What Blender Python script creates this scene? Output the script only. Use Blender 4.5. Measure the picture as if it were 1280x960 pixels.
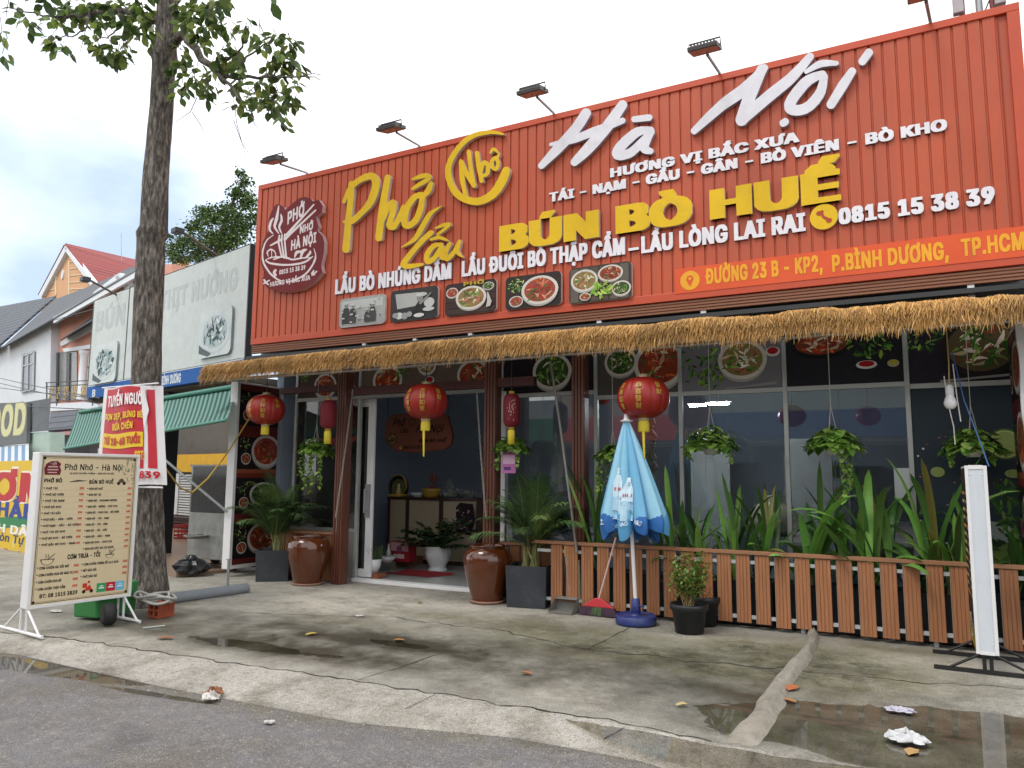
import bpy, math, random
import numpy as np
from mathutils import Vector
from mathutils.geometry import tessellate_polygon
from mathutils import noise as mnoise
R = math.radians
rnd = random.Random(7)
sc = bpy.context.scene
col = sc.collection
for o in list(bpy.data.objects): bpy.data.objects.remove(o)

# ---------------------------------------------------------------- camera
YAW, PITCH, ROLL, FPX = R(28.319), R(6.945), R(0.448), 940.0
CAM = np.array([0.0, 0.0, 1.6])
def _axes():
    cy, sy, cp, sp = math.cos(YAW), math.sin(YAW), math.cos(PITCH), math.sin(PITCH)
    f = np.array([-sy*cp, cy*cp, sp]); r = np.array([cy, sy, 0.0]); u = np.cross(r, f)
    return r*math.cos(ROLL)+u*math.sin(ROLL), -r*math.sin(ROLL)+u*math.cos(ROLL), f
RT, UP, FW = _axes()
cam = bpy.data.cameras.new("camera"); camo = bpy.data.objects.new("camera", cam); col.objects.link(camo)
cam.sensor_width = 36.0; cam.lens = 36.0*FPX/1280.0; cam.clip_start = 0.05; cam.clip_end = 2000
from mathutils import Matrix
camo.matrix_world = Matrix(((RT[0], UP[0], -FW[0], CAM[0]), (RT[1], UP[1], -FW[1], CAM[1]), (RT[2], UP[2], -FW[2], CAM[2]), (0, 0, 0, 1)))
sc.camera = camo

# ---------------------------------------------------------------- world, sun, exposure
SUN_EL, SUN_AZ = 58.0, 205.0        # degrees; azimuth measured from +Y towards +X
w = bpy.data.worlds.new("World"); sc.world = w; w.use_nodes = True
nt = w.node_tree; nt.nodes.clear()
def N(t, **k):
    n = nt.nodes.new(t)
    for a, v in k.items(): setattr(n, a, v)
    return n
def Lk(a, b): nt.links.new(a, b)
sky = N('ShaderNodeTexSky', sky_type='NISHITA'); sky.sun_disc = False
sky.sun_elevation = R(SUN_EL); sky.sun_rotation = R(SUN_AZ)
tc = N('ShaderNodeTexCoord')
mp = N('ShaderNodeMapping'); mp.inputs['Scale'].default_value = (1, 1, 2.2); Lk(tc.outputs['Generated'], mp.inputs['Vector'])
n1 = N('ShaderNodeTexNoise'); n1.inputs['Scale'].default_value = 3.2; n1.inputs['Detail'].default_value = 5; n1.inputs['Roughness'].default_value = .5; n1.inputs['Distortion'].default_value = .25
Lk(mp.outputs['Vector'], n1.inputs['Vector'])
dt = N('ShaderNodeVectorMath', operation='DOT_PRODUCT'); Lk(tc.outputs['Generated'], dt.inputs[0]); dt.inputs[1].default_value = (-.86, .48, .17)
mr = N('ShaderNodeMapRange'); mr.interpolation_type = 'SMOOTHSTEP'; Lk(dt.outputs['Value'], mr.inputs['Value'])
mr.inputs['From Min'].default_value = .84; mr.inputs['From Max'].default_value = .99; mr.inputs['To Min'].default_value = .75; mr.inputs['To Max'].default_value = -.22
ad = N('ShaderNodeMath', operation='ADD'); Lk(n1.outputs['Fac'], ad.inputs[0]); Lk(mr.outputs['Result'], ad.inputs[1])
rp = N('ShaderNodeValToRGB'); Lk(ad.outputs[0], rp.inputs['Fac'])
e = rp.color_ramp.elements; e[0].position = .18; e[0].color = (.40, .50, .66, 1); e[1].position = .62; e[1].color = (1.0, 1.0, 1.0, 1)
q = rp.color_ramp.elements.new(.36); q.color = (.62, .71, .83, 1)
cm = N('ShaderNodeMix', data_type='RGBA', blend_type='MULTIPLY'); cm.inputs['Factor'].default_value = 1
Lk(rp.outputs['Color'], cm.inputs['A']); cm.inputs['B'].default_value = (13.0, 13.0, 13.2, 1)
mx = N('ShaderNodeMix', data_type='RGBA'); mx.inputs['Factor'].default_value = .93
Lk(sky.outputs['Color'], mx.inputs['A']); Lk(cm.outputs['Result'], mx.inputs['B'])
bg = N('ShaderNodeBackground'); bg.inputs['Strength'].default_value = .1; Lk(mx.outputs['Result'], bg.inputs['Color'])
ow = N('ShaderNodeOutputWorld'); Lk(bg.outputs[0], ow.inputs[0])
sl = bpy.data.lights.new("sun", 'SUN'); sl.energy = 1.1; sl.angle = R(16); sl.color = (1, .97, .92)
so = bpy.data.objects.new("sun", sl); col.objects.link(so)
sd = Vector((math.sin(R(SUN_AZ))*math.cos(R(SUN_EL)), math.cos(R(SUN_AZ))*math.cos(R(SUN_EL)), math.sin(R(SUN_EL))))
so.rotation_euler = sd.to_track_quat('Z', 'Y').to_euler()
vs = sc.view_settings; vs.view_transform = 'Standard'; vs.look = 'None'; vs.exposure = 0.42; vs.gamma = 1.0; vs.use_curve_mapping = False
sc.cycles.max_bounces = 8; sc.cycles.transparent_max_bounces = 12; sc.cycles.sample_clamp_indirect = 4
sc.cycles.use_denoising = True; sc.cycles.caustics_reflective = False; sc.cycles.caustics_refractive = False

# ---------------------------------------------------------------- pixel -> world helpers (photo pixels, 1280 x 960)
def ray(x, y): return RT*((x-640)/FPX) - UP*((y-480)/FPX) + FW
def U(x, y, Y=None, Z=None, X=None):
    d = ray(x, y)
    t = (Y-CAM[1])/d[1] if Y is not None else ((Z-CAM[2])/d[2] if Z is not None else (X-CAM[0])/d[0])
    return CAM + d*t
def mpp(p): return float(np.dot(np.array(p)-CAM, FW))/FPX      # metres per photo pixel at p

# ---------------------------------------------------------------- colours and materials
def C(h):
    h = h.lstrip('#'); v = [int(h[i:i+2], 16)/255 for i in (0, 2, 4)]
    return tuple(x/12.92 if x <= .04045 else ((x+.055)/1.055)**2.4 for x in v)
MATS = {}
def mat(name, colr=None, rough=.6, var=.12, scale=6, bump=0, bscale=60, metal=0, spec=.5, attr=False, coat=0, stretch=(1, 1, 1), dirt=0, trans=0, emit=0, dirtcol='#3a2f24'):
    if name in MATS: return MATS[name]
    m = bpy.data.materials.new(name); m.use_nodes = True; MATS[name] = m
    t = m.node_tree; P = t.nodes['Principled BSDF']; nn = t.nodes.new; lk = t.links.new
    P.inputs['Roughness'].default_value = rough; P.inputs['Metallic'].default_value = metal
    P.inputs['Specular IOR Level'].default_value = spec
    if coat: P.inputs['Coat Weight'].default_value = coat; P.inputs['Coat Roughness'].default_value = .06
    tc = nn('ShaderNodeTexCoord'); mp = nn('ShaderNodeMapping'); mp.inputs['Scale'].default_value = stretch
    lk(tc.outputs['Object'], mp.inputs['Vector'])
    base = None
    if attr:
        a = nn('ShaderNodeAttribute'); a.attribute_name = 'Col'; base = a.outputs['Color']
    else:
        r = nn('ShaderNodeRGB'); r.outputs[0].default_value = (*(C(colr) if isinstance(colr, str) else colr), 1); base = r.outputs[0]
    if var:
        n = nn('ShaderNodeTexNoise'); n.inputs['Scale'].default_value = scale; n.inputs['Detail'].default_value = 6; n.inputs['Roughness'].default_value = .62
        lk(mp.outputs['Vector'], n.inputs['Vector'])
        r = nn('ShaderNodeMapRange'); lk(n.outputs['Fac'], r.inputs['Value'])
        r.inputs['From Min'].default_value = .25; r.inputs['From Max'].default_value = .75; r.inputs['To Min'].default_value = 1-var; r.inputs['To Max'].default_value = 1+var
        x = nn('ShaderNodeVectorMath'); x.operation = 'SCALE'; lk(base, x.inputs[0]); lk(r.outputs[0], x.inputs['Scale']); base = x.outputs[0]
        rr = nn('ShaderNodeMapRange'); lk(n.outputs['Fac'], rr.inputs['Value']); rr.inputs['From Min'].default_value = .25; rr.inputs['From Max'].default_value = .75
        rr.inputs['To Min'].default_value = max(.02, rough-.08); rr.inputs['To Max'].default_value = min(1, rough+.1); lk(rr.outputs[0], P.inputs['Roughness'])
    if dirt:
        n = nn('ShaderNodeTexNoise'); n.inputs['Scale'].default_value = scale*.6+1.3; n.inputs['Detail'].default_value = 9; n.inputs['Roughness'].default_value = .72
        lk(mp.outputs['Vector'], n.inputs['Vector'])
        r = nn('ShaderNodeMapRange'); lk(n.outputs['Fac'], r.inputs['Value']); r.inputs['From Min'].default_value = .52; r.inputs['From Max'].default_value = .74; r.inputs['To Max'].default_value = dirt
        x = nn('ShaderNodeMix'); x.data_type = 'RGBA'; lk(r.outputs[0], x.inputs['Factor']); lk(base, x.inputs['A']); x.inputs['B'].default_value = (*C(dirtcol), 1); base = x.outputs['Result']
    lk(base, P.inputs['Base Color'])
    if bump:
        n = nn('ShaderNodeTexNoise'); n.inputs['Scale'].default_value = bscale; n.inputs['Detail'].default_value = 5; lk(mp.outputs['Vector'], n.inputs['Vector'])
        b = nn('ShaderNodeBump'); b.inputs['Strength'].default_value = min(1, bump); b.inputs['Distance'].default_value = .012; lk(n.outputs['Fac'], b.inputs['Height']); lk(b.outputs['Normal'], P.inputs['Normal'])
    if emit:
        lk(base, P.inputs['Emission Color']); P.inputs['Emission Strength'].default_value = emit
    if trans:      # thin leaf / cloth letting light through
        tr = nn('ShaderNodeBsdfTranslucent'); lk(base, tr.inputs['Color']); ms = nn('ShaderNodeMixShader'); ms.inputs[0].default_value = trans
        lk(P.outputs[0], ms.inputs[1]); lk(tr.outputs[0], ms.inputs[2]); lk(ms.outputs[0], t.nodes['Material Output'].inputs[0])
    return m
def glass(name, tint=(.86, .9, .9), ior=1.5, rough=.0, haze=0):
    if name in MATS: return MATS[name]
    m = bpy.data.materials.new(name); m.use_nodes = True; MATS[name] = m
    t = m.node_tree; t.nodes.clear(); nn = t.nodes.new; lk = t.links.new
    f = nn('ShaderNodeFresnel'); f.inputs['IOR'].default_value = ior
    tr = nn('ShaderNodeBsdfTransparent'); tr.inputs['Color'].default_value = (*tint, 1)
    g = nn('ShaderNodeBsdfGlossy'); g.inputs['Roughness'].default_value = rough
    ms = nn('ShaderNodeMixShader'); lk(f.outputs[0], ms.inputs[0]); lk(tr.outputs[0], ms.inputs[1]); lk(g.outputs[0], ms.inputs[2])
    o = nn('ShaderNodeOutputMaterial'); out = ms.outputs[0]
    if haze:
        d = nn('ShaderNodeBsdfDiffuse'); d.inputs['Color'].default_value = (.5, .5, .5, 1); m2 = nn('ShaderNodeMixShader'); m2.inputs[0].default_value = haze
        lk(out, m2.inputs[1]); lk(d.outputs[0], m2.inputs[2]); out = m2.outputs[0]
    lk(out, o.inputs[0])
    return m

# ---------------------------------------------------------------- mesh builder
def vec(a): return np.array(a, float)
def nrm(a): a = vec(a); l = np.linalg.norm(a); return a/l if l > 0 else a
def inside(p, L):
    r = False; m = len(L)
    for i in range(m):
        (x0, y0), (x1, y1) = L[i], L[i-1]
        if (y0 > p[1]) != (y1 > p[1]) and p[0] < (x1-x0)*(p[1]-y0)/(y1-y0)+x0: r = not r
    return r
def groups(loops):
    # every outer outline with the holes that lie in it
    if len(loops) == 1: return [loops]
    dep = [sum(1 for j, M_ in enumerate(loops) if j != i and inside(L[0], M_)) for i, L in enumerate(loops)]
    out = [[L] for L, d in zip(loops, dep) if d % 2 == 0]; od = [d for d in dep if d % 2 == 0]
    for L, d in zip(loops, dep):
        if d % 2:
            c = [k for k, g in enumerate(out) if od[k] == d-1 and inside(L[0], g[0])]
            if c: out[c[0]].append(L)
    return out
class MB:
    def __init__(s): s.v = []; s.f = []; s.c = []; s.sm = []
    def add(s, vs, fs, c=None, smooth=False):
        o = len(s.v); s.v.extend([tuple(map(float, p)) for p in vs])
        for f in fs: s.f.append([i+o for i in f]); s.c.append(c or (1, 1, 1)); s.sm.append(smooth)
        return s
    def box(s, a, b, c=None):
        (x0, y0, z0), (x1, y1, z1) = [[min(p, q) for p, q in zip(a, b)], [max(p, q) for p, q in zip(a, b)]]
        return s.add([(x0, y0, z0), (x1, y0, z0), (x1, y1, z0), (x0, y1, z0), (x0, y0, z1), (x1, y0, z1), (x1, y1, z1), (x0, y1, z1)],
                     [(0, 3, 2, 1), (4, 5, 6, 7), (0, 1, 5, 4), (1, 2, 6, 5), (2, 3, 7, 6), (3, 0, 4, 7)], c)
    def obox(s, o, u, v, n, c=None):      # parallelepiped from corner o with edge vectors
        o, u, v, n = map(vec, (o, u, v, n)); p = [o, o+u, o+u+v, o+v]; p += [x+n for x in p]
        if np.dot(np.cross(u, v), n) < 0: fs = [(0, 1, 2, 3), (7, 6, 5, 4), (4, 5, 1, 0), (5, 6, 2, 1), (6, 7, 3, 2), (7, 4, 0, 3)]
        else: fs = [(3, 2, 1, 0), (4, 5, 6, 7), (0, 1, 5, 4), (1, 2, 6, 5), (2, 3, 7, 6), (3, 0, 4, 7)]
        return s.add(p, fs, c)
    def tube(s, pts, r, n=8, c=None, caps=True, smooth=True):
        pts = [vec(p) for p in pts]; m = len(pts); rs = list(r) if hasattr(r, '__len__') else [r]*m
        up = None; vs = []; fs = []
        for i in range(m):
            d = nrm(pts[min(i+1, m-1)]-pts[max(i-1, 0)])
            if up is None: up = nrm(np.cross(d, (0, 0, 1) if abs(d[2]) < .9 else (1, 0, 0)))
            up = nrm(up-d*np.dot(up, d)); w = np.cross(d, up)
            for k in range(n):
                a = 2*math.pi*k/n; vs.append(pts[i]+(up*math.cos(a)+w*math.sin(a))*rs[i])
        for i in range(m-1):
            for k in range(n):
                a, b = i*n+k, i*n+(k+1) % n; fs.append((a, b, b+n, a+n))
        s.add(vs, fs, c, smooth)
        if caps:
            s.add(vs[:n], [tuple(range(n))[::-1]], c); s.add(vs[-n:], [tuple(range(n))], c)
        return s
    def lathe(s, prof, o=(0, 0, 0), n=32, c=None, smooth=True, rad=None, cols=None, a0=0, a1=2*math.pi):
        o = vec(o); vs = []; m = len(prof); full = abs(a1-a0-2*math.pi) < 1e-6; nn_ = n if full else n+1
        for (r, z) in prof:
            for k in range(nn_):
                a = a0+(a1-a0)*k/n; q = r*(rad(a, z) if rad else 1); vs.append(o+vec((q*math.cos(a), q*math.sin(a), z)))
        for i in range(m-1):
            fs = []
            for k in range(n):
                a, b = i*nn_+k, i*nn_+((k+1) % nn_); fs.append((a, b, b+nn_, a+nn_))
            if i == 0: base = len(s.v); s.v.extend([tuple(p) for p in vs])
            for f in fs: s.f.append([x+base for x in f]); s.c.append(cols[i] if cols else (c or (1, 1, 1))); s.sm.append(smooth)
        return s
    def fill(s, loops, fr, d=0.0, c=None, depth=0.0, side=None):      # loops of 2d points on frame fr=(o,u,v,n), lifted d, optionally extruded down by depth
        o, u, v, n = fr
        for island in groups(loops):
            flat = [p for l in island for p in l]
            tr = tessellate_polygon([[Vector((p[0], p[1], 0)) for p in l] for l in island])
            P = [o+u*p[0]+v*p[1]+n*d for p in flat]; fs = []
            for t in tr:
                a, b, e = [flat[i] for i in t]
                fs.append(tuple(t) if (b[0]-a[0])*(e[1]-a[1])-(b[1]-a[1])*(e[0]-a[0]) > 0 else tuple(t)[::-1])
            s.add(P, fs, c)
            if depth:
                k = 0; Q = [p-n*depth for p in P]
                for li, l in enumerate(island):
                    m = len(l); ar = sum(l[i][0]*l[(i+1) % m][1]-l[(i+1) % m][0]*l[i][1] for i in range(m))
                    f = [(i, i+m, (i+1) % m+m, (i+1) % m) for i in range(m)]
                    if (ar < 0) == (li == 0): f = [q[::-1] for q in f]
                    s.add([P[k+i] for i in range(m)]+[Q[k+i] for i in range(m)], f, side or c); k += m
        return s
    def quad(s, a, b, cc, d, c=None): return s.add([a, b, cc, d], [(0, 1, 2, 3)], c)
    def build(s, name, m, parent=None, bevel=0, loc=None):
        off = np.zeros(3)
        if parent is not None:
            q = parent
            while q is not None: off += np.array(q.location); q = q.parent
        elif loc is not None: off = vec(loc)
        me = bpy.data.meshes.new(name)
        V = np.array(s.v, float)-off if s.v else np.zeros((0, 3))
        me.from_pydata(V.tolist(), [], s.f)
        me.polygons.foreach_set('use_smooth', s.sm)
        if any(x != (1, 1, 1) for x in s.c):
            ca = me.color_attributes.new('Col', 'FLOAT_COLOR', 'CORNER'); buf = []
            for f, x in zip(s.f, s.c): buf.extend([*x, 1.0]*len(f))
            ca.data.foreach_set('color', buf)
        me.materials.append(m); me.update()
        ob = bpy.data.objects.new(name, me); col.objects.link(ob)
        if parent is not None: ob.parent = parent
        elif loc is not None: ob.location = loc
        if bevel:
            b = ob.modifiers.new('bevel', 'BEVEL'); b.width = bevel; b.segments = 2; b.limit_method = 'ANGLE'; b.angle_limit = R(40)
        return ob
def tag(o, label=None, cat=None, group=None, kind=None):
    if label: o['label'] = label
    if cat: o['category'] = cat
    if group: o['group'] = group
    if kind: o['kind'] = kind
    return o
def thing(name, label, cat, loc=(0, 0, 0), group=None):
    o = bpy.data.objects.new(name, None); col.objects.link(o); o.location = tuple(map(float, loc)); o.empty_display_size = .1
    return tag(o, label, cat, group)
def struct_(name, mb, m): return tag(mb.build(name, m), kind='structure')
def copy_tree(o, parent=None):
    c = o.copy(); col.objects.link(c)
    if parent is not None: c.parent = parent
    for ch in o.children: copy_tree(ch, c)
    return c

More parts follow.
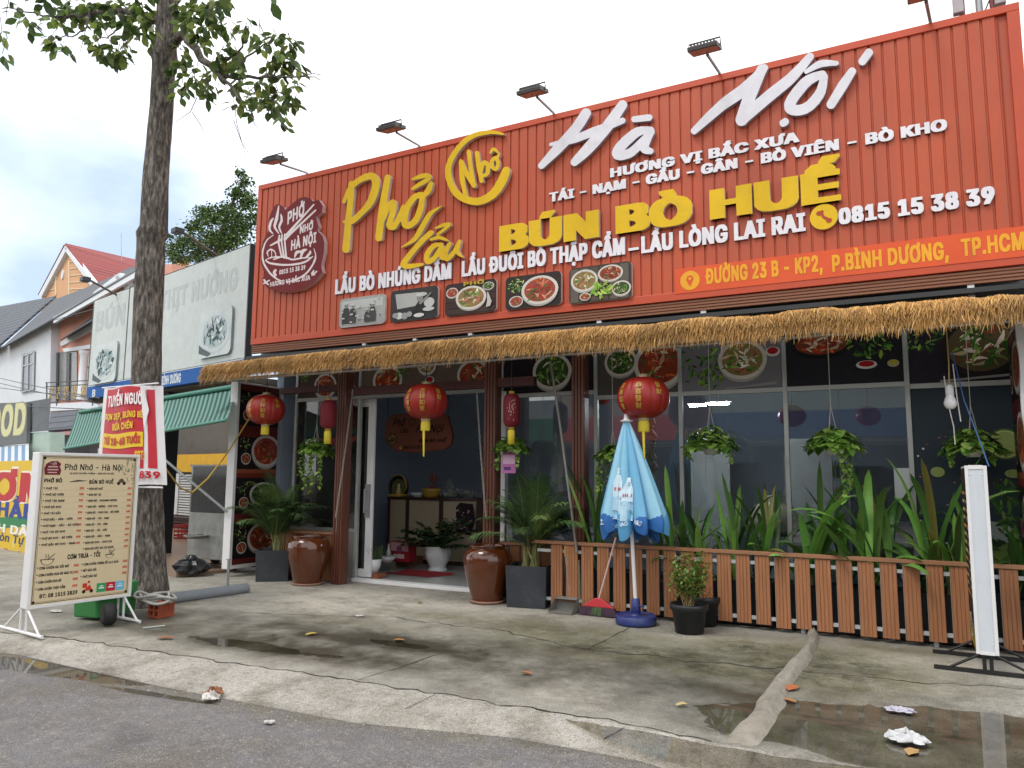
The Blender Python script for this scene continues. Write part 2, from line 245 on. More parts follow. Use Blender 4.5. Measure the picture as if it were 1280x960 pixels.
# ---------------------------------------------------------------- lettering: glyph outlines and hand-traced shapes
GLYPH_H = [42,453,1,22,54,67,94,66,97,83,127,84,133,96,134,111,119,122,133,131,134,146,126,160,97,161,94,177,56,177,53,161,24,160,17,147,17,131,32,122,17,112,17,96,25,83,53,83,44,188,1,6,0,-47,42,-47,58,12,57,31,9,30,-1,-30,45,453,1,7,25,55,124,55,126,57,126,87,124,89,27,89,25,87,46,188,1,12,14,-9,47,-9,56,-5,61,6,61,22,57,31,44,37,19,37,9,33,3,23,3,3,7,-5,48,453,2,21,57,-10,91,-10,113,-5,133,12,142,33,148,64,148,106,141,141,132,158,121,169,106,177,89,180,45,177,25,165,10,140,3,101,4,52,8,34,19,12,30,0,45,-7,14,74,29,63,38,55,54,51,73,51,97,60,128,69,138,77,141,84,137,94,120,101,85,97,57,92,44,83,33,49,453,1,14,12,-7,144,-7,143,26,107,27,105,29,105,177,51,177,16,150,17,112,42,112,57,121,57,29,55,27,13,26,50,453,1,23,8,-7,142,-7,142,26,80,27,125,77,137,98,140,113,138,146,130,161,117,173,93,180,49,179,26,168,16,157,9,138,10,112,55,112,59,129,74,142,86,136,92,123,80,101,8,23,51,453,1,29,52,-10,102,-9,127,3,138,17,144,36,142,70,137,82,126,94,102,105,137,145,137,177,11,177,11,143,68,142,39,108,39,76,77,71,89,61,94,52,91,38,79,29,73,27,62,31,55,38,49,52,2,52,3,28,10,11,31,-5,52,453,2,14,82,-7,127,-8,128,26,151,29,150,62,128,65,128,113,90,114,116,159,114,177,68,177,0,59,1,27,81,26,4,61,63,60,66,81,98,81,63,53,453,1,33,55,-10,90,-10,106,-7,125,4,137,18,143,36,144,65,140,85,133,98,120,110,109,116,61,121,63,138,66,143,135,143,135,177,19,177,9,100,10,77,29,74,54,74,69,81,74,81,89,70,95,56,90,40,74,27,60,37,54,51,7,50,8,25,14,12,31,-3,54,453,2,20,57,-10,93,-10,114,-5,128,5,136,16,141,29,143,68,137,88,118,107,88,113,120,161,118,178,70,176,34,124,12,85,8,66,8,42,12,22,20,9,33,-2,9,75,28,64,34,56,50,60,65,74,77,86,71,95,54,92,42,86,34,55,453,1,10,20,-7,67,-8,70,-6,143,141,143,177,8,177,8,143,84,143,86,141,20,9,56,453,3,24,56,-10,93,-10,118,-5,139,12,145,24,146,60,141,76,130,89,140,112,138,149,125,168,102,179,61,180,37,175,21,163,11,144,11,112,16,97,22,90,8,73,4,60,6,24,12,12,30,-3,10,75,26,62,32,53,45,57,56,66,64,75,68,86,63,97,48,94,38,89,32,8,75,108,66,112,59,125,66,137,75,142,87,136,92,125,85,112,57,453,2,19,31,-7,81,-7,120,50,138,83,143,101,141,141,130,161,117,173,91,180,49,178,26,167,12,147,8,129,8,103,15,81,33,63,50,57,63,57,31,9,8,74,92,60,105,56,118,63,133,75,142,89,132,95,115,87,99,58,188,2,12,14,-9,47,-9,56,-5,61,6,61,22,57,31,44,37,19,37,9,33,3,23,3,3,7,-5,12,13,83,49,83,56,87,61,98,61,114,57,123,49,128,15,128,9,125,3,115,3,95,7,88,65,480,2,11,-8,-7,41,-8,59,39,101,38,119,-8,168,-7,168,9,105,177,54,177,-4,21,-8,7,3,73,75,79,98,88,77,66,456,3,14,7,-7,114,-7,130,-1,146,14,152,30,152,63,148,75,135,90,145,107,145,143,138,159,123,172,101,177,7,177,8,55,27,55,69,71,69,89,65,101,53,102,42,95,34,81,28,7,55,103,55,142,79,141,91,135,97,123,89,111,79,106,67,510,1,40,71,-10,109,-10,131,-5,148,5,157,14,169,37,170,61,125,62,116,45,107,36,93,29,85,29,63,43,50,72,49,96,56,116,70,132,86,141,93,141,105,135,117,122,123,109,170,109,171,126,162,148,148,165,127,176,102,180,75,180,55,177,39,171,19,153,10,138,3,118,0,97,1,60,12,26,21,13,37,1,54,-7,68,502,2,15,7,-7,90,-8,110,-5,131,3,147,16,158,33,165,53,167,105,165,118,157,139,148,153,135,165,113,174,95,177,7,177,12,55,27,55,141,57,143,77,141,95,134,105,125,113,113,119,94,119,75,112,55,99,39,79,30,69,419,1,14,7,-7,138,-7,138,26,57,27,55,29,55,68,130,68,132,70,131,102,55,103,55,142,137,143,137,177,7,177,70,410,1,11,7,-7,54,-7,55,65,129,66,129,100,55,101,55,141,57,143,135,143,135,177,7,177,71,520,1,43,71,-10,106,-10,135,-3,155,10,164,22,170,38,173,61,173,92,171,94,82,93,82,58,119,58,121,56,110,38,90,27,74,34,64,42,50,72,49,96,56,116,64,128,74,136,86,141,91,141,106,134,123,109,170,109,171,128,162,148,145,166,127,176,105,180,74,180,45,173,21,156,8,136,3,120,0,72,3,49,10,30,21,13,38,-1,54,-7,72,517,1,14,7,-7,54,-7,55,67,57,69,117,69,118,-7,165,-7,165,177,118,177,117,106,115,104,55,104,54,177,7,177,73,300,1,12,-3,-7,103,-7,103,26,74,29,74,141,103,143,103,177,-3,177,-3,143,26,141,26,29,-3,26,75,467,1,15,7,-7,54,-7,55,46,65,56,111,-8,162,-7,162,9,102,94,158,157,161,162,161,177,107,177,55,121,54,177,7,177,76,393,1,9,7,-7,131,-8,133,-6,133,26,55,27,55,175,53,177,9,177,7,175,77,628,1,13,7,-7,54,-7,55,57,82,-8,127,-8,154,58,155,-7,202,-8,202,177,145,176,105,75,65,176,7,177,78,523,1,10,7,-7,54,-7,55,85,115,-8,168,-7,167,177,120,177,119,84,59,177,7,177,79,533,2,24,71,-10,115,-9,142,1,157,14,166,28,176,52,177,101,176,117,169,137,155,158,141,169,123,177,75,180,55,177,39,171,20,154,10,138,3,118,0,73,3,50,11,29,22,12,37,1,54,-7,16,89,27,74,34,63,44,55,56,48,85,55,113,62,124,74,136,87,142,103,136,115,126,124,112,129,90,128,70,121,53,103,33,80,445,2,12,7,-7,54,-8,55,53,111,56,135,69,144,81,149,101,148,138,144,151,126,169,99,177,7,177,8,55,88,55,142,70,143,86,138,97,127,101,117,97,105,83,92,81,533,2,23,120,-23,169,-23,169,-7,155,11,169,33,176,54,176,117,169,137,157,155,137,172,106,180,73,180,54,177,30,164,10,138,3,119,0,97,3,50,10,31,19,17,37,0,65,-9,109,-9,18,74,34,62,45,54,59,48,85,49,95,54,110,64,127,74,136,90,142,109,131,121,117,128,99,129,78,122,56,115,61,69,61,68,46,77,34,82,449,2,17,7,-7,54,-7,55,55,57,57,70,56,105,-8,156,-7,156,9,126,63,142,81,149,101,148,142,142,154,132,166,123,172,101,177,7,177,9,55,94,55,142,70,143,89,137,97,129,101,118,95,104,87,98,75,94,83,447,1,40,54,-10,93,-11,119,-5,133,4,147,23,149,64,143,76,131,88,116,97,69,111,53,126,61,136,75,143,88,137,95,130,100,119,147,119,147,134,139,158,125,170,107,178,55,180,36,175,20,166,6,147,5,111,6,102,15,88,36,76,85,61,100,47,90,32,75,26,59,33,52,42,48,53,0,52,1,28,9,11,31,-5,84,449,1,10,51,-7,98,-7,99,141,101,143,151,143,151,177,-2,177,-2,143,49,143,51,141,85,517,1,19,67,-10,118,-9,143,3,157,18,165,43,165,177,118,177,117,61,114,50,107,38,87,27,67,37,56,55,54,177,7,177,8,34,16,17,27,5,39,-4,86,480,1,10,55,-7,106,-7,166,158,166,177,118,177,81,70,42,176,-8,177,-8,162,-5,153,87,686,1,15,39,-7,90,-7,114,78,138,-7,190,-8,236,158,236,177,187,176,163,88,139,177,88,177,65,89,41,177,-7,177,-8,159,88,474,1,16,-7,-7,44,-8,79,42,115,-8,164,-7,163,11,111,87,160,159,160,177,111,177,80,132,48,177,-3,177,-3,161,47,86,-7,9,89,472,1,11,55,-7,102,-7,103,62,164,159,163,177,114,177,79,122,43,177,-8,177,-8,161,54,61,192,480,2,18,-8,-7,41,-8,59,39,101,38,119,-8,168,-7,168,9,106,175,103,178,102,194,86,228,38,227,38,210,58,178,54,177,50,167,-4,21,-8,7,3,73,75,79,98,88,77,193,480,2,18,-8,-7,41,-8,59,39,101,38,119,-8,168,-7,168,9,106,175,102,178,122,211,122,228,75,228,72,226,58,194,57,178,50,167,-4,21,-8,7,3,73,75,79,98,88,77,194,480,3,11,-8,-7,41,-8,59,39,101,38,119,-8,168,-7,168,9,105,177,54,177,-4,21,-8,7,3,73,75,79,98,88,77,9,31,181,75,180,81,182,85,180,127,180,129,197,102,228,59,228,31,198,201,419,1,21,7,-7,138,-7,138,26,57,27,55,29,55,68,130,68,132,70,131,102,57,103,55,105,55,142,137,143,137,177,94,178,116,211,115,228,67,228,51,195,50,178,7,177,202,419,2,14,7,-7,138,-7,138,26,57,27,55,29,55,68,130,68,132,70,131,102,55,103,55,142,137,143,137,177,7,177,9,23,181,67,180,73,183,77,180,121,180,123,195,95,228,51,228,23,197,204,300,1,20,-3,-7,102,-8,104,-6,103,26,74,29,74,141,103,143,104,175,73,178,73,194,55,228,8,228,6,226,7,211,28,178,-3,177,-3,145,26,141,26,29,-3,26,210,533,2,28,71,-10,115,-9,142,1,157,14,166,28,176,53,177,101,176,117,169,137,157,156,145,166,123,177,111,180,110,196,94,227,47,226,47,210,66,180,37,169,21,155,10,138,3,118,0,97,1,60,11,29,22,12,37,1,54,-7,16,89,27,74,34,63,44,55,56,48,85,55,113,62,124,74,136,87,142,103,136,115,126,124,112,129,90,128,70,121,53,103,33,211,533,2,28,71,-10,115,-9,142,1,157,14,166,28,176,52,177,101,176,117,168,140,156,157,145,167,123,177,112,180,130,209,129,227,83,226,67,194,66,180,39,171,27,162,10,138,3,118,0,73,3,50,11,29,22,12,37,1,54,-7,16,89,27,74,34,63,44,55,56,48,85,55,113,62,124,74,136,87,142,103,136,115,126,124,112,129,90,128,70,121,53,103,33,212,533,2,31,71,-10,115,-9,142,1,157,14,166,28,176,53,177,101,176,117,169,137,157,156,145,167,123,177,107,180,139,182,138,197,111,227,67,227,59,220,40,198,40,182,71,180,51,176,27,162,10,138,3,117,0,73,3,50,11,29,22,12,37,1,54,-7,16,89,27,74,34,63,44,55,56,48,85,55,113,62,124,74,136,87,142,103,136,115,126,124,112,129,90,128,70,121,53,103,33,218,517,2,19,67,-10,118,-9,143,3,157,18,165,43,165,177,118,177,117,61,114,50,107,38,87,27,67,37,56,55,54,177,7,177,8,34,16,17,27,5,39,-4,6,64,178,107,178,129,211,129,227,80,227,64,195,272,513,2,19,11,-7,94,-8,114,-5,135,3,151,16,162,33,169,53,170,103,169,117,161,139,152,153,138,165,116,174,99,177,11,177,10,103,-11,99,-11,69,10,66,16,59,27,59,68,102,68,104,70,103,101,60,101,58,103,59,142,80,141,100,133,117,113,122,94,122,75,115,55,102,39,83,30,360,517,2,19,67,-10,118,-9,143,3,157,18,165,43,165,177,118,177,117,61,114,50,107,38,87,27,67,37,56,55,54,177,7,177,8,34,16,17,27,5,39,-4,6,40,185,122,186,132,198,132,222,50,222,42,210,416,532,2,24,71,-10,106,-10,127,-6,151,8,166,28,176,52,177,68,176,116,165,145,176,157,177,201,131,201,129,178,75,180,51,176,27,162,10,138,3,118,0,97,1,60,8,34,22,12,37,1,54,-7,16,89,27,74,34,63,44,55,56,48,85,55,113,62,124,74,136,87,142,103,136,115,126,124,112,129,90,128,70,121,53,103,33,431,515,1,24,67,-10,118,-9,143,3,157,18,165,43,165,143,179,148,185,155,186,201,141,201,139,179,118,177,117,61,114,50,107,38,87,27,67,37,56,55,54,177,7,177,8,34,16,17,27,5,39,-4,7840,480,3,11,64,-55,95,-56,102,-53,108,-42,105,-19,97,-13,63,-13,57,-17,53,-23,53,-46,57,-52,11,-8,-7,41,-8,59,39,101,38,119,-8,168,-7,168,9,105,177,54,177,-4,21,-8,7,3,73,75,79,98,88,77,7842,480,2,21,-8,-7,41,-8,59,39,101,38,119,-8,168,-7,168,9,106,175,101,178,109,195,109,215,107,221,99,226,48,227,48,201,60,198,59,179,54,177,50,167,-4,21,-8,7,3,73,75,79,98,88,77,7844,480,2,22,-8,-7,41,-8,59,39,101,38,119,-8,168,-7,168,9,106,175,130,178,130,194,112,217,127,219,146,246,146,264,98,264,83,234,82,225,58,224,31,194,31,178,53,175,-8,9,3,73,75,79,98,88,77,7846,480,2,22,-8,-7,41,-8,59,39,101,38,119,-8,168,-7,168,9,106,175,131,179,130,194,112,217,131,219,130,235,115,264,67,264,67,247,82,225,58,224,31,194,31,178,53,175,-8,9,3,73,75,79,98,88,77,7848,480,2,24,-8,-7,41,-8,59,39,101,38,119,-8,168,-7,168,9,106,175,131,179,130,194,112,217,125,218,133,231,133,254,126,262,71,264,71,237,82,234,82,225,58,224,31,194,31,178,53,175,-8,9,3,73,75,79,98,88,77,7852,480,4,11,64,-55,95,-56,102,-53,108,-42,105,-19,97,-13,63,-13,57,-17,53,-23,53,-46,57,-52,11,-8,-7,41,-8,59,39,101,38,119,-8,168,-7,168,9,105,177,54,177,-4,21,-8,7,3,73,75,79,98,88,77,9,31,181,75,180,81,182,85,180,127,180,129,197,102,228,59,228,31,198,7854,480,3,24,-8,-7,41,-8,59,39,101,38,119,-8,168,-7,168,9,105,178,119,188,127,205,126,223,108,225,122,246,122,264,74,264,59,234,58,225,35,223,35,202,38,194,47,183,55,178,-4,21,-8,7,3,73,75,79,98,88,77,3,79,214,78,217,82,217,7864,419,2,12,56,-55,87,-56,96,-53,100,-46,100,-23,97,-17,90,-13,57,-13,51,-16,46,-26,45,-42,47,-49,14,7,-7,138,-7,138,26,57,27,55,29,55,68,130,68,132,70,131,102,55,103,55,142,137,143,137,177,7,177,7870,419,1,27,7,-7,138,-7,138,26,55,27,55,68,131,68,132,101,130,103,55,103,55,141,57,143,137,143,137,177,123,178,122,194,104,217,117,217,121,220,140,247,139,264,91,264,76,235,76,225,50,224,24,194,24,178,7,177,7872,419,1,27,7,-7,138,-7,138,26,57,27,55,29,55,68,130,68,132,70,131,102,57,103,55,105,55,142,137,143,137,177,123,178,122,194,104,217,124,219,124,234,109,264,61,264,60,247,75,225,50,224,24,194,24,178,7,177,7874,419,1,29,7,-7,138,-7,138,26,57,27,55,29,55,68,130,68,132,70,131,102,57,103,55,105,55,142,137,143,137,177,123,178,122,194,104,217,117,218,126,237,125,257,115,264,65,264,64,237,74,234,74,225,49,223,24,194,24,178,7,177,7882,300,2,10,33,-55,66,-56,73,-53,78,-42,76,-20,67,-13,29,-15,24,-23,24,-46,26,-51,12,-3,-7,103,-7,103,26,74,29,74,141,103,143,103,177,-3,177,-3,143,26,141,26,29,-3,26,7884,533,3,10,72,-55,105,-56,112,-53,117,-42,115,-20,106,-13,68,-15,63,-23,63,-46,65,-51,26,73,-10,103,-11,122,-8,141,0,157,14,169,33,176,53,177,102,176,117,169,137,153,160,142,169,123,177,106,180,73,180,45,173,31,165,19,153,10,138,3,119,0,73,3,50,11,29,20,15,37,0,55,-8,16,86,28,73,34,62,46,54,59,48,85,54,110,63,127,74,136,90,142,109,131,121,117,128,99,129,78,124,58,115,43,103,34,7888,533,2,35,71,-10,115,-9,142,1,157,14,166,28,176,52,177,101,176,117,169,137,155,158,128,176,140,177,140,193,120,217,134,218,139,223,156,246,154,264,107,264,92,234,92,225,67,224,41,195,40,177,49,176,36,169,21,155,10,138,3,118,0,73,3,50,11,29,22,12,37,1,54,-7,16,89,27,74,34,63,44,55,56,48,85,55,113,62,124,74,136,87,142,103,136,115,126,124,112,129,90,128,70,121,53,103,33,7892,533,2,36,71,-10,115,-9,142,1,157,14,166,28,176,52,177,101,176,117,169,137,155,158,128,176,140,177,140,193,120,217,134,218,143,236,141,257,131,264,80,264,80,237,92,234,92,225,67,224,41,195,40,177,49,176,36,169,21,155,10,138,3,118,0,73,3,50,11,29,22,12,37,1,54,-7,16,89,27,74,34,63,44,55,56,48,85,55,113,62,124,74,136,87,142,103,136,115,126,124,112,129,90,128,70,121,53,103,33,7896,533,4,10,72,-55,105,-56,112,-53,117,-42,115,-20,106,-13,68,-15,63,-23,63,-46,65,-51,31,73,-10,103,-11,122,-8,141,0,156,13,168,30,176,54,177,102,176,117,169,137,157,156,143,169,123,177,110,179,139,182,138,198,110,228,65,227,40,198,40,182,69,179,54,177,37,169,20,154,10,138,1,110,1,59,11,29,20,15,37,0,55,-8,16,86,28,73,34,62,46,54,59,48,85,54,110,63,127,74,136,90,142,109,131,121,117,128,99,129,78,124,58,115,43,103,34,3,89,180,89,183,91,181,7898,532,2,30,71,-10,115,-9,142,1,157,14,166,28,176,52,176,116,165,145,176,156,177,200,175,202,133,202,130,179,114,179,114,184,130,209,129,227,83,226,67,194,66,180,39,171,27,162,10,138,3,118,0,73,3,50,11,29,22,12,37,1,54,-7,16,89,27,74,34,63,44,55,56,48,85,55,113,62,124,74,136,87,142,103,136,115,126,124,112,129,90,128,70,121,53,103,33,7900,532,2,29,71,-10,115,-9,142,1,157,14,166,28,176,53,176,116,165,145,176,157,177,201,131,201,130,179,114,179,111,182,110,196,94,227,47,226,47,210,66,180,37,169,21,155,10,138,3,118,0,97,1,60,11,29,22,12,37,1,54,-7,16,89,27,74,34,63,44,55,56,48,85,55,113,62,124,74,136,87,142,103,136,115,126,124,112,129,90,128,70,121,53,103,33,7902,532,2,31,71,-10,115,-9,142,1,157,14,166,28,176,53,176,116,165,145,176,157,177,201,131,201,130,179,114,179,112,182,118,196,119,214,117,221,105,227,58,226,57,200,68,197,66,180,37,169,21,156,10,138,1,109,1,60,11,29,22,12,37,1,54,-7,16,89,27,74,34,63,44,55,56,48,85,55,113,62,124,74,136,87,142,103,136,115,126,124,112,129,90,128,70,121,53,103,33,7904,532,2,32,71,-10,115,-9,142,1,157,14,166,28,176,52,176,116,165,145,176,156,177,200,175,202,135,202,133,223,62,224,49,220,43,202,43,185,121,184,130,189,130,180,75,180,55,177,39,171,20,154,10,138,3,118,0,73,3,50,11,29,22,12,37,1,54,-7,16,89,27,74,34,63,44,55,56,48,85,55,113,62,124,74,136,87,142,103,136,115,126,124,112,129,90,128,70,121,53,103,33,7910,517,2,19,67,-10,118,-9,143,3,157,18,165,43,165,177,118,177,117,61,114,50,107,38,87,27,67,37,56,55,54,177,7,177,8,34,16,17,27,5,39,-4,9,64,178,106,178,116,198,114,221,106,226,97,228,55,228,55,201,66,198,7912,515,2,24,67,-10,118,-9,143,3,157,18,165,43,165,143,179,148,185,155,186,201,141,201,139,179,118,177,117,61,114,50,107,38,87,27,67,37,56,55,54,177,7,177,8,34,16,17,27,5,39,-4,6,64,178,107,178,129,211,129,227,80,227,64,195,7914,515,2,24,67,-10,118,-9,143,3,157,18,165,43,165,143,179,148,185,155,186,201,141,201,139,179,118,177,117,61,114,50,107,38,87,27,67,37,56,55,54,177,7,177,8,34,16,17,27,5,39,-4,6,65,178,108,178,108,195,91,228,43,227,43,211,7916,515,2,24,67,-10,118,-9,143,3,157,18,165,43,165,143,179,148,185,155,186,201,141,201,139,179,118,177,117,61,114,50,107,38,87,27,67,37,56,55,54,177,7,177,8,34,16,17,27,5,39,-4,9,64,178,106,178,116,198,114,221,106,226,97,228,55,228,55,201,66,198,7922,472,2,11,55,-7,102,-7,103,62,164,159,163,177,114,177,79,122,43,177,-8,177,-8,161,54,61,6,57,178,101,178,101,194,85,228,36,227,36,210]
GLYPH_M = [45,453,1,7,33,61,116,60,118,62,118,82,116,84,35,84,33,82,67,510,1,44,79,-4,109,-4,131,5,150,21,160,38,163,49,161,56,131,56,124,40,115,31,95,22,81,22,66,29,56,37,48,49,41,68,41,101,48,121,55,130,67,141,85,148,101,147,112,141,124,129,131,114,162,114,160,132,152,146,141,159,119,171,94,175,63,172,45,164,37,158,27,148,18,133,11,113,8,92,11,56,16,40,29,19,40,9,53,2,62,-2,72,517,1,14,15,-2,46,-2,47,73,49,75,125,74,126,-2,157,-2,157,172,126,171,125,101,123,99,47,99,46,171,15,171,75,467,1,16,15,-2,46,-2,47,53,65,72,119,-2,154,-2,154,3,149,11,89,95,150,161,153,166,153,172,115,172,47,98,46,171,15,171,76,393,1,10,15,-2,123,-3,125,-1,125,19,123,21,47,22,47,170,45,172,17,172,15,170,78,523,1,13,15,-2,45,-3,47,-1,47,117,123,-2,160,-2,159,172,130,172,128,170,127,52,52,170,49,172,15,171,80,445,2,16,15,-2,46,-2,47,58,82,59,103,62,117,67,127,74,136,86,141,106,140,134,135,147,127,157,118,164,102,170,91,172,15,171,11,47,83,47,147,78,148,94,144,100,139,105,133,109,121,109,110,101,94,94,88,82,84,81,533,2,28,128,-18,159,-19,161,-17,161,-13,143,13,160,35,168,59,169,97,168,111,161,131,145,155,134,164,119,170,98,175,62,172,38,159,27,148,18,133,11,114,8,91,9,65,14,47,19,34,27,21,45,6,63,-2,83,-5,117,-3,21,83,22,65,29,48,49,41,69,40,90,46,115,56,133,77,146,97,148,110,142,117,137,129,122,137,97,137,73,132,53,123,40,109,56,77,56,76,50,97,23,94,21,84,449,1,10,59,-2,89,-3,91,-1,91,147,143,148,143,172,6,171,6,148,57,148,59,146,99,396,1,37,58,-5,88,-4,107,4,119,16,126,30,125,37,108,41,97,41,85,25,67,19,53,25,41,42,38,54,40,78,47,93,59,104,67,107,77,105,84,101,97,85,109,85,126,90,126,95,119,110,105,122,89,129,60,131,48,129,33,122,22,113,13,99,8,83,6,55,13,26,22,13,33,3,48,-4,104,410,1,23,13,-2,43,-2,45,85,53,99,69,107,77,105,84,100,92,86,94,-2,122,-3,124,-1,124,89,120,107,112,119,102,126,93,129,68,131,57,129,44,122,43,170,41,172,14,172,12,170,105,167,2,7,13,-2,41,-3,43,-1,43,127,41,129,14,129,12,127,11,18,146,37,145,44,149,47,155,47,167,44,173,34,177,21,177,11,171,8,165,9,155,110,410,1,19,13,-2,43,-2,45,85,53,99,69,107,77,105,84,100,92,86,94,-2,124,-2,124,89,120,107,112,119,102,126,85,131,58,129,44,122,41,129,13,129,117,410,1,19,50,-4,78,-3,93,4,96,-3,124,-2,124,129,94,128,92,42,84,28,68,20,60,21,53,26,45,39,43,128,13,128,14,28,18,16,28,5,38,-1,121,389,1,18,16,-50,37,-51,52,-48,65,-37,76,-16,128,120,128,129,96,128,65,43,33,128,1,128,3,115,48,0,45,-9,38,-22,30,-26,15,-26,11,-48,224,389,3,33,42,-5,68,-4,76,-3,85,3,89,-3,118,-2,116,99,109,115,101,122,89,127,77,130,55,130,37,127,21,118,14,111,9,100,11,93,27,89,37,89,45,98,55,105,68,106,75,104,84,94,86,86,83,81,35,73,17,65,8,54,5,31,6,22,12,11,24,0,10,55,19,47,21,40,27,37,35,39,43,53,51,87,57,86,42,79,30,65,20,7,50,140,76,140,76,147,63,175,60,178,29,178,30,170,225,389,3,33,42,-5,68,-4,76,-3,85,3,89,-3,118,-2,116,99,109,115,101,122,89,127,77,130,55,130,37,127,21,118,14,111,9,100,11,93,27,89,37,89,45,98,55,105,68,106,75,104,84,94,86,86,83,81,35,73,17,65,8,54,5,31,6,22,12,11,24,0,10,55,19,47,21,40,27,37,35,39,43,53,51,87,57,86,42,79,30,65,20,6,49,140,76,140,96,171,96,178,65,178,49,147,237,167,2,7,13,-2,41,-3,43,-1,43,127,41,129,14,129,12,127,6,14,141,41,140,63,173,63,178,29,178,14,146,242,415,3,23,58,-5,89,-4,105,3,116,12,124,25,131,42,133,58,131,82,126,98,115,114,105,122,91,129,60,131,48,129,33,122,22,113,13,99,8,83,6,55,13,26,22,13,33,3,48,-4,15,65,19,53,25,41,42,38,54,38,71,47,94,59,104,71,107,84,101,92,93,100,71,101,55,98,43,91,31,76,20,7,55,141,83,141,83,146,68,177,65,179,35,178,34,173,7849,389,4,33,42,-5,68,-4,76,-3,85,3,89,-3,118,-2,116,99,109,115,101,122,89,127,77,130,55,130,37,127,21,118,14,111,9,100,11,93,27,89,37,89,45,98,55,105,68,106,75,104,84,94,86,86,83,81,35,73,17,65,8,54,5,31,6,22,12,11,24,0,10,55,19,47,21,40,27,37,35,39,43,53,51,87,57,86,42,79,30,65,20,9,22,140,52,140,63,151,76,140,104,140,106,144,79,175,49,176,23,146,9,74,180,100,181,109,198,106,210,96,216,63,215,62,198,78,196,74,187,7897,415,4,12,61,-50,76,-51,85,-47,89,-41,89,-29,85,-22,79,-19,61,-19,53,-23,50,-30,50,-41,54,-47,23,58,-5,89,-4,105,3,116,12,124,25,131,42,133,58,131,82,126,98,115,114,105,122,91,129,60,131,48,129,33,122,22,113,13,99,8,83,6,55,13,26,22,13,33,3,48,-4,15,65,19,53,25,41,42,38,54,38,71,47,94,59,104,71,107,84,101,92,93,100,71,101,55,98,43,91,31,76,20,9,28,143,57,143,69,155,81,143,109,143,111,147,84,178,55,179,28,149,7899,413,3,26,58,-5,89,-4,100,0,116,12,126,27,131,43,131,82,126,98,118,111,131,116,134,121,135,157,107,157,106,133,104,130,60,131,39,125,24,115,13,99,8,83,6,69,7,43,13,26,22,13,33,3,48,-4,15,65,19,53,25,41,42,38,54,38,71,47,94,59,104,71,107,84,101,92,93,100,71,101,55,98,43,91,31,76,20,6,56,141,82,141,103,171,103,178,71,178,56,147,7903,413,3,26,58,-5,89,-4,100,0,116,12,126,27,131,43,131,82,126,98,118,111,131,116,134,121,135,157,107,157,106,133,104,130,60,131,39,125,24,115,13,99,8,83,6,69,7,43,13,26,22,13,33,3,48,-4,15,65,19,53,25,41,42,38,54,38,71,47,94,59,104,71,107,84,101,92,93,100,71,101,55,98,43,91,31,76,20,10,56,141,82,141,91,161,90,171,87,175,76,179,45,178,45,161,62,159,56,146,7921,432,2,9,60,-50,77,-50,87,-43,88,-29,80,-19,58,-19,50,-27,50,-42,54,-47,25,47,-3,72,-4,93,4,96,-3,124,-2,124,107,126,110,133,111,140,115,143,121,144,157,117,157,115,130,94,129,92,42,83,27,70,20,60,22,56,24,45,38,43,129,13,129,14,27,24,7,34,0]
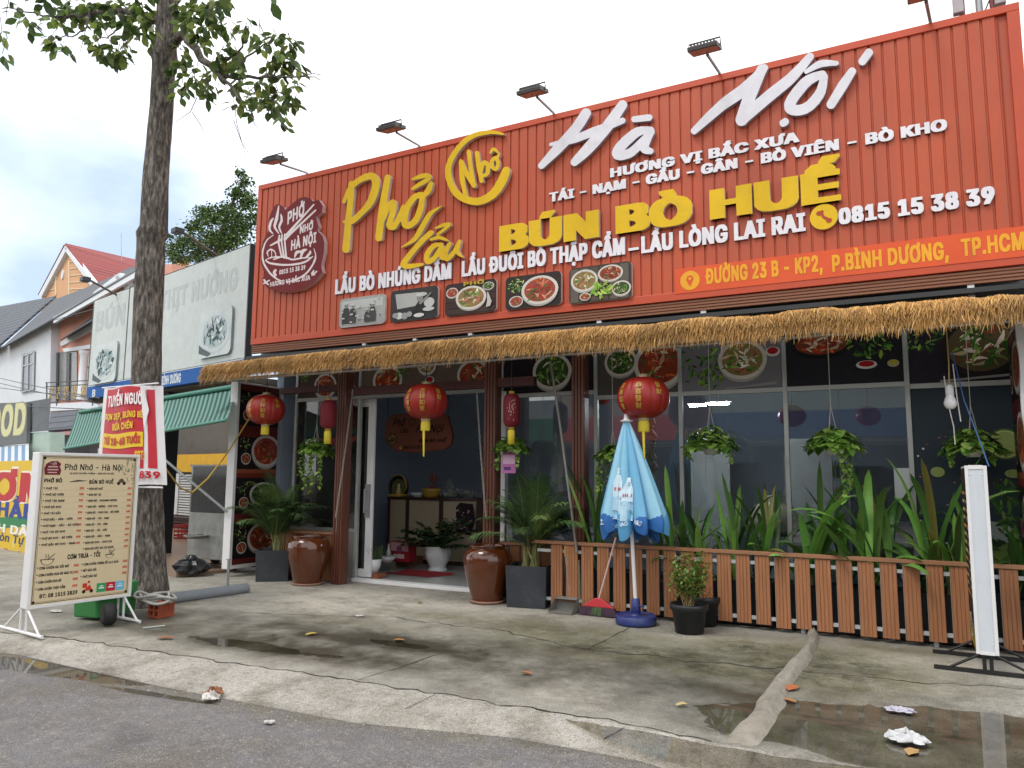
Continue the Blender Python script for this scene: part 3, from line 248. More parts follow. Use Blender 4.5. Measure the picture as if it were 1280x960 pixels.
GLYPH_C = [24685,1000,4,10,91,-31,145,-29,152,-27,161,-16,162,124,130,124,129,8,122,2,84,3,84,-9,53,264,4,275,4,295,13,296,24,258,87,301,62,311,62,326,79,328,91,282,117,255,143,321,144,321,175,238,177,237,209,298,212,298,244,238,245,235,286,202,285,199,245,131,245,130,285,97,286,94,245,35,244,35,212,95,209,94,177,13,175,14,144,76,143,51,116,4,88,4,77,23,59,34,60,71,83,61,60,35,28,35,17,54,5,66,5,91,37,110,75,111,85,89,97,128,143,203,143,236,107,215,96,215,84,244,43,6,192,7,205,6,224,12,216,57,199,93,171,87,4,131,177,131,211,201,211,201,177,21916,1000,6,8,55,-31,89,-32,93,-21,242,-21,246,-32,281,-32,281,58,55,58,4,91,7,93,31,244,29,242,7,12,11,67,321,67,323,95,243,98,251,112,274,113,274,184,62,184,60,114,83,112,89,98,11,97,4,133,98,129,112,206,111,198,97,4,95,140,97,156,239,154,237,140,16,46,191,289,191,290,220,186,220,184,231,311,232,313,259,186,261,182,285,149,285,146,261,23,261,23,232,148,230,146,220,46,220,30332,1000,5,69,144,-32,155,-32,197,-19,226,-3,271,-33,281,-32,293,-17,293,-5,256,20,281,52,292,72,291,84,279,89,168,89,190,115,199,154,232,153,232,116,236,101,242,97,254,94,312,96,310,123,266,125,264,159,299,146,311,146,325,163,326,176,280,196,315,224,316,237,301,248,287,248,249,216,241,220,237,227,276,259,276,271,261,282,247,282,213,251,189,285,162,279,159,266,145,273,42,271,41,241,32,232,32,221,61,199,4,171,4,160,19,142,30,142,57,154,110,153,110,129,44,128,32,47,108,43,105,23,97,5,43,4,50,-28,114,-27,127,-20,134,-5,135,-16,9,137,-2,144,73,70,74,74,98,134,98,149,85,152,59,150,43,190,17,3,223,39,190,59,242,59,11,145,119,144,184,109,185,148,228,161,252,162,262,190,219,224,185,166,184,164,145,159,134,3,91,221,68,239,108,239,36001,1000,5,44,26,-32,37,-32,61,-1,81,39,78,51,103,51,95,47,95,34,129,-19,142,-19,160,-9,159,7,129,51,145,51,145,39,154,28,161,21,172,21,216,68,248,118,247,6,240,2,202,2,201,-9,210,-32,253,-31,270,-27,280,-18,283,-2,283,170,326,174,325,206,283,207,282,283,249,283,246,206,153,207,150,272,25,271,24,54,43,50,29,22,6,-6,6,-16,5,153,59,153,171,233,171,196,104,171,74,4,58,84,58,115,116,115,116,84,4,58,147,58,178,116,178,116,147,4,58,209,58,241,116,240,116,209,21513,1000,3,8,55,-34,90,-35,92,-19,243,-19,246,-35,282,-35,282,103,55,103,4,91,15,91,70,245,70,244,15,16,37,131,300,131,299,165,186,165,185,202,315,204,317,238,186,239,183,285,148,284,146,238,16,238,18,204,148,202,147,165,39,165,31077,1000,1,65,56,-31,92,-30,93,92,109,72,121,72,126,78,127,47,210,46,213,-32,246,-31,247,46,325,47,325,81,247,83,247,116,312,118,311,149,247,151,247,182,318,183,318,217,282,218,306,266,306,277,283,285,271,285,238,217,212,218,206,246,187,282,173,282,156,275,156,263,176,218,135,217,135,183,210,182,211,151,141,149,140,118,210,116,209,81,129,82,136,91,136,102,99,145,132,209,132,219,118,229,98,229,97,245,69,284,57,284,39,274,39,262,61,229,14,228,14,195,84,193,55,147,7,101,7,91,19,67,30,67,56,89,22914,1000,4,26,25,-32,36,-32,79,-7,108,24,138,-3,148,-3,163,15,163,28,132,62,153,120,165,214,155,217,93,218,102,271,100,284,67,284,55,217,10,215,11,183,48,180,27,104,27,92,78,51,49,20,11,-1,11,-12,8,172,-24,206,-24,208,1,276,1,279,-19,313,-18,312,249,172,248,4,207,36,207,214,278,214,278,36,7,96,88,68,111,84,178,87,182,123,182,117,131,102,92,24847,1000,8,15,126,-28,226,-27,238,-20,244,-7,248,28,217,36,212,10,206,3,141,3,133,5,130,10,130,54,94,55,97,-15,104,-23,10,35,-23,46,-23,68,4,85,36,85,49,65,58,54,56,39,28,15,0,15,-11,9,283,-16,297,-17,316,-7,316,4,273,61,261,61,242,52,242,41,266,12,11,182,14,194,14,210,30,209,40,182,61,277,62,277,169,58,169,58,62,130,61,131,50,4,93,90,94,102,242,100,240,90,4,93,130,94,142,242,140,240,130,17,19,177,314,176,316,205,243,208,252,229,298,230,298,260,194,260,177,288,165,288,143,282,146,260,34,260,34,230,84,229,91,209,20,207,4,133,207,126,230,209,229,198,207]
SHAPE_PHO = [43,1863,871,1875,871,1888,875,1900,884,1909,901,1914,919,1914,939,1905,975,1896,1000,1884,1025,1866,1050,1803,1110,1787,1122,1772,1130,1764,1256,1758,1267,1752,1270,1742,1271,1731,1264,1727,1255,1740,1127,1739,1124,1731,1120,1729,1115,1731,1111,1742,1108,1754,1001,1752,1000,1742,1021,1739,1024,1734,1026,1731,1024,1727,1019,1727,1015,1744,968,1757,942,1759,924,1762,918,1769,913,1782,914,1798,901,1822,886,1844,876,20,2146,874,2161,877,2169,887,2171,892,2169,902,2162,913,2145,925,2081,958,2077,960,2073,958,2071,953,2073,946,2108,920,2145,899,2139,898,2078,910,2071,908,2071,901,2108,882,2126,877,71,1950,881,1956,881,1963,884,1966,889,1968,897,1948,1026,1965,1011,1977,1006,1985,1006,1992,1010,1997,1018,1998,1024,1998,1048,1992,1079,1978,1123,1983,1118,1998,1093,2025,1032,2030,1030,2037,1035,2060,1001,2076,984,2084,978,2106,970,2118,968,2128,970,2132,968,2144,954,2159,922,2163,917,2170,914,2176,917,2180,922,2180,929,2174,954,2167,970,2159,980,2140,996,2136,1036,2127,1072,2114,1104,2101,1124,2075,1145,2062,1151,2048,1152,2038,1149,2026,1138,2022,1129,2019,1112,2004,1138,1994,1151,1985,1156,1976,1158,1960,1155,1950,1146,1946,1129,1961,1078,1964,1056,1940,1111,1936,1117,1925,1201,1922,1208,1917,1211,1905,1214,1899,1211,1894,1206,1891,1198,1905,1082,1918,996,1938,896,1942,886,15,1861,906,1837,913,1816,923,1787,945,1784,1001,1775,1093,1793,1080,1822,1052,1840,1029,1855,1003,1868,967,1876,933,1874,917,1871,908,1868,906,15,2108,999,2099,1003,2090,1012,2066,1048,2059,1067,2054,1091,2052,1109,2053,1121,2062,1117,2074,1108,2084,1095,2090,1084,2106,1037,2111,1006,2110,1000]
SHAPE_LAU = [17,2224,1035,2226,1036,2225,1038,2183,1073,2171,1088,2118,1182,2099,1207,2087,1217,2071,1226,2023,1246,2021,1245,2022,1242,2064,1211,2082,1193,2135,1099,2154,1072,2177,1056,27,2243,1121,2259,1120,2265,1122,2268,1128,2267,1136,2242,1159,2205,1185,2218,1186,2236,1194,2255,1206,2256,1209,2255,1213,2251,1214,2208,1203,2172,1210,2165,1210,2162,1206,2164,1200,2198,1186,2196,1181,2196,1176,2239,1141,2222,1144,2194,1152,2188,1150,2188,1145,2223,1126,24,2168,1158,2176,1160,2181,1166,2182,1172,2179,1179,2146,1208,2110,1246,2077,1286,2051,1322,2053,1324,2063,1325,2127,1322,2132,1327,2131,1332,2120,1337,2070,1349,2044,1351,2026,1346,2019,1339,2016,1327,2022,1313,2029,1302,2114,1201,2158,1163,43,2308,1205,2316,1206,2320,1213,2310,1256,2310,1263,2315,1273,2330,1291,2328,1296,2308,1287,2293,1275,2266,1305,2252,1313,2246,1313,2237,1308,2219,1305,2212,1299,2208,1288,2188,1312,2168,1325,2155,1328,2147,1326,2141,1321,2137,1314,2134,1301,2136,1278,2144,1262,2154,1248,2173,1228,2192,1220,2223,1220,2229,1226,2229,1233,2235,1241,2236,1248,2256,1218,2262,1215,2268,1217,2273,1226,2253,1270,2252,1283,2254,1284,2277,1260,2302,1211,9,2206,1240,2191,1246,2177,1260,2162,1284,2160,1300,2163,1300,2178,1288,2207,1244,2208,1241]
SHAPE_NHO = [90,2448,662,2463,661,2495,666,2530,676,2532,678,2533,682,2530,685,2524,685,2493,681,2465,680,2411,690,2388,698,2370,708,2350,722,2329,743,2304,774,2288,800,2278,821,2271,842,2269,856,2270,882,2280,916,2290,938,2304,960,2316,972,2327,978,2329,978,2312,908,2308,817,2310,812,2315,806,2320,806,2327,809,2348,854,2360,875,2347,772,2348,764,2354,758,2363,758,2367,766,2380,862,2390,919,2395,931,2395,937,2392,944,2387,947,2380,947,2374,944,2336,884,2339,921,2351,982,2351,989,2353,990,2379,997,2396,998,2415,994,2438,983,2464,964,2478,947,2502,907,2526,855,2532,847,2543,843,2555,846,2563,856,2564,869,2550,910,2538,934,2514,971,2488,998,2460,1016,2426,1030,2402,1034,2387,1034,2363,1030,2334,1021,2305,1006,2282,987,2267,965,2252,933,2241,896,2239,859,2242,839,2254,806,2270,777,2298,738,2332,703,2361,684,2385,674,2413,666,12,2476,748,2485,748,2491,751,2506,771,2505,776,2499,776,2482,763,2468,778,2462,778,2460,774,2462,769,2469,754,37,2398,764,2403,765,2408,771,2417,827,2426,814,2432,811,2439,811,2450,816,2462,828,2464,812,2473,799,2488,790,2496,789,2506,777,2512,776,2514,780,2504,801,2509,812,2512,825,2510,841,2504,857,2495,864,2484,864,2472,857,2465,847,2463,867,2459,881,2448,891,2429,897,2431,916,2427,922,2422,924,2414,922,2411,914,2395,841,2388,774,2390,768,8,2487,812,2482,818,2481,833,2485,843,2489,846,2491,843,2494,824,2490,812,7,2438,833,2433,844,2424,874,2427,881,2438,874,2441,867,2442,841]
SHAPE_HA = [61,3116,514,3128,514,3137,518,3143,525,3146,535,3143,548,3109,602,3110,604,3123,600,3132,603,3138,611,3136,623,3129,629,3075,652,3044,691,3000,742,2962,781,2933,807,2894,837,2886,841,2877,840,2868,832,2864,825,2865,816,2872,804,2960,702,2961,699,2893,724,2856,733,2811,778,2727,853,2716,856,2706,849,2702,839,2705,830,2777,742,2775,741,2764,742,2760,740,2758,736,2759,728,2764,725,2802,714,2806,711,2864,646,2885,618,2918,568,2927,558,2936,554,2947,554,2953,556,2960,562,2964,568,2966,583,2938,631,2908,674,2909,676,2967,651,3021,632,3104,523,3110,517,12,3248,584,3262,585,3268,589,3270,594,3272,599,3270,606,3261,616,3180,624,3172,621,3166,612,3167,602,3175,594,31,3214,644,3243,644,3268,646,3274,649,3278,654,3282,666,3282,677,3271,697,3252,745,3275,757,3278,767,3274,776,3264,782,3237,781,3222,775,3210,762,3181,789,3160,801,3144,806,3125,811,3106,812,3090,808,3082,804,3073,791,3070,783,3070,771,3076,754,3090,732,3120,700,3166,662,3191,649,9,3226,684,3207,692,3191,704,3152,740,3133,762,3151,756,3171,741,3228,686,3228,684]
SHAPE_NOI = [13,4344,259,4353,260,4362,266,4368,278,4365,288,4327,338,4317,343,4305,341,4300,337,4296,331,4294,321,4296,315,4332,265,65,4050,280,4059,280,4070,286,4074,297,4073,305,4028,367,4081,327,4095,320,4115,315,4145,315,4189,321,4193,323,4197,328,4197,336,4194,340,4184,344,4149,346,4115,351,4089,360,4037,384,4031,384,4026,380,4025,370,3988,414,3960,442,3854,529,3744,623,3735,634,3726,640,3711,643,3700,640,3689,629,3684,615,3685,604,3718,505,3629,563,3489,680,3482,684,3475,684,3465,678,3462,670,3462,663,3464,658,3540,577,3605,515,3639,488,3701,444,3752,400,3782,372,3794,348,3800,342,3810,338,3828,336,3834,337,3843,344,3846,349,3846,358,3831,387,3785,502,3781,513,3782,515,3852,456,3936,392,3988,342,4042,284,17,4260,353,4271,354,4280,361,4284,372,4279,384,4238,454,4176,550,4170,556,4163,558,4154,559,4148,556,4140,550,4137,542,4136,532,4139,526,4197,427,4248,360,26,4112,368,4124,369,4131,375,4141,391,4143,400,4138,448,4130,482,4120,502,4100,531,4072,560,4057,571,4038,582,4025,586,4004,591,3980,592,3959,588,3941,580,3932,569,3927,557,3926,533,3931,518,3941,497,3970,456,4008,413,4033,394,4067,379,14,4099,414,4065,434,4042,455,3998,510,3985,531,3983,539,4004,538,4021,532,4039,520,4058,500,4075,479,4087,460,4095,436,4100,419,12,3926,604,3935,604,3944,608,3949,617,3950,626,3942,638,3927,646,3918,648,3910,644,3906,640,3902,627,3907,616]
SHAPE_BADGE_ART = [110,1589,1028,1594,1032,1592,1036,1481,1162,1596,1058,1599,1056,1602,1058,1602,1063,1473,1186,1449,1212,1457,1290,1464,1295,1470,1295,1474,1299,1480,1301,1491,1301,1521,1295,1524,1274,1522,1271,1509,1276,1497,1296,1495,1298,1493,1297,1493,1282,1497,1268,1505,1261,1527,1260,1533,1255,1543,1252,1556,1252,1558,1256,1541,1270,1530,1294,1542,1294,1548,1292,1565,1271,1572,1258,1578,1266,1578,1274,1574,1280,1561,1292,1570,1293,1573,1295,1584,1288,1587,1289,1587,1292,1565,1312,1546,1323,1517,1331,1490,1335,1440,1337,1404,1334,1375,1329,1361,1323,1353,1317,1347,1310,1351,1304,1379,1290,1378,1260,1371,1260,1361,1270,1366,1292,1361,1288,1355,1274,1355,1268,1359,1261,1371,1252,1376,1251,1382,1252,1395,1260,1402,1274,1404,1288,1421,1289,1425,1288,1410,1222,1375,1239,1371,1236,1373,1232,1410,1210,1416,1184,1418,1182,1421,1182,1424,1186,1420,1204,1426,1200,1430,1178,1418,1162,1413,1146,1414,1134,1424,1110,1424,1078,1426,1078,1428,1079,1434,1092,1436,1114,1424,1140,1423,1148,1432,1174,1432,1178,1436,1182,1434,1220,1444,1280,1445,1286,1447,1286,1441,1210,1439,1206,1442,1178,1445,1176,1449,1178,1452,1176,12,1413,1038,1416,1037,1418,1040,1415,1084,1412,1106,1401,1138,1403,1148,1418,1174,1415,1178,1404,1166,1392,1150,1388,1136,14,1386,1098,1389,1097,1391,1100,1380,1124,1375,1150,1378,1162,1388,1174,1387,1177,1384,1178,1368,1164,1365,1156,1364,1142,1370,1116,1377,1105,36,1388,1182,1391,1182,1391,1184,1364,1204,1354,1218,1349,1228,1339,1266,1338,1282,1340,1302,1346,1324,1356,1342,1374,1368,1389,1383,1393,1384,1386,1374,1387,1364,1397,1352,1404,1354,1406,1360,1399,1370,1405,1378,1406,1384,1404,1386,1398,1390,1413,1401,1431,1410,1430,1414,1404,1405,1383,1390,1370,1378,1346,1344,1337,1326,1331,1304,1331,1262,1342,1226,1358,1202,3,1449,1186,1450,1192,1453,1188,7,1423,1214,1419,1218,1420,1226,1432,1282,1433,1285,1435,1286,1426,1216,19,1589,1250,1592,1250,1602,1278,1603,1298,1598,1316,1586,1338,1567,1366,1544,1388,1512,1405,1470,1418,1450,1416,1450,1413,1472,1411,1525,1389,1546,1374,1562,1358,1582,1328,1594,1298,1597,1282,7,1383,1260,1382,1262,1382,1292,1397,1288,1399,1284,1395,1270,1388,1263,26,1396,1295,1376,1299,1355,1306,1354,1308,1370,1318,1378,1320,1433,1327,1473,1327,1522,1320,1549,1311,1569,1298,1551,1299,1545,1302,1540,1300,1493,1309,1477,1309,1459,1302,1452,1304,1448,1298,1442,1302,1437,1297,1427,1296,1390,1308,1387,1306,1388,1302,1402,1296,13,1589,1356,1592,1358,1594,1360,1588,1373,1603,1361,1607,1362,1608,1366,1595,1378,1598,1382,1596,1384,1586,1384,1579,1388,1577,1372,16,1341,1402,1345,1402,1353,1413,1368,1405,1372,1406,1372,1410,1358,1418,1367,1429,1366,1432,1363,1432,1348,1424,1340,1428,1338,1427,1338,1423,1344,1418,1338,1406]
def _loops(L, i, n, k):
    out = []
    for _ in range(n):
        m = L[i]; i += 1; out.append([(L[i+2*j]*k, L[i+2*j+1]*k) for j in range(m)]); i += 2*m
    return out, i
def _glyphs(L):
    i = 0; g = {}
    while i < len(L):
        ch, adv, n = L[i:i+3]; loops, i = _loops(L, i+3, n, 3.0); g[chr(ch)] = (adv, loops)
    return g
GL = {'H': _glyphs(GLYPH_H), 'M': _glyphs(GLYPH_M), 'C': _glyphs(GLYPH_C)}
def _shape(L):
    out = []; i = 0
    while i < len(L): l, i = _loops(L, i, 1, .25); out += l
    return out
SH = {'pho': _shape(SHAPE_PHO), 'lau': _shape(SHAPE_LAU), 'nho': _shape(SHAPE_NHO), 'ha': _shape(SHAPE_HA), 'noi': _shape(SHAPE_NOI), 'badge_art': _shape(SHAPE_BADGE_ART)}
FPAR = {'H': (557., 24., 42), 'M': (529., 10., 16), 'C': (760., 60., 120)}
import unicodedata
def glyph(font, ch):
    for q in (ch, unicodedata.normalize('NFD', ch)[:2] if 0 else ch, ch.upper(), unicodedata.normalize('NFD', ch)[0], unicodedata.normalize('NFD', ch)[0].upper()):
        for f in (font, 'H', 'M'):
            if q in GL[f]: return GL[f][q]
    return None
def text_loops(s, font='H', track=0):
    capH, base, tr = FPAR[font]; x = 0; out = []
    for ch in s:
        if ch == ' ': x += 230+track; continue
        src = glyph(font, ch)
        if src is None: x += 200; continue
        adv, L = src
        out.append([[((x+px_)/capH, (py_+base)/capH) for px_, py_ in l] for l in L]); x += adv+tr+track
    if not out: return [], 0
    xs = [p[0] for g in out for l in g for p in l]; x0 = min(xs)
    return [[[(p[0]-x0, p[1]) for p in l] for l in g] for g in out], max(xs)-x0
def text(mb, s, fr, x, y, h, width=None, font='H', c=(0, 0, 0), d=.002, depth=0, side=None, track=0, align='l', slant=0):
    g, w0 = text_loops(s, font, track)
    if not g: return
    kx = width/w0 if width else h
    ox = x - (0 if align == 'l' else (w0*kx/2 if align == 'c' else w0*kx))
    for L in g: mb.fill([[(ox+p[0]*kx+slant*p[1]*h, y+p[1]*h) for p in l] for l in L], fr, d, c, depth, side)
def text_faces(s, font='H'):
    # flat triangles of a word: [(points, triangles)], width
    g, w0 = text_loops(s, font); out = []
    for L in g:
        for island in groups(L): out.append(([p for l in island for p in l], [tuple(t) for t in tessellate_polygon([[Vector((p[0], p[1], 0)) for p in l] for l in island])]))
    return out, w0
def bold_text(mb, s, fr, x, y, h, width, c, d, depth, side, e, track=0):
    # very heavy lettering: three slightly staggered cut-outs, each half a millimetre deeper
    for k, q in ((0, 0), (1, -e), (2, e)): text(mb, s, fr, x+e+q, y, h, width-2*e, 'H', c, d-.0007*k, depth-.001*k, side, track)
def frame(o, u, v):
    u, v = nrm(u), nrm(v); return (vec(o), u, v, np.cross(u, v))
def circ(cx, cy, rx, ry=None, n=28, a0=0, a1=2*math.pi): ry = ry or rx; return [(cx+rx*math.cos(a0+(a1-a0)*i/n), cy+ry*math.sin(a0+(a1-a0)*i/n)) for i in range(n)]
def rrect(x0, y0, x1, y1, r, n=5):
    out = []
    for cx, cy, a in ((x1-r, y0+r, -90), (x1-r, y1-r, 0), (x0+r, y1-r, 90), (x0+r, y0+r, 180)):
        for i in range(n+1): t = R(a+90*i/n); out.append((cx+r*math.cos(t), cy+r*math.sin(t)))
    return out
def rect(x0, y0, x1, y1): return [(x0, y0), (x1, y0), (x1, y1), (x0, y1)]
def jit(c, a=.15):
    k = 1+rnd.uniform(-a, a); return tuple(min(1, max(0, x*k*(1+rnd.uniform(-a, a)*.3))) for x in c)
GREENS = [C(x) for x in ('#3f6b2c', '#5d8a38', '#86a84e', '#2c4f26')]
MEATS = [C(x) for x in ('#8f4a34', '#b9745a', '#6e3226', '#c79a78')]
NOODS = [C(x) for x in ('#d9cdb0', '#efe6d0', '#c8b88e')]
SPICE = [C(x) for x in ('#c03a22', '#d8642a', '#a52a1e')]
def bowl(mb, fr, cx, cy, rx, ry, kind='pho', d=.002, dim=1.0, clip=None):
    """a printed picture of a bowl of noodles seen from above"""
    S = lambda c: tuple(x*dim for x in c)
    rim = {'dark': C('#2a2422'), 'pot': C('#1b1b1d')}.get(kind, C('#cfcac0'))
    mb.fill([circ(cx, cy-ry*.16, rx*.96, ry*.98)], fr, d, S(tuple(x*.62 for x in rim)))
    mb.fill([circ(cx, cy, rx, ry)], fr, d+.0012, S(rim))
    mb.fill([circ(cx, cy, rx*.84, ry*.82)], fr, d+.0024, S(C({'pho': '#8d7448', 'red': '#8c3c1e', 'herb': '#3d4a26', 'raw': '#9c4638', 'dark': '#5e5136', 'pot': '#7a3a24'}[kind])))
    pal = {'pho': NOODS+GREENS[:3]+MEATS[:2], 'red': SPICE+MEATS+NOODS[:1]+GREENS[:1], 'herb': GREENS+GREENS+NOODS[:1], 'raw': MEATS+SPICE+GREENS[:1], 'dark': NOODS+GREENS+MEATS[:1], 'pot': SPICE+NOODS+MEATS}[kind]
    for i in range(46):
        a = rnd.uniform(0, 6.28); q = math.sqrt(rnd.random())*.7; x, y = cx+rx*q*math.cos(a), cy+ry*q*math.sin(a)
        l, wd, t = rx*rnd.uniform(.12, .3), rx*rnd.uniform(.03, .08), rnd.uniform(0, 3.14); b = rnd.uniform(-.4, .4)
        pts = []
        for k in range(5):
            s_ = -1+k*.5; pts.append((s_*l, b*l*(1-s_*s_)+wd*(1-.7*abs(s_))))
        for k in range(4, -1, -1):
            s_ = -1+k*.5; pts.append((s_*l, b*l*(1-s_*s_)-wd*(1-.7*abs(s_))))
        ky = ry/rx
        mb.fill([[(x+px_*math.cos(t)-py_*math.sin(t), y+(px_*math.sin(t)+py_*math.cos(t))*ky) for px_, py_ in pts]], fr, d+.0036+i*.00008, S(jit(rnd.choice(pal), .25)))
def herbs(mb, fr, cx, cy, rx, ry, n=40, d=.002, pal=None, dim=1.0, size=.18):
    for i in range(n):
        a = rnd.uniform(0, 6.28); q = math.sqrt(rnd.random()); x, y = cx+rx*q*math.cos(a), cy+ry*q*math.sin(a); t = rnd.uniform(0, 3.14); l = rx*size*rnd.uniform(.5, 1.3)
        pts = [(-l, 0), (-.3*l, .35*l), (.5*l, .25*l), (l, 0), (.4*l, -.3*l), (-.4*l, -.28*l)]
        mb.fill([[(x+a_*math.cos(t)-b_*math.sin(t), y+a_*math.sin(t)+b_*math.cos(t)) for a_, b_ in pts]], fr, d+i*.00008, tuple(k*dim for k in jit(rnd.choice(pal or GREENS), .3)))
PRINT = mat('printed_vinyl', attr=True, spec=.22, rough=.5, var=.05, scale=4)
PRINTM = mat('printed_matt', attr=True, spec=.2, rough=.75, var=.08, scale=5, dirt=.12, dirtcol='#6a5a48')
ENAM = mat('painted_letters', attr=True, spec=.3, rough=.5, var=.10, scale=3, dirt=.2, dirtcol='#6b5a4a')
# ================================================================= GROUND
RZ = -.065      # road level
EDGE = [(-40, -2.6), (-20, 1.8)]+[tuple(U(x, y, Z=0)[:2]) for x, y in ((50, 794), (240, 822), (445, 852), (640, 882), (790, 907), (890, 927))]+[(3, 5.0), (20, 5.2)]
KB = [(-40, -3.1), (-20, 1.3)]+[tuple(U(x, y, Z=RZ)[:2]) for x, y in ((20, 818), (200, 858), (440, 903), (640, 922), (805, 952))]+[(-.6, 4.15), (3, 4.3), (20, 4.5)]
def pw(L, x): return float(np.interp(x, [p[0] for p in L], [p[1] for p in L]))
def nz(x, y, s, o=0): return mnoise.noise(Vector((x*s+o, y*s-o, o*.37)))
def fb(x, y, s, o=0): return nz(x, y, s, o)*.6+nz(x, y, s*2.1, o+3)*.3+nz(x, y, s*4.3, o+7)*.15
# shallow dips that hold rain water: (x, y, radius x, radius y, depth, rotation)
def _at(x, y, z=0): p = U(x, y, Z=z); return p[0], p[1]
DIPS = [(*_at(330, 808), 1.5, .2, .0125, .02), (*_at(490, 803), .7, .16, .011, 0), (*_at(1120, 925), 1.25, .62, .022, .05), (*_at(1010, 892), .5, .35, .016, 0), (*_at(1270, 930), 1.2, .6, .022, 0)]
RDIPS = [(*_at(45, 832, RZ), 1.2, .17, .02, .10), (*_at(200, 868, RZ), .7, .06, .012, .1)]
def dip(L, x, y):
    h = 0
    for cx, cy, rx, ry, dp, ro in L:
        a, b = x-cx, y-cy; a, b = a*math.cos(ro)+b*math.sin(ro), -a*math.sin(ro)+b*math.cos(ro)
        q = (a/rx)**2+(b/ry)**2
        h = max(h, dp*math.exp(-q*.9))
    return h
def slab_h(x, y): return .006*fb(x, y, .7, 2)+.004*fb(x, y, 3.1, 9)+.002*fb(x, y, 11, 5)-dip(DIPS, x, y)
def grid(name, xs, fy0, fy1, nv, hf, z0, z1, attrf, m):
    V = []; A = []; F = []
    for x in xs:
        ya, yb = fy0(x), fy1(x)
        for j in range(nv+1):
            t = j/nv; y = ya+(yb-ya)*t; z = z0+(z1-z0)*t+hf(x, y, t); V.append((x, y, z)); A.append(attrf(x, y, t))
    n = nv+1
    for i in range(len(xs)-1):
        for j in range(nv): a = i*n+j; F.append((a, a+n, a+n+1, a+1))
    me = bpy.data.meshes.new(name); me.from_pydata(V, [], F); me.polygons.foreach_set('use_smooth', [True]*len(F))
    ca = me.color_attributes.new('Wear', 'FLOAT_COLOR', 'POINT'); ca.data.foreach_set('color', [k for a in A for k in (*a, 1.0)])
    me.materials.append(m); o = bpy.data.objects.new(name, me); col.objects.link(o); return tag(o, kind='structure')
def concrete(name, c1, c2, wetc, grain=.5):
    m = bpy.data.materials.new(name); m.use_nodes = True; t = m.node_tree; P = t.nodes['Principled BSDF']; nn = t.nodes.new; lk = t.links.new
    tc = nn('ShaderNodeTexCoord')
    def noise(s, d=8, r=.65, o='Fac'):
        n = nn('ShaderNodeTexNoise'); n.inputs['Scale'].default_value = s; n.inputs['Detail'].default_value = d; n.inputs['Roughness'].default_value = r; lk(tc.outputs['Object'], n.inputs['Vector']); return n.outputs[o]
    def ramp(f, a, b, lo=0, hi=1):
        r = nn('ShaderNodeMapRange'); lk(f, r.inputs['Value']); r.inputs['From Min'].default_value = a; r.inputs['From Max'].default_value = b; r.inputs['To Min'].default_value = lo; r.inputs['To Max'].default_value = hi; return r.outputs[0]
    def mix(f, a, b, mode='MIX'):
        x = nn('ShaderNodeMix'); x.data_type = 'RGBA'; x.blend_type = mode
        (lk(f, x.inputs['Factor']) if not isinstance(f, (int, float)) else setattr(x.inputs['Factor'], 'default_value', f))
        for s, k in ((a, 'A'), (b, 'B')):
            lk(s, x.inputs[k]) if hasattr(s, 'is_linked') else setattr(x.inputs[k], 'default_value', (*s, 1))
        return x.outputs['Result']
    def math_(op, a, b):
        x = nn('ShaderNodeMath'); x.operation = op
        for i, s in enumerate((a, b)): lk(s, x.inputs[i]) if hasattr(s, 'is_linked') else setattr(x.inputs[i], 'default_value', s)
        return x.outputs[0]
    at = nn('ShaderNodeAttribute'); at.attribute_name = 'Wear'; sp = nn('ShaderNodeSeparateColor'); lk(at.outputs['Color'], sp.inputs[0])
    base = mix(ramp(noise(.9), .32, .68), C(c1), C(c2))
    base = mix(ramp(noise(3.7, 10, .75), .45, .75, 0, .4), base, C('#57524a'))
    base = mix(ramp(noise(9, 10, .8), .5, .7, 0, .45), base, C('#a9a294'))
    base = mix(math_('MULTIPLY', math_('MULTIPLY', sp.outputs['Blue'], .85), ramp(noise(4.2, 10, .8), .3, .55)), base, C('#c2bbae'))
    base = mix(ramp(noise(1.1, 12, .8), .48, .6, 0, .6), base, C('#5d564a'))
    base = mix(ramp(noise(7, 12, .85), .54, .64, 0, .55), base, C('#4a443b'))
    moss = math_('MULTIPLY', ramp(noise(2.3, 10, .8), .28, .55), ramp(sp.outputs['Green'], .05, .6))
    base = mix(math_('MULTIPLY', moss, .75), base, C('#66623a'))
    base = mix(math_('MULTIPLY', ramp(noise(5.5, 10, .8), .42, .62), ramp(sp.outputs['Green'], .3, .9)), base, C('#32321f'))
    base = mix(ramp(noise(26, 6, .8), .52, .66, 0, .5*grain+.15), base, C('#5d5850'))
    base = mix(ramp(noise(34, 6, .8), .56, .7, 0, .5*grain+.1), base, C('#c4c1ba'))
    base = mix(ramp(noise(85, 4, .7), .3, .7, 0, 1), mix(1.0, base, (.72, .72, .72), 'MULTIPLY'), mix(1.0, base, (1.28, 1.28, 1.28), 'MULTIPLY'))
    base = mix(ramp(noise(190, 2, .6), .55, .7, 0, .5), base, C('#d0cdc6'))
    base = mix(ramp(noise(150, 2, .6), .58, .72, 0, .7), base, C('#3c3833'))
    v = nn('ShaderNodeTexVoronoi'); v.inputs['Scale'].default_value = 130; lk(tc.outputs['Object'], v.inputs['Vector'])
    base = mix(grain*.5, base, mix(ramp(v.outputs['Distance'], .1, .6), C('#3f3c37'), C('#c2bdb3')), 'OVERLAY')
    wetn = math_('ADD', math_('MULTIPLY', ramp(noise(1.9, 9, .7), .3, .7, -.35, .35), 1.0), sp.outputs['Red'])
    wet = ramp(wetn, .12, .92)
    base = mix(wet, base, mix(1.0, base, C(wetc), 'MULTIPLY'))
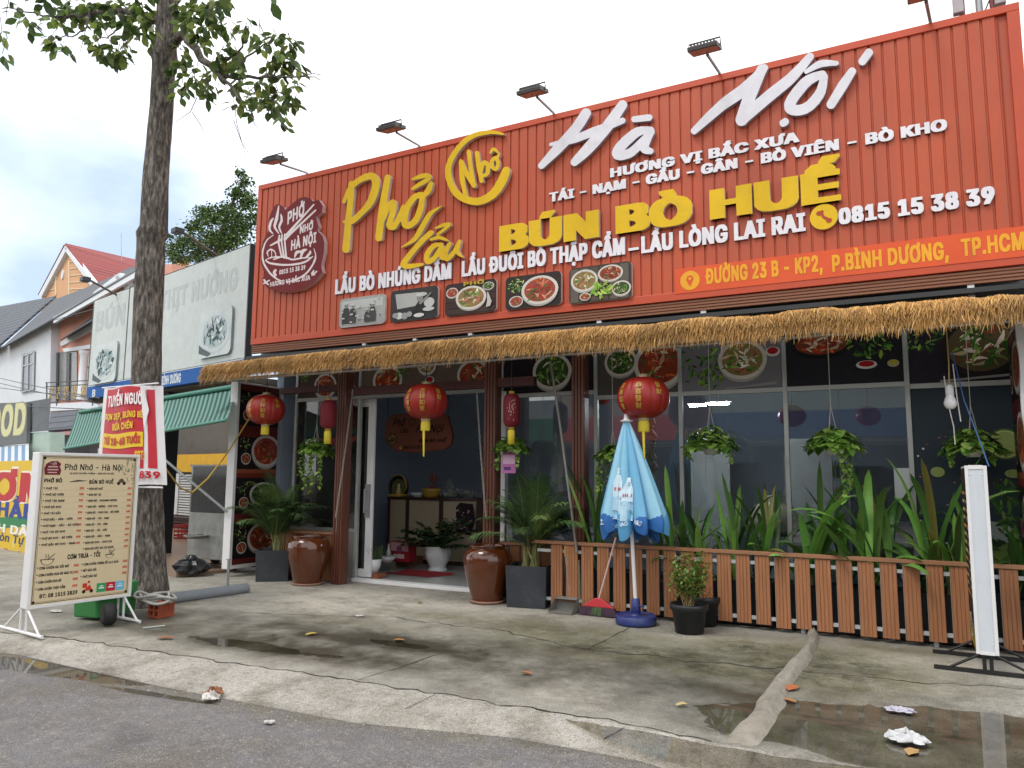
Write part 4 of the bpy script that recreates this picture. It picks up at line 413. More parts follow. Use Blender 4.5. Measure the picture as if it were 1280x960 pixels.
    lk(base, P.inputs['Base Color']); lk(ramp(wet, 0, 1, .9, .34), P.inputs['Roughness'])
    P.inputs['Specular IOR Level'].default_value = .4
    b = nn('ShaderNodeBump'); b.inputs['Strength'].default_value = .55; b.inputs['Distance'].default_value = .012
    hh = math_('ADD', math_('MULTIPLY', noise(60, 6), grain), math_('MULTIPLY', noise(12, 8), .6)); lk(hh, b.inputs['Height']); lk(b.outputs[0], P.inputs['Normal'])
    return m
CON = concrete('worn_concrete', '#84827a', '#9b998f', '#87847a', .35)
KERB = concrete('kerb_concrete', '#a3a29f', '#bdbbb7', '#a5a19b', 1.1)
ASPH = concrete('asphalt', '#626268', '#6f6f76', '#8a8a8c', 1.0)
fx0, fx1, fy = U(690, 760, Z=0)[0], 1.0, 8.4
_JA, _JB = _at(447, 851), _at(553, 816)
def _J0(y): return _JA[0]+(_JB[0]-_JA[0])*(y-_JA[1])/(_JB[1]-_JA[1])
MOSS = [(*_at(1015, 832), .9, .85, 1.0), (*_at(955, 815), .7, .5, .95), (*_at(800, 815), 1.5, .55, .75), (*_at(700, 790), 1.7, .6, .6), (*_at(560, 772), .9, .3, .5), (*_at(880, 835), .8, .3, .75), (*_at(1120, 812), .6, .2, .5), (*_at(450, 778), 1.5, .35, .3)]
PALEB = [(*_at(520, 752), 2.2, .4, 1.0), (*_at(420, 757), 1.2, .5, .8), (*_at(905, 800), .7, .22, .8), (*_at(1150, 828), .8, .3, .9), (*_at(1080, 850), .5, .2, .6), (*_at(640, 775), .8, .2, .5), (*_at(700, 866), .6, .3, .4)]
def wear_slab(x, y, t):
    d = dip([(a, b, c*1.3, e*1.7, 1, ro) for a, b, c, e, _, ro in DIPS[:2]], x, y)*.6+dip([(a, b, c*1.2, e*1.3, 1, ro) for a, b, c, e, _, ro in DIPS[2:]], x, y)*.5
    ye = pw(EDGE, x)
    band = math.exp(-((y-ye-1.3)/.95)**2)*(.56 if x < -1.05 else .12)           # the darker damp strip along the middle of the pavement
    moss = pale = 0
    for cx, cy, rx, ry, k in MOSS: moss = max(moss, k*math.exp(-((x-cx)/rx)**2-((y-cy)/ry)**2))
    for cx, cy, rx, ry, k in PALEB: pale = max(pale, k*math.exp(-((x-cx)/rx)**2-((y-cy)/ry)**2))
    band += .35*max(0, moss-.45)
    pale += .22*(1 if x < _J0(y) else 0)
    return (min(1.0, d+band), min(1, moss*1.15), min(1, pale))
xs = list(np.arange(-40, -13, 1.0))+list(np.arange(-13, 3.0, .06))+list(np.arange(3.0, 20.1, 1.0))
grid('sidewalk', xs, lambda x: pw(EDGE, x), lambda x: 9.16 if x > -9.7 else 9.16+(-9.7-x)*.21+3, 90, lambda x, y, t: slab_h(x, y), 0, 0, wear_slab, CON)
def kerb_h(x, y, t):
    e = slab_h(x, pw(EDGE, x))*t
    return e+(.010*fb(x, y, 2.5, 5)+.006*fb(x, y, 9, 15))*math.sin(math.pi*t)**.5
grid('kerb', xs, lambda x: pw(KB, x), lambda x: pw(EDGE, x), 12, kerb_h, RZ, 0, lambda x, y, t: (.05+.25*(1-t)**2-.1*t+(.5 if x > -.95 else 0), .1, 0), KERB)
def road_h(x, y, t): return .0 if t > .999 else .004*fb(x, y, 1.1, 3)-dip(RDIPS, x, y)+.0015*fb(x, y, 6, 8)
def road_wear(x, y, t):
    d = pw(KB, x)-y
    return (-.34+min(1.2, max(.55*math.exp(-(d/.2)**2), .5*math.exp(-((d-.9)/.35)**2))), .25*math.exp(-(d/.2)**2), 0)
rn = 80
def ry(x): return -22
V = []
class _r: pass
def grid_road():
    # rows crowd towards the kerb
    V = []; A = []; F = []; n = rn+1
    for x in xs:
        yb = pw(KB, x)
        for j in range(n):
            t = j/rn; s = 1-(1-t)**3; y = -22+(yb+22)*s; V.append((x, y, RZ+road_h(x, y, t))); A.append(road_wear(x, y, t))
    for i in range(len(xs)-1):
        for j in range(rn): a = i*n+j; F.append((a, a+n, a+n+1, a+1))
    me = bpy.data.meshes.new('road'); me.from_pydata(V, [], F); me.polygons.foreach_set('use_smooth', [True]*len(F))
    ca = me.color_attributes.new('Wear', 'FLOAT_COLOR', 'POINT'); ca.data.foreach_set('color', [k for a in A for k in (*a, 1.0)])
    me.materials.append(ASPH); o = bpy.data.objects.new('road', me); col.objects.link(o); tag(o, kind='structure')
grid_road()
EARTH = mat('bare_earth', '#6b6255', rough=.95, var=.25, scale=.4)
struct_('ground', MB().add([(-600, -600, -.3), (600, -600, -.3), (600, 600, -.3), (-600, 600, -.3)], [(0, 1, 2, 3)]), EARTH)
WATER = glass('rain_water', tint=(.90, .875, .82), ior=1.33, rough=.015)
def water(name, cx, cy, rx, ry_, z, ro=0):
    c, s = math.cos(ro), math.sin(ro)
    pts = [(cx+p[0]*c-p[1]*s, cy+p[0]*s+p[1]*c, z) for p in circ(0, 0, rx, ry_, 40)]
    struct_(name, MB().add(pts, [tuple(range(40))]), WATER)
water('puddle', *_at(400, 806), 3.0, .75, -.0085)
water('puddle', *_at(1130, 922), 2.4, 1.25, -.0095)
water('gutter_puddle', *_at(60, 835, RZ), 2.6, .32, RZ-.0075, .10)
# cracks and joints filled with dirt
CRACK = mat('joint_dirt', '#2b2721', rough=.95, var=.3, scale=30)
def crack(pts, w0, wob=.03, seg=.05, name='pavement_crack', hf=slab_h, lift=.003):
    P = []
    for (a, b) in zip(pts[:-1], pts[1:]):
        a, b = vec(a), vec(b); n = max(2, int(np.linalg.norm(b-a)/seg))
        P += [a+(b-a)*i/n for i in range(n)]
    P.append(vec(pts[-1])); mb = MB(); L = []; Q = []
    for i, p in enumerate(P):
        d = nrm(P[min(i+1, len(P)-1)]-P[max(i-1, 0)]); nn_ = np.array((-d[1], d[0])); o = fb(p[0], p[1], 5, 11)*wob*2
        wd = w0*(.25+1.5*max(0, fb(p[0], p[1], 3, 21))+.5*abs(fb(p[0], p[1], 9, 21))+.2*rnd.random()); c = p+nn_*o
        for s, l in ((1, L), (-1, Q)): q_ = c+nn_*s*wd/2; l.append((q_[0], q_[1], hf(q_[0], q_[1])+lift))
    n = len(P); mb.add(L+Q, [(i+n, i+1+n, i+1, i) for i in range(n-1)])
    struct_(name, mb, CRACK)
crack([p for p in ((x, pw(EDGE, x)+.01) for x in np.arange(-9, -1.1, .2))], .024, .05)
crack([_at(485, 772), _at(620, 787), _at(720, 810), _at(860, 826), _at(960, 835)], .024, .07)
crack([_at(485, 772), _at(380, 769), _at(300, 766)], .02, .04)
crack([_at(890, 852*1.0), _at(1000, 856)], .0, .01) if 0 else None
crack([_at(447, 851), _at(553, 816)], .014, .006)
crack([_at(135, 806), _at(180, 798)], .014, .006)
crack([_at(960, 835), _at(1120, 851), _at(1280, 862)], .02, .08)
crack([_at(735, 812), _at(860, 745)], .012, .02)
for a, b in (((505, 893), (545, 868)), ((212, 846), (247, 831)), ((100, 815), (122, 804)), ((755, 930), (782, 908))):
    A_, B_ = _at(*b), _at(*a, RZ)
    crack([A_, B_], .012, .006, hf=lambda x, y: (lambda t: RZ-RZ*t+kerb_h(x, y, t))(min(1, max(0, (y-pw(KB, x))/max(.01, pw(EDGE, x)-pw(KB, x))))), lift=.006)
# the mortar hump over the drain pipe that crosses the pavement
hump = MB(); pts = []
for i in range(40):
    t = i/39; x_ = 1016+(928-1016)*t+10*math.sin(t*5)*(1-t)+4*math.sin(t*11); y_ = 790+(932-790)*t
    p = U(x_, y_, Z=0); pts.append((p[0], p[1], -.03+.012*math.sin(t*17)))
CEMENT = mat('cement_mortar', '#8d877b', rough=.9, var=.25, scale=9, bump=1, bscale=45, dirt=.75, dirtcol='#57524a')
n = 22; V = []; k = len(pts)
for i, p in enumerate(pts):
    a_, b_ = vec(pts[max(0, i-1)]), vec(pts[min(k-1, i+1)]); d_ = nrm((b_-a_)*vec((1, 1, 0))); s_ = np.array((-d_[1], d_[0], 0)); wdt = .06+.055*i/39
    for j in range(n):
        u = j/(n-1)*2-1; q = wdt*u*(1+.35*mnoise.noise(Vector((i*.23, 4 if u > 0 else 9, 0)))); h = .075*max(0, 1-abs(u)**2.2)*min(1, (39.01-i)/5)
        h *= 1+.35*mnoise.noise(Vector((i*.3, u*2, 3))); h += .012*mnoise.noise(Vector((i*1.1, u*7, 1)))*(1-abs(u))
        V.append((p[0]+s_[0]*q, p[1]+s_[1]*q, h-.012+slab_h(p[0], p[1])))
hump.add(V, [(i*n+j, i*n+j+1, (i+1)*n+j+1, (i+1)*n+j) for i in range(k-1) for j in range(n-1)], None, True)
tag(hump.build('drain_pipe_casing', CEMENT, loc=(pts[0][0], pts[0][1], 0)), 'long grey mortar hump over a drain, crossing the wet pavement from fence to road', 'drain cover')

# ================================================================= RESTAURANT
RED = None
def redmetal():
    m = bpy.data.materials.new('red_sheet_metal'); m.use_nodes = True; MATS['red_sheet_metal'] = m
    t = m.node_tree; P = t.nodes['Principled BSDF']; nn = t.nodes.new; lk = t.links.new; tc = nn('ShaderNodeTexCoord')
    def noise(s, st, d=7, r=.65):
        mp = nn('ShaderNodeMapping'); mp.inputs['Scale'].default_value = st; lk(tc.outputs['Object'], mp.inputs['Vector'])
        n = nn('ShaderNodeTexNoise'); n.inputs['Scale'].default_value = s; n.inputs['Detail'].default_value = d; n.inputs['Roughness'].default_value = r; lk(mp.outputs[0], n.inputs['Vector']); return n.outputs['Fac']
    def mix(f, a, b, lo, hi, k=1):
        r = nn('ShaderNodeMapRange'); lk(f, r.inputs['Value']); r.inputs['From Min'].default_value = lo; r.inputs['From Max'].default_value = hi; r.inputs['To Max'].default_value = k
        x = nn('ShaderNodeMix'); x.data_type = 'RGBA'; lk(r.outputs[0], x.inputs['Factor'])
        for s, q in ((a, 'A'), (b, 'B')): lk(s, x.inputs[q]) if hasattr(s, 'is_linked') else setattr(x.inputs[q], 'default_value', (*C(s), 1))
        return x.outputs['Result']
    c = mix(noise(1.0, (.5, .5, .5)), '#b04a2c', '#be532e', .35, .65)
    sx = nn('ShaderNodeSeparateXYZ'); lk(tc.outputs['Object'], sx.inputs[0]); dv = nn('ShaderNodeMath'); dv.operation = 'DIVIDE'; lk(sx.outputs['X'], dv.inputs[0]); dv.inputs[1].default_value = 1.04; fl_ = nn('ShaderNodeMath'); fl_.operation = 'FLOOR'; lk(dv.outputs[0], fl_.inputs[0]); wn = nn('ShaderNodeTexWhiteNoise'); wn.noise_dimensions = '1D'; lk(fl_.outputs[0], wn.inputs['W'])
    c = mix(wn.outputs['Value'], c, '#a8492f', .3, 1, .55)
    c = mix(noise(3, (5, 1, .35)), c, '#a85638', .45, .72, .7)
    c = mix(noise(2.2, (7, 1, .22), 9, .75), c, '#96503c', .52, .72, .7)
    c = mix(noise(6, (2, 1, 1), 9, .8), c, '#8f3a26', .58, .8, .4)
    lk(c, P.inputs['Base Color']); P.inputs['Roughness'].default_value = .48; P.inputs['Specular IOR Level'].default_value = .45
    return m
RED = redmetal()
REDT = mat('red_trim', '#bb4826', rough=.45, var=.1, scale=2, dirt=.25, dirtcol='#8a3a22', stretch=(1, 1, 1))
ALU = mat('aluminium_frame', '#a9aca8', rough=.45, var=.08, scale=3, metal=.15, dirt=.25)
WHITE = mat('white_painted_metal', '#dcdcdc', rough=.4, var=.06, scale=3, dirt=.15, dirtcol='#8c8478')
DWOOD = mat('red_brown_timber', '#5e3526', rough=.45, var=.3, scale=4, stretch=(9, 9, .6), bump=.2, bscale=30)
DECK = mat('brown_composite_board', '#9e6a46', rough=.55, var=.24, scale=5, stretch=(9, 9, .5), bump=.15, bscale=40, dirt=.3, dirtcol='#4d2c1a')
WOODL = mat('wood_rail', '#94684a', rough=.6, var=.2, scale=4, stretch=(.6, 9, 9))
SLATE = mat('slate_blue_plaster', '#8995a3', rough=.8, var=.12, scale=1.5)
TILE = mat('pale_floor_tile', '#a9aba8', rough=.18, var=.08, scale=2)
DARKM = mat('dark_metal', '#2e2f31', rough=.5, var=.15, scale=6)
GALV = mat('galvanised_steel', '#9b9ea0', rough=.42, var=.15, scale=8, metal=.6)
PLASTER = mat('grey_plaster', '#8b8780', rough=.9, var=.15, scale=1.5, dirt=.4)
GLASS = glass('window_glass', (.80, .84, .84), 2.0, .003, .03)
YG = 9.2
xL, xR = -9.55, 1.6
B = thing('restaurant', 'low noodle restaurant with dark glass front and open doorway under a thatch awning', 'restaurant', (-4, 9.2, 0))
mb = MB()
mb.box((xL, 9.3, 0), (xL+.15, 15, 3.5)).box((xR-.15, 9.3, 0), (xR, 15, 3.5)).box((xL+.15, 14.85, 0), (xR-.15, 15, 3.5))
mb.box((xL+.151, 12.9, .031), (-4.6, 13.0, 3.27)); mb.build('wall', SLATE, B)
MB().box((xL+.15, YG-.06, -.1), (xR-.15, 14.85, .03)).build('floor', TILE, B)
MB().box((xL+.15, 9.32, 3.28), (xR-.15, 14.85, 3.36)).build('ceiling', mat('grey_ceiling', '#b9bcbf', rough=.9), B)
MB().box((xL-.05, 8.95, 3.5), (xR, 15, 3.6)).box((xL, 8.9, 3.6), (1.0, 9.05, 6.1)).build('roof', mat('sheet_roof', '#77797a', rough=.6, var=.15), B)
# glass front: bays in x, with transom height
XM = [U(x, 470, Y=YG)[0] for x in (848, 978, 1130)]
zt_l, zt_r = U(540, 494, Y=YG)[2], U(1000, 489, Y=YG)[2]
xd0, xd1 = U(446, 600, Y=YG)[0], U(626, 500, Y=YG)[0]
bays = [(-9.0, xd0, zt_l, .72), (xd0, xd1, zt_l, None), (xd1, -3.72, zt_l-.1, .1), (-3.72, XM[0], zt_r, .1), (XM[0], XM[1], zt_r, .1), (XM[1], XM[2], zt_r, .1), (XM[2], .96, zt_r-.03, .1)]
fw = .05
for i, (x0, x1, zt, zb) in enumerate(bays):
    fr = MB()
    fr.box((x0, YG-.03, 0), (x0+fw, YG+.03, 3.3)).box((x0+fw, YG-.028, zt), (x1, YG+.028, zt+.055)).box((x0+fw, YG-.028, 3.245), (x1, YG+.028, 3.3))
    if zb is not None: fr.box((x0+fw, YG-.028, zb), (x1, YG+.028, zb+.05))
    if i == 6: fr.box((x1, YG-.03, 0), (x1+fw, YG+.03, 3.3))
    F_ = fr.build('window_frame', ALU, B, bevel=.004)
    if zb is not None and i != 6:
        MB().box((x0+fw, YG-.004, zb+.05), (x1, YG+.004, zt)).build('pane', GLASS, F_)
    if zb: MB().box((x0+fw, YG-.02, 0), (x1, YG+.02, zb)).build('plinth', PLASTER, F_)
# printed food pictures in the upper lights
def picture_band(i, x0, x1, z0, z1, items, bgc, dim=.55):
    p = MB(); fr = frame((x0, YG-.012, z0), (1, 0, 0), (0, 0, 1)); W_, H_ = x1-x0, z1-z0
    p.box((x0, YG-.01, z0), (x1, YG+.01, z1), tuple(k*dim for k in C(bgc)))
    p.fill([rect(0.005, .005, W_-.005, H_-.005)], fr, .001, tuple(k*dim for k in C(bgc)))
    d = .002
    for it in items:
        k, cx, cy, rx, ry = it[:5]; cx, cy, rx, ry = cx*W_, cy*H_, rx*H_, ry*H_
        if k == 'herbs': herbs(p, fr, cx, cy, rx, ry, 46, d, dim=dim); d += .004
        elif k == 'plank':
            p.fill([[(cx-rx, cy-ry), (cx+rx, cy-ry*.4), (cx+rx, cy), (cx-rx, cy-ry*.6)]], fr, d, tuple(q*dim for q in C('#8f8d8c'))); d += .001
        elif k in ('dish_r', 'dish_y'):
            p.fill([circ(cx, cy, rx, ry)], fr, d, tuple(q*dim for q in C('#d8d4cc' if k == 'dish_r' else '#aaa58c'))); p.fill([circ(cx, cy+.01, rx*.75, ry*.7)], fr, d+.0012, tuple(q*dim for q in C('#a81f24' if k == 'dish_r' else '#b6ad3a'))); d += .003
        else: bowl(p, fr, cx, cy, rx*1.35, ry*1.35, k, d, dim); d += .008
    # keep the print inside its light
    return clipx(p, x0+.002, x1-.002, z0+.002, z1-.002)
def clipx(p, x0, x1, z0, z1):
    p.v = [(min(max(v[0], x0), x1), v[1], min(max(v[2], z0), z1)) for v in p.v]; return p
zz = 3.245
items = [[('red', .45, .45, .42, .36), ('dish_r', .9, .3, .14, .1), ('herbs', .1, .85, .3, .2)],
 [('red', .2, .5, .5, .42), ('herbs', .32, .75, .3, .2), ('red', .82, .5, .48, .4), ('dish_r', .52, .4, .2, .15), ('pho', .5, .95, .3, .25)],
 [('herb', .55, .55, .42, .36)],
 [('herb', .3, .72, .28, .24), ('red', .78, .62, .42, .38), ('dish_r', .55, .25, .16, .12)],
 [('herbs', .15, .55, .5, .45), ('herbs', .3, .25, .3, .2), ('pho', .62, .6, .36, .3), ('dish_r', .92, .72, .14, .1), ('plank', .7, .12, .5, .15)],
 [('pot', .32, .8, .42, .18), ('herbs', .72, .72, .4, .25), ('dish_r', .7, .35, .18, .08), ('dish_y', .92, .35, .1, .07)],
 [('herbs', .15, .8, .35, .25), ('dark', .68, .58, .44, .38), ('plank', .6, .1, .5, .1)]]
bgs = ['#4c3a34', '#6a5a50', '#221b20', '#55504c', '#77757a', '#24242a', '#2a2630']
for i, (x0, x1, zt, zb) in enumerate(bays):
    picture_band(i, x0+fw, x1, zt+.055, zz, items[i], bgs[i], 1.0).build('food_poster', PRINTM, B)
# right-hand light carries a dark printed film with limes, cucumber and herbs
x0, x1, zt, zb = bays[6]; p = MB(); W_, H_ = x1-x0-fw, zt-zb-.05
p.box((x0+fw, YG-.008, zb+.05), (x1, YG+.008, zt), C('#27323a')); fr = frame((x0+fw, YG-.01, zb+.05), (1, 0, 0), (0, 0, 1))
def slice_(cx, cy, rx, ry, rim, fl, rot=0, ring='#b9c07e'):
    for q, c in ((1, rim), (.88, ring), (.8, fl)):
        p.fill([[(cx+a*math.cos(rot)-b*math.sin(rot), cy+a*math.sin(rot)+b*math.cos(rot)) for a, b in circ(0, 0, rx*q, ry*q)]], fr, .003+(1-q)*.02, C(c))
def film(x, y): q = U(x, y, Y=YG); return q[0]-x0-fw, q[2]-zb-.05
for (x, y, r, a) in ((1268, 555, .16, 1), (1172, 590, .07, .8), (1266, 592, .075, .6)):
    cx, cy = film(x, y); slice_(min(cx, W_-r-.01), cy, r, r*a, '#4c6a34', '#8d9b57')
for (x, y, n, rx, ry) in ((1262, 640, 60, .12, .35), (1255, 690, 60, .2, .1), (1165, 660, 40, .12, .3)):
    cx, cy = film(x, y); herbs(p, fr, min(cx, W_-.2), max(.2, cy), rx, ry, n, .003, dim=.6, size=.45)
for i in range(70):
    cx, cy = film(rnd.uniform(1140, 1265), rnd.uniform(540, 690)); s_ = rnd.uniform(.004, .014); p.fill([circ(min(cx, W_-.03), max(.03, cy), s_, s_*rnd.uniform(.5, 1), 6)], fr, .009, jit(C(rnd.choice(['#8f8a7d', '#b06a4a', '#c8c4b8', '#7a3a2c'])), .2))
cx, cy = film(1270, 655); p.fill([circ(min(cx, W_-.02)-.25, cy-.1, .27, .12)], fr, .0025, C('#8d9692'))
clipx(p, x0+fw, x1, zb+.05, zt).build('window_film', PRINT, B)
# white sliding door, open
D_ = MB(); dx0, dx1 = U(447, 560, Y=9.28)[0]-.02, U(466, 512, Y=9.28)[0]
q0, q1 = U(428, 720, Y=9.3)[0], U(466, 720, Y=9.3)[0]
D_.box((dx0-.02, 9.25, .05), (dx0+.10, 9.30, zt_l)).box((dx0+.24, 9.25, .05), (dx0+.36, 9.30, zt_l)).box((dx0+.10, 9.251, .05), (dx0+.24, 9.299, .17)).box((dx0+.10, 9.251, zt_l-.12), (dx0+.24, 9.299, zt_l))
door = D_.build('door', WHITE, B, bevel=.006)
MB().box((dx0+.10, 9.27, .17), (dx0+.24, 9.275, zt_l-.12)).build('pane', GLASS, door)
MB().box((dx0+.255, 9.21, .95), (dx0+.33, 9.25, 1.45)).tube([(dx0+.29, 9.15, 1.02), (dx0+.29, 9.15, 1.38)], .012).tube([(dx0+.29, 9.15, 1.05), (dx0+.29, 9.22, 1.05)], .009).tube([(dx0+.29, 9.15, 1.35), (dx0+.29, 9.22, 1.35)], .009).build('handle', GALV, door)
MB().box((xd0+.05, YG-.12, -.06), (xd1, YG+.04, .045)).build('threshold', WHITE, B, bevel=.008)
MB().box((xd1-.02, YG-.04, .03), (xd1+.1, YG+.05, zt_l)).build('door_jamb', WHITE, B, bevel=.006)
# timber portal
def post(x0, x1, z1, z0=-.02, Y=8.70, dpt=.16):
    m = MB(); n = 4; w_ = (x1-x0)/n
    m.box((x0, Y+.02, z0), (x1, Y+dpt, z1))
    for k in range(n): m.box((x0+k*w_+.006, Y, z0), (x0+(k+1)*w_-.006, Y+.021, z1))
    return m
YP = 8.70
pL = [U(418.5, 700, Y=YP)[0]-.07, U(418.5, 700, Y=YP)[0]+.11]; pM = [U(604, 560, Y=YP)[0], U(619, 560, Y=YP)[0]]; pR = [U(714, 560, Y=YP)[0], U(730, 560, Y=YP)[0]]
for a in (pL, pM, pR): post(a[0], a[1], 3.15).build('timber_post', DWOOD, B, bevel=.003)
zl = U(520, 484, Y=YP)[2]
MB().box((pL[1], YP+.03, zl-.06), (pM[0], YP+.13, zl+.06)).box((pM[1], YP+.03, zl-.06), (pM[1]+.55, YP+.13, zl+.06)).box((-8.9, YP+.03, zl+.02), (pL[0], YP+.13, zl+.12)).build('lintel', mat('dark_timber', '#451d18', rough=.5, var=.2, scale=3), B, bevel=.004)
# boarded dado left of the door
dd = MB(); x = -8.9
while x < pL[0]-.02:
    x2 = min(x+.14, pL[0]-.01); dd.box((x, 8.84, .02), (x2-.012, 8.87, .70)); x += .14
dd.build('dado_boards', DECK, B, bevel=.003)
MB().box((-8.95, 8.80, .70), (pL[0]-.004, 8.93, .735)).build('dado_rail', WOODL, B, bevel=.004)
# dado behind the jar, right of the door
dd = MB(); x = pM[1]+.02
while x < pR[0]-.05:
    dd.box((x, 8.84, .02), (x+.13, 8.87, .70)); x += .15
dd.build('dado_boards', DECK, B, bevel=.003); MB().box((pM[1]+.004, 8.80, .70), (pR[0]-.004, 8.93, .735)).build('dado_rail', WOODL, B, bevel=.004)
# dark board painting in the recess shade between sign and awning, rear service gap at left
MB().box((-9.45, 8.5, 3.42), (1.1, 8.9, 3.47)).build('recess_shade_board', DARKM, B)
# ================================================================= SIGNBOARD
YS = 8.6
SX0, SX1 = -9.44, 1.12
SZ0, SZ1 = U(700, 391.5, Y=YS)[2], U(700, 142, Y=YS)[2]
S = thing('signboard', 'wide red ribbed metal signboard with raised yellow and white lettering above the thatch', 'signboard', (-4.2, YS, SZ0))
# ribbed sheet: deep narrow grooves between flat bands
pan = MB(); x = SX0+.1; prof = []
while x < SX1-.1:
    prof += [(x, YS-.012), (x+.104, YS-.012), (x+.110, YS+.004), (x+.124, YS+.004)]; x += .13
    prof[-4] = (prof[-4][0], YS-.012)
prof = [q for q in prof if q[0] < SX1-.1]
n = len(prof); V_ = [(a, b, SZ0+.1) for a, b in prof]+[(a, b, SZ1-.08) for a, b in prof]
pan.add(V_, [(i, i+1, i+1+n, i+n) for i in range(n-1)])
pan.box((SX0+.02, YS+.012, SZ0+.02), (SX1-.02, YS+.05, SZ1-.02))
pan.build('ribbed_sheet', RED, S)
tr = MB(); bt = .10
tr.box((SX0, YS-.03, SZ0), (SX1, YS+.06, SZ0+bt)).box((SX0, YS-.03, SZ1-.085), (SX1, YS+.06, SZ1)).box((SX0, YS-.029, SZ0+bt), (SX0+.09, YS+.06, SZ1-.085)).box((SX1-.11, YS-.029, SZ0+bt), (SX1, YS+.06, SZ1-.085))
tr.build('edge_trim', REDT, S, bevel=.006)
bz0, bz1 = U(700, 405.5, Y=YS)[2], SZ0-.006
sk = MB(); nb = 4
for k in range(nb):
    h = (bz1-bz0)/nb; sk.box((SX0+.01, YS-.012, bz0+k*h+.004), (SX1-.005, YS+.03, bz0+(k+1)*h-.010))
sk.box((SX0+.012, YS, bz0), (SX1-.007, YS+.025, bz1)); sk.build('slatted_skirt', mat('brown_slat', '#84543a', rough=.55, var=.18, scale=4, stretch=(.5, 9, 9)), S, bevel=.003)
fm = MB()
for i in range(9):
    x = SX0+.3+i*(SX1-SX0-.6)/8; fm.box((x-.03, YS+.08, SZ0), (x+.03, YS+.14, SZ1-.05)).tube([(x, YS+.14, SZ1-.3), (x, YS+1.4, SZ0+.0)], .025, 6)
fm.build('steel_frame', GALV, S)
YELLOW, YS_SIDE, WHT, WH_SIDE, MAROON = C('#dcb414'), C('#c9bcae'), C('#d9d8de'), C('#9f97a3'), C('#6e1c20')
def sp(x, y): p = U(x, y, Y=YS); return p[0], p[2]
def shape(name, key, depth, face, side, n=S):
    m = MB(); fr = frame((0, YS-.012, 0), (1, 0, 0), (0, 0, 1))
    loops = [[sp(*p) for p in l] for l in SH[key]]
    # outer loops and their holes are filled together (even-odd)
    m.fill(loops, fr, depth, face, depth-.004, side); return m.build(name, ENAM, n)
shape('script_word', 'pho', .062, YELLOW, YS_SIDE)
shape('script_word', 'lau', .062, YELLOW, YS_SIDE)
shape('ringed_word', 'nho', .062, YELLOW, YS_SIDE)
shape('script_word', 'ha', .062, WHT, WH_SIDE)
shape('script_word', 'noi', .062, WHT, WH_SIDE)
def line(s, bl, tl, br, face, side, depth=.032, font='H', name='lettering', heavy=.02, track=0):
    x0, z0 = sp(*bl); z1 = sp(*tl)[1]; x1 = sp(*br)[0]
    m = MB(); fr = frame((0, YS-.012, 0), (1, 0, 0), (0, 0, 1))
    if heavy: bold_text(m, s, fr, x0, z0, z1-z0, x1-x0, face, depth, depth-.004, side, heavy*(z1-z0), track)
    else: text(m, s, fr, x0, z0, z1-z0, x1-x0, font, face, depth, depth-.004, side)
    return m.build(name, ENAM, S)
W2 = C('#e3e1e6')
line('LẨU BÒ NHÚNG DẤM', (421, 369), (421, 350.5), (566, 352), W2, WH_SIDE)
line('LẨU ĐUÔI BÒ THẬP CẨM', (579, 347), (579, 327.5), (783, 325), W2, WH_SIDE)
line('-', (787, 321), (787, 303), (800, 320), W2, WH_SIDE)
line('LẨU LÒNG LAI RAI', (803, 318), (803, 297), (1008, 292), W2, WH_SIDE)
line('TÁI - NẠM - GẦU - GÂN - BÒ VIÊN - BÒ KHO', (688, 254), (688, 242.5), (1184, 162), W2, WH_SIDE, .028, heavy=.045)
line('HƯƠNG VỊ BẮC XƯA', (764, 223.5), (764, 212), (1000, 181), W2, WH_SIDE, .028, heavy=.045)
line('BÚN BÒ HUẾ', (627, 317), (629, 284.5), (1053, 252), YELLOW, YS_SIDE, .062, heavy=.062, track=-12)
line('0815 15 38 39', (1049, 282.5), (1049, 262.5), (1244, 257), W2, WH_SIDE, .036, heavy=.035)
# telephone emblem
ph = MB(); fr = frame((0, YS-.012, 0), (1, 0, 0), (0, 0, 1)); cx, cz = sp(1030.5, 273); r = .142
ph.fill([circ(cx, cz, r)], fr, .05, YELLOW, .046, YS_SIDE)
hs = []
for i in range(13): a = R(150+i*10); hs.append((cx+.02+.07*math.cos(a)+.02, cz+.02+.08*math.sin(a)+.02))
for i in range(13): a = R(270-i*10); hs.append((cx+.02+.042*math.cos(a)+.02, cz+.02+.05*math.sin(a)+.02))
ph.fill([hs], fr, .053, C('#a8442a')); ph.fill([circ(cx-.045, cz+.045, .03, .026)], fr, .054, C('#a8442a')); ph.fill([circ(cx+.05, cz-.048, .03, .026)], fr, .0545, C('#a8442a'))
ph.build('telephone_emblem', ENAM, S)
